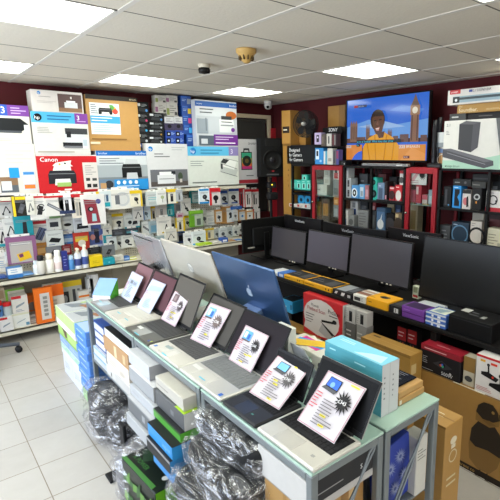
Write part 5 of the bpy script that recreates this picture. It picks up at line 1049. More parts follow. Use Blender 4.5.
def laptop(label, yl, yr, D, base, keyc, lid, disp, tilt=31, L=None, xf=.803, pad='#b5b4b1', stickers=(), padx=0., keyrough=.5, bh=.018):
    W = yl-yr; L = L or D*.97
    t = thing('laptop', label, 'laptop', (xf, (yl+yr)/2, CT+.0005), rz=-PI/2, group='open laptops along the front counter')
    bm_ = M(base, .35, .35 if base != '#2a2a2d' else 0, var=.03)
    MB().box((-W/2, 0, .002), (W/2, D, bh), bm_, .005).build('base', t)
    m = MB(); ky0, ky1 = D*.42, D*.92; kw = W*.44
    m.box((-kw-.004, ky0-.004, bh-.002), (kw+.004, ky1+.003, bh+.0006), M(keyc, .6), .0005)
    rows, cols = 5, 14
    for r_ in range(rows):
        for c_ in range(cols):
            x0 = -kw+c_*2*kw/cols; y0 = ky0+r_*(ky1-ky0)/rows
            if r_ == 0 and 4 <= c_ <= 8:
                if c_ > 4: continue
                x1 = -kw+9*2*kw/cols
            else: x1 = x0+2*kw/cols
            m.box((x0+.0015, y0+.0015, bh), (x1-.0015, y0+(ky1-ky0)/rows-.0015, bh+.0022), M(keyc, keyrough, var=.1), .0006)
    m.build('keyboard', t)
    MB().box((padx-W*.17, D*.04, bh-.002), (padx+W*.17, D*.36, bh+.0005), M(pad, .25, .2), .0008).build('touchpad', t)
    for sx, sy, sw, sh, c_ in stickers: MB().box((sx*W-sw/2, sy*D-sh/2, bh-.001), (sx*W+sw/2, sy*D+sh/2, bh+.0009), M(c_, .4), 0).build('sticker', t)
    hb = MB().tube([(-W*.36, D-.002, bh+.002), (W*.36, D-.002, bh+.002)], .007, M('#2a2a2c', .4), 10); hb.build('hinge', t)
    T = RT((0, D-.002, bh+.002), rx=-math.radians(tilt))
    lm = MB().box((-W/2, -.001, .004), (W/2, .005, L), M(lid, .4, .2, var=.03, spec=.25), .003, T=T); lo = lm.build('lid', t)
    bz = MB()
    for q in (((-W/2+.001, -.0022, .004), (W/2-.001, -.0005, .022)), ((-W/2+.001, -.0022, L-.012), (W/2-.001, -.0005, L-.001)), ((-W/2+.001, -.0022, .022), (-W/2+.009, -.0005, L-.012)), ((W/2-.009, -.0022, .022), (W/2-.001, -.0005, L-.012))): bz.box(*q, M('#151517', .4, spec=.15), .0005, T=T)
    bz.build('bezel', lo)
    MB().box((-W/2+.009, -.0012, .022), (W/2-.009, -.0006, L-.012), M(disp, .4, var=.05, scale=4, spec=.08), 0, T=T).build('display', lo)
    MB().lathe([(.0025, 0), (0, .0004)], M('#3a3f4a', .1), 10, T=T @ RT((0, -.0024, L-.006), rx=PI/2)).build('webcam', lo)
    return t
laptop('grey laptop with a pink faced screen, at the far left end of the front counter', 3.115, 2.85, .225, '#8d8c8a', '#3a3a3c', '#6d5a5c', '#7a5a60', L=.235, tilt=27, pad='#a4b2b4', padx=-.02, stickers=[(-.3, .2, .05, .006, '#5fb8c4')])
laptop('pale champagne laptop with white keys, second from the far left end', 2.838, 2.51, .225, '#cfcac0', '#c9c5bc', '#4a3a3e', '#5a3e44', L=.235, tilt=27, pad='#cdc8be', padx=-.02, stickers=[(-.25, .25, .05, .006, '#4fb4c6'), (.18, .22, .05, .006, '#4fb4c6')])
laptop('dark grey laptop with silver touchpad, third from the far left end', 2.498, 2.185, .23, '#55544f', '#3c3c3d', '#6b6865', '#58544f', L=.27, tilt=24, pad='#a5a6a4', padx=-.03, stickers=[(-.3, .27, .05, .02, '#c9c9c4'), (-.05, .05, .06, .006, '#4fb4c6'), (.38, .1, .016, .014, '#3a52a0'), (.44, .12, .008, .012, '#a8c030')])
laptop('silver laptop with dark keys beside the dark grey one', 2.172, 1.845, .235, '#c6c3bc', '#4a4a4b', '#5c5957', '#4b4845', L=.238, tilt=36, pad='#c9c7c1', padx=-.02, stickers=[(-.4, .1, .018, .016, '#2f6ac0'), (-.2, .27, .06, .02, '#8a9a9a'), (-.02, .05, .05, .006, '#3fb6cc')])
laptop('large silver laptop with grey keys left of the small black laptop', 1.838, 1.475, .24, ALU, '#77797a', '#48464a', '#241f24', L=.228, tilt=31, pad='#c5c3be', padx=-.03, stickers=[(-.36, .28, .07, .02, '#d8d8d4'), (-.05, .12, .05, .006, '#3fb0cc'), (.42, .08, .018, .018, '#2a62b8')])
laptop('small black laptop between two silver ones', 1.462, 1.236, .215, '#2a2a2d', '#1b1b1e', '#232326', '#131214', L=.152, tilt=24, pad='#34363e', padx=-.01, stickers=[(.2, .16, .012, .006, '#4f8f86')])
laptop('silver laptop nearest the viewer with black keys', 1.226, .926, .212, '#c9c6c0', '#1d1d20', '#9a9894', '#121214', L=.2, tilt=30, pad='#bdbab5', padx=-.02, stickers=[(.33, .2, .014, .01, '#9a9a98')])
# ---- price cards leaning on the screens
def card(label, BL, BR, TL, TR, tint, pic, star, z=CT+.0225, hl=(), ratio=1.4):
    bl, br = on(*BL, 2, z), on(*BR, 2, z); w = (br-bl).length
    U = (br-bl).normalized()
    def up_to(q, o):    # where the sight line meets the upright plane through this card edge
        d = ray(*q); return CAM+d*((o-CAM).dot(U)/d.dot(U))
    V = ((up_to(TL, bl)-bl)+(up_to(TR, br)-br))/2; V -= U*V.dot(U); h = V.length
    V.normalize(); lean = math.degrees(math.acos(V.z))
    t = thing('price_card', label, 'price card', bl, group='price cards on the laptops')
    F = frameM((0, 0, 0), U, V)
    MB().box((0, 0, -.0012), (w, h, 0), M(tint, .45, var=.02), 0, T=F).build('paper', t)
    pr_ = MB(); rd = '#c0485a'
    e = .012
    art = [('r', e, e, 1-e, e*2, '#b87a8a'), ('r', e, 1-2*e, 1-e, 1-e, '#b87a8a'), ('r', e, e, 2*e, 1-e, '#b87a8a'), ('r', 1-2*e, e, 1-e, 1-e, '#b87a8a')]
    art += pic
    if star: art += [('s', .73, .61, .19, star), ('t', .615, .58, .065, '£345', '#f4f2f4', .27)]
    art += [('x', .06, .3, .26, .62, 6, rd), ('x', .3, .08, .8, .55, 9, '#6f6a72')]
    for (u, v) in hl: art += [('r', u, v, u+.14, v+.035, '#ead93a'), ('x', u+.01, v, u+.13, v+.035, 1, '#4a4420')]
    pr_.art(F, w, h, art).build('print', t)
LP = lambda scr, u=.14, v=.66: [('p', [(u, v+.08), (u+.34, v+.06), (u+.34, v+.26), (u+.02, v+.27)], '#22242c'), ('p', [(u+.02, v+.1), (u+.32, v+.08), (u+.32, v+.245), (u+.04, v+.255)], scr), ('p', [(u, v+.08), (u+.34, v+.06), (u+.3, v), (u-.06, v+.03)], '#4a4a50')]
PIC2 = lambda c: [('r', .12, .66, .44, .9, c), ('r', .16, .7, .26, .86, '#dfeaf4'), ('r', .3, .68, .4, .82, '#2a5fa8'), ('r', .12, .62, .44, .66, '#5a4a48')]
card('price card with blue laptop picture on the nearest silver laptop', (297, 420), (334, 444), (328.5, 370.5), (366.7, 388.5), '#c6c1c9', LP('#2a62d8')+[('e', .3, .8, .05, .05, '#78a8f4'), ('r', .68, .92, .9, .95, '#ead93a')], '#232226', hl=[(.42, .25), (.5, .1)])
card('price card with folded laptop picture on the small black laptop', (249, 392), (279, 410), (278, 354), (309, 371), '#c6c0c7', LP('#6fb2e8', .2, .64)+[('r', .64, .9, .74, .93, '#ead93a')], '#4a464a', hl=[(.38, .46), (.44, .38), (.56, .06)])
card('price card with blue picture on the large silver laptop with grey keys', (228.4, 359), (250.8, 372.8), (246, 324.8), (269, 336), '#c8c2c9', PIC2('#5fa4e0'), '#2a2628', hl=[(.5, .3), (.66, .32), (.44, .1)])
card('price card with pale blue picture on the silver laptop with dark keys', (190, 338.4), (210, 348), (210.8, 302.4), (230.8, 310.4), '#c6bec6', PIC2('#74b0e4'), '#6a5a58', hl=[(.5, .22)])
card('price card with brown picture on the dark grey laptop', (160.8, 318.8), (175, 327), (174.4, 291), (191, 296.4), '#c6bdc5', [('r', .14, .66, .44, .92, '#6d5a5e'), ('r', .2, .7, .34, .86, '#8d7a7c')], '#4f4448', hl=[(.4, .32), (.5, .18), (.6, .34)])
card('glossy leaflet with painted pale blue sky reflection on the champagne laptop', (136.8, 306.8), (149.6, 314), (150.4, 278), (168, 285), '#bcd2e8', [('p', [(.1, .3), (.9, .5), (.9, .62), (.1, .5)], '#dce8f4'), ('p', [(.1, .6), (.9, .72), (.9, .86), (.2, .8)], '#a4c4e4')], None)  # pale blue tint and bands paint reflected sky onto the paper
card('leaflet with painted pale blue sky reflection and small laptop photo on the far left grey laptop', (120.5, 296), (131, 303), (132.5, 271.5), (143, 276.5), '#c4d4ea', [('r', .1, .8, .9, .94, '#d8dcec'), ('r', .12, .55, .85, .76, '#a8b4c8'), ('r', .3, .6, .5, .72, '#6a707c'), ('r', .55, .6, .8, .7, '#8890a0')], None)  # blue paper tint stands for reflected sky
# tent leaflet at the end of the counter
p0 = on(108, 300, 2, CT)
t = thing('tent_leaflet', 'folded display leaflet with pale blue face and green side, behind the far left laptop', 'leaflet', (p0.x+.0, p0.y+.02, CT), rz=-.85)
m = MB(); W2 = .125
vs = [(-W2/2, -.06, .045), (W2/2, -.06, .045), (W2/2, .04, .135), (-W2/2, .04, .135)]
m.add(vs+[(x, y+.002, z-.002) for x, y, z in vs], [(0, 1, 2, 3), (7, 6, 5, 4), (0, 1, 5, 4), (1, 2, 6, 5), (2, 3, 7, 6), (3, 0, 4, 7)], M('#86a8dc', .2, var=.12, scale=9)); m.build('blue_face', t)
MB().add([(W2/2, -.06, .045), (W2/2, .04, .135), (W2/2, .04, 0), (W2/2, -.055, 0), (W2/2-.002, -.06, .043), (W2/2-.002, .04, .133), (W2/2-.002, .04, 0), (W2/2-.002, -.055, 0)], [(0, 1, 2, 3), (7, 6, 5, 4), (0, 3, 7, 4), (1, 2, 6, 5), (2, 3, 7, 6), (0, 1, 5, 4)], M('#4fa42a', .5)).build('green_side', t)
MB().box((-W2/2, -.056, 0), (W2/2-.003, -.054, .046), M('#ebe2e6', .5)).build('white_front', t)
# ---- all-in-one computers, seen from behind
def apple(s):
    q = []
    for k in range(36):
        a = 2*PI*k/36+PI/2; r = 1-.14*abs(math.cos(a/1.0-PI/2))**8*0; x, y = math.cos(a)*.92, math.sin(a)*.95
        if y > .6 and abs(x) < .35: y -= .16*(1-abs(x)/.35)
        if y < -.7 and abs(x) < .3: y += .1*(1-abs(x)/.3)
        d = math.hypot(x-1.12, y-.12)
        if d < .5: x, y = 1.12-(1.12-x)/d*.5, .12-(.12-y)/d*.5
        q.append((x*s, y*s))
    return q
def aio(label, yl, yr, xt, zt, H, tilt, col, rough, metal, stand, logo, name='all_in_one_computer', vent=False, thick=.014):
    W = yl-yr; th = math.radians(tilt); xb = xt+H*math.sin(th); zb = zt-H*math.cos(th)
    t = thing(name, label, 'computer', (xb, (yl+yr)/2, CT+.0005), rz=-PI/2, group='all-in-one computers seen from behind'); o = zb-CT
    T = RT((0, 0, o), rx=th)
    MB().box((-W/2, 0, 0), (W/2, thick, H), M(col, rough, metal, var=.02, coat=.25), .006, T=T).build('back_shell', t)
    MB().box((-W/2+.008, thick-.002, .02), (W/2-.008, thick+.001, H-.008), M('#0a0a0c', .1), .001, T=T).build('display', t)
    if vent: MB().box((-W*.4, -.0015, H*.9), (W*.25, .002, H*.925), M('#121214', .5), .001, T=T).build('vent_slot', t)
    F = T @ frameM((0, -.0003, 0), (1, 0, 0), (0, 0, 1)); lm = MB()
    if logo == 'apple':
        a = apple(.026); n = len(a); lm.add([(x, H*.55+y, .0006) for x, y in a], [tuple(range(n))], M('#b9cbe4', .25, .5), F)
        lm.add([(x*.012+.006, H*.55+.036+y*.012, .0006) for x, y in ((-.6, -1), (.5, -.4), (.7, .9), (-.3, .2))], [(0, 1, 2, 3)], M('#b9cbe4', .25, .5), F); lm.build('logo', t)
    elif logo:
        lm.art(T @ frameM((-.04, -.0003, H*.5), (1, 0, 0), (0, 0, 1)), .08, .08, [('e', .5, .5, .42, .42, '#8f8e8a'), ('e', .5, .5, .37, .37, '#cfccc4'), ('t', .24, .32, .42, 'hp', '#8f8e8a', .55)]); lm.build('logo', t)
    sw, sc, sm = stand
    s = M(sc, .3, sm); zc = o+H*.30*math.cos(th); yc = -H*.30*math.sin(th)
    m = MB(); m.box((-sw/2, yc-.075, .004), (sw/2, yc-.063, zc-.005), s, .003); m.build('stand_neck', t)
    MB().box((-sw/2, -.05, H*.22), (sw/2, .002, H*.35), s, .004, T=T).build('hinge_bracket', t)
    MB().box((-sw/2, yc-.08, 0), (sw/2, yc+.1, .008), s, .003).build('stand_foot', t)
    reg((xt, xb+.03, yr, yl, CT, zt))
aio('blue all-in-one computer with an apple shaped emblem on its back', 2.15, 1.60, 1.155, 1.247, .40, 18, '#4a6c9e', .3, .85, (.13, '#7d93b8', .5), 'apple', thick=.012)
aio('champagne silver all-in-one computer with round emblem on its back', 2.785, 2.157, 1.15, 1.23, .37, 18, '#c4beb2', .35, .35, (.2, '#bdb8ae', .4), 'hp')
aio('leftmost all-in-one with silver black glossy back and vent slot', 3.29, 2.795, 1.15, 1.217, .33, 16, '#b4b5ba', .22, .6, (.07, '#1a1a1c', 0), None, vent=True)
# ---- small boxes standing between the laptops and the desk
def cb(p0, p1, z, d, h, col, label, name, cat='box', art=(), top=(), side=(), yaw=0.):
    a, c = on(*p0, 2, z), on(*p1, 2, z); y1, y0 = max(a.y, c.y), min(a.y, c.y); x = min(a.x, c.x)
    b = [x, x+d, y0, y1, z, z+h]; reg(b)
    return carton(name, label, cat, None, b, '-x', col, art, top=top, side=side, reg_=False, yaw=yaw)
z8 = CT+.0005
b = [1.19, 1.285, .995, 1.30, z8, z8+.205]; reg(b)
carton('cyan_box', 'tall cyan box with a white end standing behind the nearest laptop', 'box', None, b, '-x', '#4f9bac', [('r', 0, .2, 1, .8, '#4894a6'), ('x', .55, .8, .75, .88, 1, '#a4dce8'), ('x', .1, .86, .3, .95, 1, '#a4dce8')], top=[('r', 0, 0, 1, 1, '#74bfd8'), ('x', .1, .55, .4, .8, 2, '#c4eefa'), ('p', [(.5, .1), (.95, .1), (.9, .7), (.7, .5)], '#b4ecf6')], side=[('r', 0, 0, 1, 1, '#c4c7c9'), ('r', .44, .0, .46, 1, '#9ea2a5'), ('x', .1, .3, .2, .8, 5, '#7d8285'), ('x', .6, .3, .7, .8, 5, '#7d8285')])
b = [1.30, 1.462, 1.0, 1.235, z8, z8+.028]; reg(b)
carton('laptop_carton', 'flat brown carton on the rear counter, lower of two under a black tablet', 'carton', None, b, '-x', '#b58c56', [('x', .1, .3, .3, .7, 1, '#8a6838')], side=[('r', .02, .2, .1, .8, '#d8d0bc')])
b2 = [1.303, 1.458, 1.004, 1.231, z8+.0285, z8+.055]; reg(b2)
carton('laptop_carton', 'flat brown carton directly under the black tablet, upper of two', 'carton', None, b2, '-x', '#b88f58', [('r', 0, .48, 1, .5, '#8a6838')])
t = thing('tablet', 'black tablet face with small white print lying on the brown cartons', 'tablet', (1.375, 1.13, z8+.0555), rz=-PI/2)
MB().box((-.1, -.065, 0), (.1, .075, .007), M('#141417', .15), .003).build('body', t)
MB().art(frameM((-.09, -.06, .0068), (1, 0, 0), (0, 1, 0)), .18, .13, [('x', .05+.3*k, .1, .3+.3*k, .95, 9, '#6d6d74') for k in range(3)]+[('x', .7, .02, .95, .12, 1, '#a84a4a')]).build('screen_print', t)
# white boxes
b = [1.15, 1.195, 1.49, 1.597, z8, z8+.205]; reg(b)
carton('white_box', 'upright slim white box right of the blue computer', 'box', None, b, '-x', '#d3d4cc', [('x', .6, .2, .9, .6, 3, '#a8a9a4')], side=[('x', .2, .3, .8, .4, 1, '#a8a9a4')])
b = [1.225, 1.36, 1.312, 1.425, z8, z8+.1]; reg(b)
carton('white_phone_box', 'white box with a small dark apple shaped mark behind the lid', 'box', None, b, '-x', '#d0cfc6', [('e', .5, .6, .14, .14, '#3a3a3a'), ('e', .62, .62, .07, .07, '#d0cfc6')], top=[('e', .5, .5, .12, .12, '#3a3a3a')])
t = MB(); a = on(277, 338, 0, 1.17); q = [(1.16, 1.575, z8+.15), (1.16, 1.40, z8+.142), (1.205, 1.33, z8), (1.205, 1.50, z8)]
t.add([Vector(v) for v in q]+[Vector(v)+Vector((.003, 0, .001)) for v in q], [(0, 1, 2, 3), (7, 6, 5, 4), (0, 1, 5, 4), (1, 2, 6, 5), (2, 3, 7, 6), (3, 0, 4, 7)], M('#a7a7ad', .4))
t.art(frameM((1.2048, 1.51, z8), (0, -1, 0), (-.045, .0, .146)), .17, .15, [('x', .1, .2, .6, .5, 4, '#6d6d74'), ('x', .5, .6, .9, .75, 2, '#6d6d74')])
tag(t.build('printed_lid'), 'grey white printed lid leaning behind the small black laptop', 'box lid')
# colour sample fan
b = [1.33, 1.465, 1.445, 1.76, z8, z8+.03]; reg(b)
carton('white_box', 'flat white box under the fan of coloured leaflets', 'box', None, b, '-x', '#d9d5ca', [('x', .1, .3, .6, .7, 1, '#a8a49a')])
t = thing('colour_leaflets', 'fan of pink, blue and yellow leaflets lying behind the white boxes', 'leaflets', (1.40, 1.62, z8+.0305), rz=-PI/2)
for k, (c_, r_, nm) in enumerate((('#e8e4da', -.5, 'white_sheet'), ('#e23a9a', -.1, 'pink_sheet'), ('#2f96e0', .25, 'blue_sheet'), ('#ecc02e', .55, 'yellow_sheet'))):
    MB().box((-.10, -.035, .001*k), (.08, .035, .001*k+.0009), M(c_, .4), 0, T=RT(rz=r_)).build(nm, t)
# ------------------------------------------------------------------ stock under and around the front counter
def ub(x, y1, y0, z0, z1, d, col, label, name='laptop_box', cat='box', art=(), top=(), side=(), yaw=0., group=None):
    b = [x, x+d, y0, y1, z0, z1]; reg(b)
    return carton(name, label, cat, group, b, '-x', col, art, top=top, side=side, yaw=yaw, reg_=False, bev=.003)
GW = 'boxed laptops piled under the front counter'
S0 = .403
# far bay
ub(.815, 3.14, 2.93, .505, .68, .2, '#24468c', 'navy blue box stack with white labels at the far end under the counter', art=[('r', .05, .08, .95, .3, '#d8dae0'), ('r', .05, .4, .95, .62, '#d0d4dc'), ('r', .05, .7, .95, .95, '#c8ccd8')], top=[('r', 0, 0, 1, 1, '#2a56a8')], group=GW)
ub(.80, 3.16, 2.9, S0, .452, .26, '#b9bfc8', 'pale grey flat box at the bottom of the far bay', art=[('r', 0, .85, 1, 1, '#4fa0d8')], group=GW)
ub(.80, 3.15, 2.9, .453, .504, .25, '#c4c9d0', 'pale grey flat box with light blue edge under the navy blue box', art=[('r', 0, .86, 1, 1, '#4fa0d8')], group=GW)
ub(.795, 2.88, 2.48, S0, .47, .26, '#c9c7c4', 'light grey flat box at the base of the middle pile in the far bay', art=[('r', .2, .2, .24, .6, '#3a3a3c'), ('r', .4, .1, .96, .9, '#bdbbb8')], group=GW)
ub(.80, 2.87, 2.5, .471, .56, .25, '#ded4c6', 'cream carton with torn printed side, far bay', art=[('x', .1, .2, .6, .7, 3, '#b8a890'), ('x', .6, .1, .95, .5, 4, '#a8a098')], group=GW)
ub(.80, 2.91, 2.49, .561, .65, .25, '#b08a62', 'brown taped carton in the far bay', art=[('r', .46, .1, .56, .9, '#d8c4a0'), ('r', .8, .2, .9, .8, '#cdb48c')], group=GW)
ub(.805, 2.89, 2.46, .651, .705, .25, '#d2d0cc', 'white box with black top, uppermost in the far bay', top=[('r', 0, 0, 1, 1, '#232225')], group=GW)
# middle bay, left pile (each one juts out a little further)
ub(.690, 2.245, 1.93, S0, .466, .33, '#a6a8ac', 'white box with blue end at the bottom of the left pile', side=[('r', 0, 0, 1, 1, '#2f86c8')], art=[('x', .05, .3, .3, .7, 1, '#9a9ca0')], group=GW)
ub(.705, 2.25, 1.95, .467, .548, .32, '#5f6266', 'dark grey laptop box with white end', art=[('r', .62, .3, .74, .7, '#94979b'), ('r', 0, .94, 1, 1, '#a8aaae')], side=[('r', 0, 0, 1, 1, '#c6c6c6')], top=[('r', 0, 0, 1, 1, '#b8b9bc')], group=GW)
ub(.725, 2.26, 1.95, .549, .605, .3, '#acaeb2', 'white laptop box with navy end in the left pile', side=[('r', 0, 0, 1, 1, '#23376a')], art=[('x', .1, .3, .5, .7, 1, '#a0a2a6')], group=GW)
ub(.74, 2.30, 1.985, .606, .682, .29, '#999b9e', 'light grey laptop box second from top of the left pile', side=[('r', 0, 0, 1, 1, '#a9aaad')], top=[('r', 0, 0, 1, 1, '#d0d0d2')], group=GW)
ub(.755, 2.335, 2.06, .683, .755, .28, '#b8b9be', 'white box with pink lettering on top of the left pile', side=[('r', 0, 0, 1, 1, '#9c9da2')], top=[('t', .1, .55, .2, 'Laptop Tablet', '#c87a8a', .7), ('t', .2, .2, .16, 'Skin Box', '#c87a8a', .5)], group=GW)
# middle bay, right pile
ub(.67, 1.86, 1.64, S0, .452, .32, '#2f7fc0', 'bright blue flat box at the bottom of the right pile', top=[('r', 0, 0, 1, 1, '#3b8fd0')], group=GW)
ub(.66, 1.90, 1.655, .453, .515, .3, '#232427', 'black laptop box with grey edge in the right pile', art=[('r', 0, .8, 1, 1, '#8a8c90')], side=[('r', 0, 0, .3, 1, '#3a86c4')], yaw=0, group=GW)
ub(.672, 1.905, 1.652, .516, .575, .3, '#2b87c8', 'black topped laptop box with bright blue edge', top=[('r', 0, .0, 1, 1, '#1d1e21')], art=[('t', .62, .3, .4, 'inspiron', '#8cc4ec', .3)], side=[('r', 0, 0, 1, 1, '#2f8ccc')], group=GW)
ub(.715, 1.935, 1.66, .576, .616, .27, '#26282a', 'black laptop box with lime green edge', art=[('r', 0, 0, 1, .75, '#4f9a3a'), ('r', 0, .75, 1, 1, '#2f5a28')], side=[('r', 0, 0, 1, 1, '#5cae3a')], group=GW)
ub(.735, 1.95, 1.662, .617, .695, .26, '#55575a', 'charcoal laptop box with white end and lime lid strip', art=[('r', .55, .3, .66, .6, '#74767a')], side=[('r', 0, 0, 1, 1, '#cfcfce')], top=[('r', .7, 0, 1, .3, '#a4cc2e'), ('r', 0, .3, 1, 1, '#3a3c3e')], group=GW)
ub(.745, 1.965, 1.68, .696, .752, .24, '#b7b3aa', 'cream laptop box with red lettering, top of the right pile', top=[('x', .1, .4, .8, .8, 2, '#b85a5a')], art=[('x', .05, .3, .9, .6, 1, '#8f8b84')], side=[('r', 0, 0, 1, 1, '#bab7b0')], group=GW)
# dark green faceted box leaning at the floor
def facet(name, label, loc, W, D, H, rx, ry, rz):
    t = thing(name, label, 'box', loc, rz=rz); T = RT(rx=rx, ry=ry)
    MB().box((-W/2, -D/2, 0), (W/2, D/2, H), M('#16201a', .3), .004, T=T).build('carton_body', t)
    m = MB(); rnd = random.Random(3)
    F = T @ frameM((-W/2, -D/2, 0), (1, 0, 0), (0, 0, 1)); art = []
    for k in range(9):
        u = k/9; art.append(('p', [(u, .55+.05*math.sin(k)), (u+.11, .6), (u+.14, .78+.1*math.sin(k*2)), (u+.02, .72)], '#5c8f3a' if k % 2 else '#2e5a2a'))
        art.append(('p', [(u, .2), (u+.09, .12), (u+.12, .34), (u+.03, .4)], '#35692c' if k % 3 else '#7aa848'))
    m.art(F, W, H, art)
    m.art(T @ frameM((-W/2, -D/2, H), (1, 0, 0), (0, 1, 0)), W, D, [('p', [(.05, .5), (.3, .3), (.42, .6), (.2, .9)], '#24402a'), ('t', .1, .2, .12, 'X POWER', '#3f7a3a', .4), ('e', .82, .4, .08, .08, '#d6d8d4'), ('p', [(.0, .0), (.9, .0), (.88, .12), (.02, .1)], '#3d7a34')])
    m.art(T @ frameM((W/2, -D/2, 0), (0, 1, 0), (0, 0, 1)), D, H, [('r', 0, .35, 1, 1, '#68b01f'), ('r', 0, 0, 1, .35, '#24301f'), ('x', .2, .6, .8, .9, 3, '#4f8a18')]); m.build('printed_facets', t)
    return t
facet('console_box', 'black and green faceted box leaning on the floor under the middle counter', (.735, 1.99, .012), .36, .2, .27, 0, .0, -PI/2+.06).rotation_euler[0] = 0
reg((.62, .85, 1.8, 2.17, 0, .28))
# near bay
ub(.803, 1.225, .945, .645, .755, .29, '#c6c4c2', 'large white box under the nearest laptop', name='white_box', art=[('r', 0, 0, 1, .04, '#9a9896')], side=[('r', 0, .25, 1, 1, '#2a2b2e'), ('r', 0, 0, 1, .25, '#b0aeac'), ('r', .1, .5, .5, .54, '#8a8a8c'), ('t', .78, .5, .16, 'S', '#e0e0e0', .1)])
ub(.812, 1.20, .965, S0, .644, .15, '#b08a54', 'brown carton standing under the large white box', name='brown_carton', cat='carton', art=[('r', .02, .05, .12, .4, '#2c2a28'), ('r', .46, 0, .54, 1, '#a07a44')], side=[('x', .2, .4, .8, .6, 2, '#8a6838')])
ub(.97, 1.2, .99, S0, .61, .13, '#a27a48', 'second brown carton deeper on the shelf of the nearest counter', name='brown_carton', cat='carton', side=[('r', .4, 0, .6, 1, '#c8a878')])
# boxes on the rear counter shelf, seen through its near end
b = [1.20, 1.212, .97, 1.3, S0, .74]
t = thing('blue_leaflet_box', 'royal blue box with four grey splash emblems under the cyan box', 'box', (1.30, .985, S0), rz=0)
MB().box((-.125, 0, 0), (.085, .03, .27), M('#2c3f98', .4), .003, T=RT(ry=-.12)).build('carton', t)
m = MB(); F = RT(ry=-.12) @ frameM((-.125, 0, 0), (1, 0, 0), (0, 0, 1)); art = []
for u, v in ((.42, .62), (.7, .72), (.5, .26), (.78, .38)): art += [('s', u, v, .13, '#6a76b0'), ('s', u, v, .085, '#8f98bc'), ('e', u, v, .03, .03, '#40508f')]
m.art(F, .21, .27, art+[('x', .1, .4, .3, .6, 2, '#7a88c4')]).build('emblem_print', t)
reg((1.18, 1.4, .985, 1.02, S0, .64))
ub(1.36, 1.02, .95, S0, .66, .07, '#c9c7c0', 'white printed box standing beside the royal blue box', name='white_box', side=[('x', .1, .6, .9, .8, 4, '#77756f')])
ub(1.18, 1.5, 1.05, S0, .70, .25, '#77797b', 'grey box deep on the shelf of the nearest rear counter', name='grey_box', side=[('r', 0, .6, .5, 1, '#606264')])
# tall carton beside the counter
b = [1.565, 1.70, .955, 1.12, 0, .62]; reg(b)
carton('tall_carton', 'tall narrow brown carton standing on the floor beside the near end of the rear counter', 'carton', None, b, '-x', '#aa8247', [('r', 0, .985, 1, 1, '#8a6634')], side=[('e', .5, .86, .04, .03, '#d8cdb4'), ('r', .38, .8, .62, .83, '#d8cdb4'), ('o', .5, .74, .05, .04, '#cfc2a0'), ('x', .2, .5, .9, .6, 2, '#cbbd98'), ('x', .2, .2, .6, .3, 2, '#cbbd98')], top=[('x', .2, .4, .8, .7, 2, '#dacfb4'), ('r', 0, .46, 1, .52, '#8f6c38')])
b = [1.475, 1.54, .99, 1.03, .70, .745]
# ---- paper and ink boxes stacked at the far end of the counter
xs = .735
PG = 'ink and paper boxes stacked at the far end of the counter'
def sb(x0, x1, y0, y1, z0, z1, col, label, front=(), side=(), top=()):
    b = [x0, x1, y0, y1, z0, z1]; reg(b); carton('paper_box', label, 'box', PG, b, '-x', col, front, top=top, side=side, reg_=False)
GRN = '#bcd88e'; BLU = '#6a96dc'
for i, (y0, y1, nm) in enumerate(((3.755, 4.02, 'left'), (3.49, 3.752, 'right'))):
    gtop = [('r', .02, .02, .98, .98, '#b4b8bc'), ('p', [(.1, .2), (.6, .3), (.8, .7), (.3, .6)], '#7a828a'), ('p', [(.5, .5), (.9, .6), (.85, .85), (.6, .8)], '#9a6a4a'), ('e', .3, .7, .08, .1, '#a8c47a')]
    sb(.775, 1.05, y0, y1, .43, .572, '#e4e4dc', 'pale green and white box with grey picture on its top, %s of two' % nm, [('r', 0, .35, 1, 1, GRN), ('r', 0, 0, 1, .35, '#ece9e4')], [('r', 0, .45, 1, 1, '#c8dca4')], gtop)
    sb(.778, 1.05, y0+.002, y1-.002, .345, .429, '#a8cc74', 'lime green box, %s of the two under the pale green topped boxes' % nm, [('p', [(.5, 1), (1, 1), (1, .3), (.8, .2)], '#6a5a48') if i == 0 else ('r', .1, .2, .9, .8, '#b4d480'), ('r', 0, 0, 1, .15, '#8ab85a')], [('r', 0, 0, 1, 1, '#b8d48a')])
    sb(.782, 1.05, y0+.003, y1-.003, .275, .344, '#8aa8dc', 'light blue box under the lime green boxes, %s one' % nm, [('x', .1, .3, .9, .7, 2, '#c4d4f0')], [('x', .1, .2, .9, .8, 3, '#5c86cc')])
    sb(.784, 1.05, y0+.004, y1-.004, .175, .274, '#dfe6e4', 'white and mint box in the middle of the stack, %s one' % nm, [('r', 0, .5, 1, .95, '#a4cdb8'), ('x', .1, .6, .9, .9, 2, '#e4f0ea')], [('x', .2, .2, .8, .8, 3, '#b0c0c8')])
    sb(.788, 1.05, y0+.005, y1-.005, .0, .174, '#d6dae6', 'pale lavender carton at the bottom of the stack, %s one' % nm, [('x', .2, .4, .8, .7, 3, '#a8b0c8'), ('e', .3, .4, .03, .03, '#7a84a4')])
for k in range(9):
    z = .101+.052*k; o = .006*math.sin(k*2.3)
    sb(.78+o, .965+o, 3.235, 3.485, z, z+.0515, '#4f86d8' if k % 2 else '#5f93e2', 'blue ink box in the column against the counter, %s from the bottom' % ('first', 'second', 'third', 'fourth', 'fifth', 'sixth', 'seventh', 'eighth', 'topmost, ninth')[k], [('r', .0, .1, 1, .2, '#3a6cc4'), ('x', .2, .35, .9, .8, 1, '#c4d8f6')], [('r', .05, .1, .95, .9, '#5784cc')], [('r', .05, .05, .95, .95, '#a8c0e8')])
sb(.785, .965, 3.24, 3.48, 0, .1, '#8cc07a', 'pale green box at the foot of the blue ink column', [('r', .05, .1, .95, .9, '#a4cc94')])
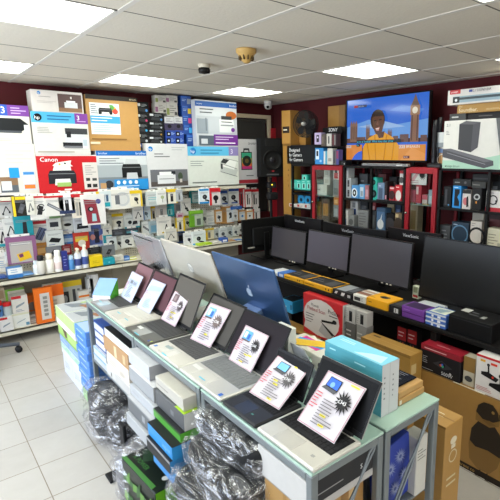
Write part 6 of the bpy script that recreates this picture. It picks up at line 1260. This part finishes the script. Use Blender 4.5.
for k in range(4): sb(.975, 1.13, 3.24, 3.42, .2*k, .2*k+.198 if k < 3 else .775, '#e9e6dc' if k % 2 else '#e2dfe4', 'white box in the pale column touching the counter leg, %s from the floor' % ('first', 'second', 'third', 'topmost')[k], [('r', .1, .6, .5, .9, '#c4ccd0'), ('x', .1, .2, .8, .5, 3, '#b8c0c4')], [('x', .2, .3, .8, .7, 3, '#b8c0c4')])
# ---- dark goods in crinkled clear bags
def lump(W, D, H, amp, seed, mat, n=26, e=.55, fr=5.):
    m = MB(); vs = []; fs = []; N2 = n*2
    sg = lambda v, p: math.copysign(abs(v)**p, v)
    for j in range(n+1):
        ph = PI*(j/n-.5)
        for i in range(N2):
            t = 2*PI*i/N2
            x = sg(math.cos(ph), e)*sg(math.cos(t), e); y = sg(math.cos(ph), e)*sg(math.sin(t), e); z = sg(math.sin(ph), e)
            p = Vector((x*W/2, y*D/2, z*H/2)); q = Vector((p.x*fr, p.y*fr*.55, p.z*fr*1.7))+Vector((seed*3.7, seed, -seed))
            k = 1+amp*(1-2*abs(mnoise.noise(q*1.3)))+amp*.6*(1-2*abs(mnoise.noise(q*3.1)))-amp*.4
            p *= max(.55, k); p.z = max(p.z, -H/2); vs.append((p.x, p.y, p.z+H/2))
    for j in range(n):
        for i in range(N2): fs.append((j*N2+i, j*N2+(i+1) % N2, (j+1)*N2+(i+1) % N2, (j+1)*N2+i))
    m.add(vs, fs, mat, smooth=True); return m
def bag(label, x, y, z, W, D, H, seed, col='#24252a', rx=0., ry=0., rz=0., inner=.86, cat='plastic bag', neck=None, e=.6):
    t = thing('plastic_bag', label, cat, (x, y, z), group='dark goods in clear plastic bags under the counter'); t.rotation_euler = (rx, ry, rz)
    i = lump(W*inner, D*inner, H*inner, .06, seed+.5, M(col, .5, var=.35, scale=14, bump=.5), 16, .45).build('wrapped_goods', t); i.location = (0, 0, H*.04)
    f = lump(W, D, H, .13, seed, FILM(), 44, e=e, fr=3.6).build('clear_film', t)
    if neck:
        m = MB(); vs = []; fs = []; k = 14; (nx, ny, nz) = neck
        for j in range(6):
            r_ = (.05, .028, .02, .03, .045, .055)[j]
            for i_ in range(k):
                a = 2*PI*i_/k; rr = r_*(1+.35*math.sin(i_*2.9+seed)); vs.append((-W*.25+nx*j/5+rr*math.cos(a)*.8, D*.28+ny*j/5+rr*math.sin(a)*.6, H*.6+nz*j/5+rr*math.sin(a)*.7))
        for j in range(5):
            for i_ in range(k): fs.append((j*k+i_, j*k+(i_+1) % k, (j+1)*k+(i_+1) % k, (j+1)*k+i_))
        m.add(vs, fs, FILM(), smooth=True).build('twisted_neck', t)
    reg((x-D/2, x+D/2, y-W/2, y+W/2, z, z+H))
bag('large clear bag of black cases on the floor next to the blue ink column', .86, 2.86, .0, .40, .36, .36, 1.1)
bag('clear bag of dark cables squeezed on the floor under the far bay', .87, 2.55, .0, .36, .26, .30, 2.3)
bag('puffy milky clear bag standing on the floor beside the black bracket', .755, 2.20, .0, .28, .26, .29, 5.2, '#77767a', rz=.3)
bag('crumpled clear bag lying in front of the black and green box', .60, 1.79, .0, .24, .2, .2, 7.7, '#4a4a4e', rz=.6)
for k, (x, y, z, W, D, H, s, lb, yw) in enumerate(((.80, 1.42, .404, .44, .34, .11, 3.3, 'lowest', .14), (.84, 1.41, .515, .43, .32, .115, 4.6, 'middle', -.08), (.89, 1.40, .632, .42, .30, .12, 6.1, 'topmost', .1))):
    bag('plastic wrapped black laptop left of the large white box, %s of three' % lb, x, y, z, D, W, H, s, '#17181b', rx=.05, rz=yw, neck=(-.04, .035, .015), e=.42, inner=.93)
bag('clear plastic wrapped black parcel on the floor under the wrapped laptops', .80, 1.42, .0, .40, .36, .26, 8.4, '#1f2024')
bag('dark wrapped parcel stacked under the shelf of the nearest counter', .84, 1.42, .25, .36, .30, .11, 9.3, '#1f2024')

t = thing('metal_bracket', 'black metal bracket standing on the floor between the clear bags', 'bracket', (.72, 2.43, 0))
MB().box((-.008, -.035, 0), (.012, .035, .30), M('#19191b', .5), .004).build('upright', t)
MB().box((-.10, -.045, 0), (.012, .045, .016), M('#19191b', .5), .004).build('foot', t)
# ------------------------------------------------------------------ long black desk with the monitors
DT = .745; DX0, DX1 = 2.225, 3.02; DY0, DY1 = .55, 3.98
BD = M('#100f10', .5)
t = thing('monitor_desk', 'long black desk carrying the row of monitors', 'desk', ((DX0+DX1)/2, (DY0+DY1)/2, 0))
a, b = (DX1-DX0)/2, (DY1-DY0)/2; cy = (DY0+DY1)/2
MB().box((-a, -b, DT-.028), (a, b, DT), BD, .003).build('desk_top', t)
for y in (DY0+.03, 1.50, 2.52, DY1-.03):
    MB().box((-a+.03, y-cy-.02, 0), (-a+.08, y-cy+.02, DT-.028), BD, .003).build('leg', t); MB().box((a-.08, y-cy-.02, 0), (a-.03, y-cy+.02, DT-.028), BD, .003).build('leg', t)
MB().box((.22, -b+.02, .02), (.24, b-.02, DT-.03), M('#151416', .7)).build('back_panel', t)
reg((DX0, DX1, DY0, DY1, DT-.028, DT))
def monitor(label, TLp, BRp, X, z0=None, yaw=0., scr='#1a191d', logo=None, flip=False, tilt=6, rough=.25, H=None, light=0):
    a, c = on(*TLp, 0, X), on(*BRp, 0, X); W = a.y-c.y; Hh = H or (a.z-c.z); zb = a.z-Hh
    t = thing('monitor', label, 'monitor', (X, (a.y+c.y)/2, DT+.0005), rz=(-PI/2 if not flip else PI/2)+yaw, group='black monitors on the long desk'); o = zb-DT
    T = RT((0, 0, o), rx=-math.radians(tilt))
    sh = M('#0f0e10', .4)
    MB().box((-W/2, .004, 0), (W/2, .03, Hh), sh, .006, T=T).box((-W*.3, .028, Hh*.2), (W*.3, .055, Hh*.75), sh, .012, T=T).build('back_shell', t)
    m = MB()
    for q in (((-W/2, -.002, 0), (W/2, .006, .014)), ((-W/2, -.002, Hh-.007), (W/2, .006, Hh)), ((-W/2, -.002, .014), (-W/2+.006, .006, Hh-.007)), ((W/2-.006, -.002, .014), (W/2, .006, Hh-.007))): m.box(*q, M('#0f0f11', .3), .001, T=T)
    m.build('bezel', t)
    MB().box((-W/2+.006, 0, .014), (W/2-.006, .0045, Hh-.007), M(scr, .3, var=.03, scale=3, spec=.8 if scr != '#161515' else .4), 0, T=T).build('screen', t)
    if not flip and light: 
        k = MB()
        for u in (.08, .16, .22): k.box((W*u, -.003, .003), (W*u+.018, -.0015, .011), M('#d8d0c0', .4), 0, T=T)
        k.build('spec_sticker', t)
    if logo:
        MB().art(T @ frameM((W/2, .0305, 0), (-1, 0, 0), (0, 0, 1)), W, Hh, [('t', .36, .86, .045, logo, '#a8a8ac', .3)]).build('lettering', t)
    MB().box((-.03, .03, -.0), (.03, .05, Hh*.5), sh, .005, T=RT((0, .02, o*.0+.02))).build('neck', t)
    MB().prism([(-.12, -.06), (.12, -.06), (.14, .08), (.1, .14), (-.1, .14), (-.14, .08)], 0, .012, sh).build('foot', t)
    reg((X-.03, X+.1, c.y, a.y, DT, a.z))
    return t
monitor('smallest grey screened monitor at the far left of the front row', (270, 226), (304, 265.5), 2.60, scr='#3e3a40', light=1)
monitor('lilac grey screened monitor, second in the front row', (306, 229.5), (347, 273), 2.57, scr='#4c4856', light=1)
monitor('wide grey screened monitor, third in the front row', (349, 233), (408, 290.5), 2.55, scr='#403d46', light=1)
monitor('large black screened monitor nearest the right photo edge', (421, 236), (512, 322), 2.50, scr='#161515', light=1)
def back_mon(label, TLp, TRp, X, H=.36, logo=None, curve=.02, yaw=0.):
    """a monitor facing the far wall: we look at the shell and the lettering on its back"""
    a, c = on(*TLp, 0, X), on(*TRp, 0, X); W = a.y-c.y; zt = (a.z+c.z)/2; o = zt-H-DT
    t = thing('monitor', label, 'monitor', (X, (a.y+c.y)/2, DT+.0005), rz=-PI/2+yaw, group='black monitors on the long desk'); n = 12; sh = M('#141214', .42)
    m = MB(); vs = []; fs = []
    for j in (0, 1):
        for i in range(n+1):
            u = (i/n-.5)*2; y = -curve*(1-u*u)
            for z in (o, o+H): vs.append((u*W/2, y+(.03 if j else 0)*(1), z))
    k = 2*(n+1)
    for i in range(n):
        q = 2*i; fs += [(q, q+2, q+3, q+1), (k+q, k+q+1, k+q+3, k+q+2), (q, k+q, k+q+2, q+2), (q+1, q+3, k+q+3, k+q+1)]
    fs += [(0, 1, k+1, k), (k-2, 2*k-2, 2*k-1, k-1)]
    m.add(vs, fs, sh); m.build('back_shell', t)
    MB().box((-W/2+.008, .03-curve*.2, o+.01), (W/2-.008, .034, o+H-.008), M('#0a0a0c', .15), .001).build('screen', t)
    MB().box((-W*.5+.004, -.001-curve*.05, o+H-.075), (W*.5-.004, .0, o+H-.07), M('#2a282b', .4)).build('seam', t)
    if logo: MB().art(frameM((-.10, -curve-.0012, o+H-.062), (1, 0, 0), (0, 0, 1)), .2, .05, [('t', .1, .2, .5, logo, '#dcdce0', .94)]).build('lettering', t)
    MB().box((-.035, -.05, .01), (.035, -curve+.004, o+H*.55), sh, .006).build('neck', t); MB().lathe([(.13, 0), (.13, .008), (.05, .014), (0, .015)], sh, 28, T=RT((0, -.03, 0))).build('foot', t)
    reg((X-.05, X+.05, c.y, a.y, DT, zt)); return t
back_mon('black monitor seen from behind with white lettering, left one of the back row', (284, 216.5), (321, 217.5), 2.86, logo='ViewSonic')
back_mon('wide curved black monitor seen from behind with white lettering, middle of the back row', (323, 217), (386, 236), 2.84, logo='ViewSonic', curve=.05)
back_mon('black monitor seen from behind with white lettering, right one of the back row', (388, 223), (441, 239), 2.86, logo='ViewSonic')
# lone monitor at the far end, turned to the product wall
t = thing('monitor', 'black monitor turned away at the far left end of the desk', 'monitor', (2.62, 3.76, DT+.0005), rz=-.04, group='black monitors on the long desk')
MB().box((-.255, -.012, .06), (.245, .012, .385), M('#0c0c0c', .45), .006).box((-.15, -.035, .12), (.15, -.01, .30), M('#0e0e0e', .5), .01).build('back_shell', t)
MB().box((-.245, .0115, .07), (.235, .0135, .375), M('#0a0a0c', .15)).build('screen', t)
MB().box((-.03, -.05, .005), (.03, -.034, .25), M('#0c0c0c', .45), .004).build('neck', t); MB().box((-.11, -.11, 0), (.11, .09, .012), M('#0c0c0c', .45), .004).build('foot', t)
MB().box((-.2, -.0125, .1), (-.12, -.0122, .112), M('#b8b4ac', .4)).build('lettering', t)
# ---- boxes along the desk edge
def db(p, col, art, label, name='desk_box', h=None, X=2.24, d=.14, top=(), z=DT+.0006, cat='box', group=None, side=()):
    b = WX(p, X, d); b[4] = z; b[5] = z+(h or max(.02, on((p[0]+p[2])/2, p[1], 0, X).z-z)); b = settle(b, up=(z != DT+.0006))
    return carton(name, label, cat, group, b, '-x', col, art, top=top, side=side)
GDK = 'boxes along the front edge of the long desk'
KBT = [('r', .02, .1, .98, .9, '#232326'), ('x', .1, .3, .5, .7, 2, '#6d6d70'), ('r', .6, .2, .9, .8, '#4a4a4d')]
db((270, 266, 277, 275), '#d8dade', [('x', .2, .3, .8, .7, 2, '#8a98b0')], 'white packet at the far end of the desk edge', h=.03, group=GDK)
db((277.5, 269, 283.5, 278), '#2f6cc0', [('r', .3, .2, .9, .8, '#c8d4e8')], 'small blue packet left of the yellow edged boxes', h=.035, group=GDK)
db((284, 271, 303, 283), '#e0a417', [('x', .05, .3, .6, .7, 1, '#6a4a10'), ('r', .7, .3, .74, .7, '#3a2c10'), ('r', .8, .3, .84, .7, '#3a2c10')], 'yellow edged keyboard box with black top, farther of two', 'keyboard_box', h=.036, top=KBT, d=.2, group=GDK)
db((304, 277, 331, 292), '#e3a718', [('x', .05, .3, .7, .7, 1, '#6a4a10'), ('r', .8, .3, .84, .7, '#3a2c10'), ('r', .9, .3, .94, .7, '#3a2c10')], 'yellow edged keyboard box with black top, nearer of two', 'keyboard_box', h=.036, top=KBT, d=.2, group=GDK)
db((332.5, 287, 351.5, 298), '#232225', [('p', [(.1, .3), (.22, .3), (.3, .8), (.18, .8)], '#c8c8ca'), ('p', [(.45, .2), (.6, .2), (.68, .8), (.5, .8)], '#d8d8da'), ('r', .8, .2, .95, .7, '#b8b8ba')], 'black box with slanted white stripes on the desk edge', h=.04, top=[('r', .1, .1, .6, .9, '#9a9ea6'), ('r', .65, .2, .9, .8, '#5a5e66')], d=.18, group=GDK)
db((353, 291, 365.5, 303), '#dad8d4', [('r', .1, .2, .6, .7, '#3a3a3c'), ('x', .65, .2, .95, .8, 3, '#7a7876')], 'white box with dark print and brown top', h=.05, top=[('r', 0, .2, 1, .5, '#8a5a4a'), ('r', 0, .6, 1, .8, '#b89a88')], d=.16, group=GDK)
db((366, 294, 388, 309.5), '#e8a61c', [('r', 0, 0, 1, .08, '#c48812'), ('x', .1, .4, .3, .7, 1, '#8a5a10')], 'bright yellow box with black device pictured on top', h=.055, top=[('e', .5, .5, .22, .14, '#1d1c1e'), ('e', .62, .55, .12, .1, '#2f2e31'), ('x', .05, .1, .3, .3, 1, '#a87818')], d=.16, group=GDK)
db((388.6, 301, 401, 313), '#1d1c1f', [('r', .45, .15, .8, .75, '#c9c9cb'), ('r', .55, .2, .62, .7, '#4a4a4c')], 'black box with white label right of the bright yellow box', h=.05, top=[('r', .2, .2, .8, .8, '#3a3b40')], d=.16, group=GDK)
b1 = db((401.5, 310, 424, 321), '#6a3a8e', [('r', 0, .9, 1, 1, '#4a2468')], 'purple box on the desk edge, lower of two', h=.036, d=.12, group=GDK)
db((401.5, 303, 424, 311), '#73409a', [('x', .1, .3, .5, .6, 1, '#9a6cc0')], 'purple box with dark top, upper of two', h=.036, d=.12, z=DT+.0372, top=[('r', .1, .1, .9, .9, '#3a2450')], group=GDK)
for k, nm in enumerate(('lowest', 'middle', 'topmost')):
    db((425 if k else 424.8, 315, 446, 330), '#3a62b4', [('r', 0, .62, 1, 1, '#c9ced8'), ('r', .3, .1, .4, .6, '#dfe4ee'), ('r', .6, .1, .75, .6, '#dfe4ee')], 'flat blue and white box, %s of the three beside the purple pair' % nm, h=.027, d=.13, z=DT+.0006+.0275*k, top=[('r', .1, .1, .9, .9, '#d4d8c8'), ('p', [(.2, .3), (.6, .2), (.8, .8), (.3, .7)], '#8aa0b0')], group=GDK)
db((447, 316, 493, 345), '#0f0f11', [('r', .05, .86, .95, .9, '#2c2c30')], 'large black box at the near end of the desk edge', h=.105, d=.2, top=[('r', .05, .5, .25, .8, '#c8c8c4'), ('r', .6, .3, .7, .5, '#9a9a98'), ('x', .3, .3, .55, .7, 2, '#55555a')], group=GDK)
db((417, 300, 441, 312), '#cdd2d8', [('r', 0, 0, 1, .4, '#4a6cb0')], 'white and blue flat box behind the purple boxes', h=.06, X=2.39, d=.1, group=GDK)
db((411, 283, 419, 297), '#c9cdb8', [('r', .1, .1, .9, .3, '#b02a30'), ('r', .2, .5, .8, .9, '#9aa080')], 'small green and red packet between the two right monitors', h=.09, X=2.60, d=.04)
# ---- stock under the desk
U0 = .0
def du(p, X, d, col, art, label, name='stock_box', cat='box', z=None, top=(), side=(), group=None):
    b = WX(p, X, d)
    if z is not None: b[4] = z
    b[5] = min(b[5], DT-.03); b = settle(b, .1, up=z is None)
    return carton(name, label, cat, group, b, '-x', col, art, top=top, side=side)
# brown cartons lying on the floor before the desk carry most of the stock
BRC = '#a07838'
b = [2.03, 2.25, 1.90, 2.9, 0, .40]; reg(b)
carton('brown_carton', 'long brown carton lying on the floor under the red scanner box', 'carton', None, b, '-x', BRC, [('r', 0, .96, 1, 1, '#7a5826')], top=[('r', 0, .47, 1, .53, '#b8924e'), ('p', [(.2, .1), (.5, .25), (.45, .45), (.15, .3)], '#2a2622'), ('p', [(.5, .55), (.7, .6), (.68, .9), (.46, .8)], '#2a2622')])
b = [2.04, 2.155, 1.50, 1.89, 0, .612]; reg(b)
carton('brown_carton', 'tall brown carton with a dark slot behind the cyan box', 'carton', None, b, '-x', '#a27b3b', [('r', 0, .97, 1, 1, '#8a6630'), ('x', .9, .3, .98, .8, 3, '#d8c8a0')], top=[('x', .1, .5, .35, .9, 1, '#3a2c18'), ('r', 0, .46, 1, .52, '#b08a4a')], side=[('r', .1, .8, .5, .9, '#c8b080')])
zt = .4005
du((303.5, 291, 343, 334), 2.17, .07, '#c8242c', [('e', .47, .5, .62, .45, '#d9d2d0'), ('p', [(.02, .15), (.4, .05), (.5, .3), (.1, .5)], '#d9d2d0'), ('t', .22, .74, .07, 'Plustek', '#2c2a2c', .2), ('t', .12, .63, .09, 'Flatbed Scan', '#b02a38', .5), ('x', .08, .3, .36, .56, 4, '#7a7476'), ('t', .66, .7, .1, 'ProScan', '#1d1c1e', .28), ('x', .68, .62, .92, .68, 1, '#3a383a'), ('p', [(.42, .18), (.66, .06), (.8, .2), (.52, .42)], '#b4b2b4'), ('p', [(.46, .44), (.54, .4), (.82, .22), (.78, .16)], '#1f1e20'), ('l', .5, .46, .84, .52, .05, '#1f1e20'), ('e', .82, .54, .07, .05, '#2c2b2e'), ('t', .76, .12, .09, 'A4', '#f0dede', .2), ('x', .76, .04, .94, .09, 1, '#f0c4c4')], 'red box with a white flatbed scanner picture standing under the desk', 'scanner_box', 'scanner box', z=zt, side=[('r', 0, 0, 1, 1, '#cfcaca'), ('x', .2, .2, .8, .8, 4, '#a8a2a2')])
for k, (p, nm) in enumerate((((345, 325, 355.5, 345), 'left'), ((356, 328, 366.5, 348), 'right'))):
    du(p, 2.175, .07, '#8f8d8c' if k else '#5c5a5a', [('x', .1, .2, .9, .8, 4, '#c4c2c0')], 'small grey box under the earphone packs, %s of the pair' % nm, z=zt)
for k, (p, nm) in enumerate((((345, 303, 355.5, 325), 'left'), ((356, 306, 367, 328), 'right'))):
    du(p, 2.175, .065, '#b4b1b0', [('r', .4, .12, .7, .8, '#1d1c1f'), ('e', .55, .75, .1, .06, '#3a393c'), ('x', .05, .1, .3, .8, 5, '#8a8886')], 'white pack with a black microphone shape, %s of the pair right of the scanner box' % nm, 'microphone_pack', 'microphone pack')
b = [2.3, 2.42, 2.93, 3.06, U0, .44]; reg(b)
carton('stock_box', 'tall black box with red lettering at the left under the desk', 'box', None, b, '-x', '#1f1b1d', [('x', .1, .6, .9, .85, 3, '#a82a30'), ('r', .2, .1, .8, .4, '#3a2427')])
b = [2.28, 2.42, 2.89, 3.04, .4405, .545]; reg(b)
carton('stock_box', 'light blue and black box on the tall black box with red lettering', 'box', None, b, '-x', '#2f9ad4', [('x', .1, .3, .6, .6, 1, '#bfe4f6'), ('r', .8, .3, .95, .7, '#1d5a86')], top=[('r', .05, .05, .95, .95, '#1f2024')])
for k, (p, nm) in enumerate((((397, 329, 406.5, 348), 'left'), ((407, 332, 417, 350), 'right'))):
    b = WX(p, 2.38, .06); b[4] = max(b[4], .1); 
    du(p, 2.38, .06, '#232124', [('r', 0, .6, 1, 1, '#b0282f'), ('x', .1, .68, .8, .9, 2, '#e8c4c4'), ('r', .3, .05, .45, .55, '#4a484b'), ('r', .6, .05, .75, .55, '#8a2a30')], 'black pack with red header, %s of two behind the tall brown carton' % nm, 'tool_pack', 'tool pack', z=.38)
b = [2.38, 2.46, 1.6, 1.86, U0, .379]; reg(b)
carton('stock_box', 'dark brown box under the two red headed packs', 'box', None, b, '-x', '#4a3a24', [('r', .1, .2, .9, .6, '#5c4a30')])
# penguin carton
PX = 2.165; b = [PX, PX+.09, .62, 1.585, 0, .487]; reg(b)
Wp, Hp = .965, .487
TU = lambda u: (u-.38)*1.02+.505
TV_ = lambda v: (v-.27)*1.1+.245
def P(l): return [(TU(u)/Wp, TV_(v)/Hp) for u, v in l]
K1, K2, K3 = '#2a221a', '#4a3820', '#7a5a2c'
bird = [('p', P([(.30, .12), (.29, .20), (.30, .29), (.34, .35), (.42, .36), (.47, .30), (.48, .22), (.46, .14), (.42, .09), (.35, .085)]), K3), ('p', P([(.30, .29), (.34, .35), (.42, .36), (.46, .32), (.48, .25), (.47, .20), (.40, .21), (.33, .20), (.295, .22)]), K1),
    ('p', P([(.32, .345), (.32, .40), (.345, .445), (.39, .46), (.43, .445), (.455, .41), (.45, .36), (.40, .335)]), K3), ('p', P([(.32, .39), (.33, .43), (.36, .455), (.41, .458), (.44, .43), (.45, .39), (.42, .37), (.36, .365)]), K1), ('p', P([(.445, .425), (.50, .408), (.45, .39)]), '#3a2c18'), ('e', TU(.415)/Wp, TV_(.42)/Hp, .018, .018, '#8a6a38'), ('p', P([(.36, .36), (.40, .345), (.44, .36), (.40, .372)]), '#6a4e26')]
feet = [('l', TU(.37)/Wp, TV_(.09)/Hp, TU(.36)/Wp, TV_(.05)/Hp, .012, K1), ('l', TU(.41)/Wp, TV_(.09)/Hp, TU(.415)/Wp, TV_(.05)/Hp, .012, K1), ('l', TU(.34)/Wp, TV_(.05)/Hp, TU(.385)/Wp, TV_(.045)/Hp, .01, K1), ('l', TU(.40)/Wp, TV_(.05)/Hp, TU(.44)/Wp, TV_(.045)/Hp, .01, K1)]
t = carton('television_carton', 'big brown carton with a dark bird print standing before the desk', 'carton', None, b, '-x', '#96703a', [('r', .22, .0, 1, .075, '#241c16'), ('t', .25, .018, .04, 'for this different co', '#b08a4c', .5), *bird, *feet], top=[('r', 0, .0, 1, .1, '#7a5a2c'), ('r', 0, .46, 1, .5, '#6a4c24'), ('r', .3, .02, .5, .12, '#d8d0bc')])
zp = .4875
b = [2.175, 2.27, 1.26, 1.525, zp, zp+.16]; reg(b)
carton('power_supply_box', 'black box with dark red top band and a glowing fan picture on the bird carton', 'box', None, b, '-x', '#1d1b1e', [('r', 0, .8, 1, 1, '#8a1f2c'), ('p', [(.32, .4), (.6, .28), (.82, .42), (.55, .6)], '#2e2c33'), ('e', .56, .44, .13, .11, '#15151a'), ('e', .53, .42, .05, .05, '#c45a3a'), ('e', .58, .4, .05, .05, '#3a9a7a'), ('e', .57, .47, .04, .04, '#3a5ac4'), ('x', .06, .3, .2, .6, 4, '#a8a6aa'), ('t', .56, .08, .13, '500W', '#d8d6da', .3), ('e', .78, .22, .05, .05, '#b8b6ba'), ('x', .06, .06, .5, .14, 1, '#8a888c'), ('x', .1, .85, .7, .95, 1, '#d8a8ae')], top=[('r', 0, 0, 1, 1, '#a02434'), ('x', .3, .3, .8, .6, 1, '#d88a94')], side=[('r', 0, .8, 1, 1, '#8a1f2c')])
b = [2.175, 2.25, .93, 1.168, zp, zp+.215]; reg(b)
carton('joystick_box', 'white box picturing two black joysticks at the right photo edge', 'box', None, b, '-x', '#d4d0d0', [('r', 0, .94, 1, 1, '#b8242c'), ('r', .1, .84, .22, .9, '#d8a02a'), ('r', .35, .82, .5, .88, '#d8402a'), ('p', [(.14, .5), (.5, .42), (.56, .52), (.3, .62), (.14, .58)], '#1d1c1e'), ('l', .32, .55, .3, .8, .04, '#1d1c1e'), ('e', .3, .8, .04, .04, '#2c2b2e'), ('e', .42, .52, .03, .03, '#c83a2a'), ('p', [(.34, .28), (.9, .14), (.98, .3), (.6, .42), (.36, .36)], '#151416'), ('l', .62, .32, .6, .62, .05, '#151416'), ('e', .6, .62, .05, .05, '#2c2b2e'), ('e', .78, .27, .03, .03, '#c83a2a'), ('x', .05, .08, .5, .2, 3, '#b86a6a')], side=[('r', 0, 0, 1, 1, '#b8b4b4')])
carton('stock_box', 'narrow white and brown box between the fan picture box and joystick box', 'box', None, [2.19, 2.25, 1.18, 1.25, zp, zp+.17], '-x', '#b8b0a0', [('r', 0, .5, 1, 1, '#8a6a3a'), ('e', .5, .25, .14, .1, '#3a3a3c')])
# ---- swivel chair whose base peeks in at the left photo edge
c = on(20, 351, 2, 0.0)
t = thing('swivel_chair', 'dark swivel chair of which one base leg shows at the left photo edge', 'chair', (c.x-.36, c.y-.02, 0), rz=.08)
GRY = M('#4a4f58', .4)
for k in range(5):
    a_ = 2*PI*k/5-.08; d = Vector((math.cos(a_), math.sin(a_), 0))
    lg = MB().tube([d*.03+Vector((0, 0, .12)), d*.18+Vector((0, 0, .105)), d*.36+Vector((0, 0, .075))], .024, GRY, 10, r1=.016).build('leg', t)
    p_ = d*.35; q = MB()
    for s in (-1, 1): q.lathe([(.0, -.009), (.026, -.009), (.028, 0), (.026, .009), (0, .009)], M('#1d1e21', .4), 16, T=RT((p_.x-d.y*.016*s, p_.y+d.x*.016*s, .028), rx=PI/2, rz=a_))
    q.build('caster', lg)
MB().tube([(0, 0, .1), (0, 0, .42)], .026, M('#2a2c30', .4), 14).build('gas_lift', t)
MB().box((-.23, -.23, .42), (.23, .23, .50), M('#24262b', .8), .04).build('seat', t)
MB().box((-.27, -.22, .56), (-.2, .22, .98), M('#24262b', .8), .035).box((-.29, -.03, .40), (-.26, .03, .7), GRY, .005).build('backrest', t)
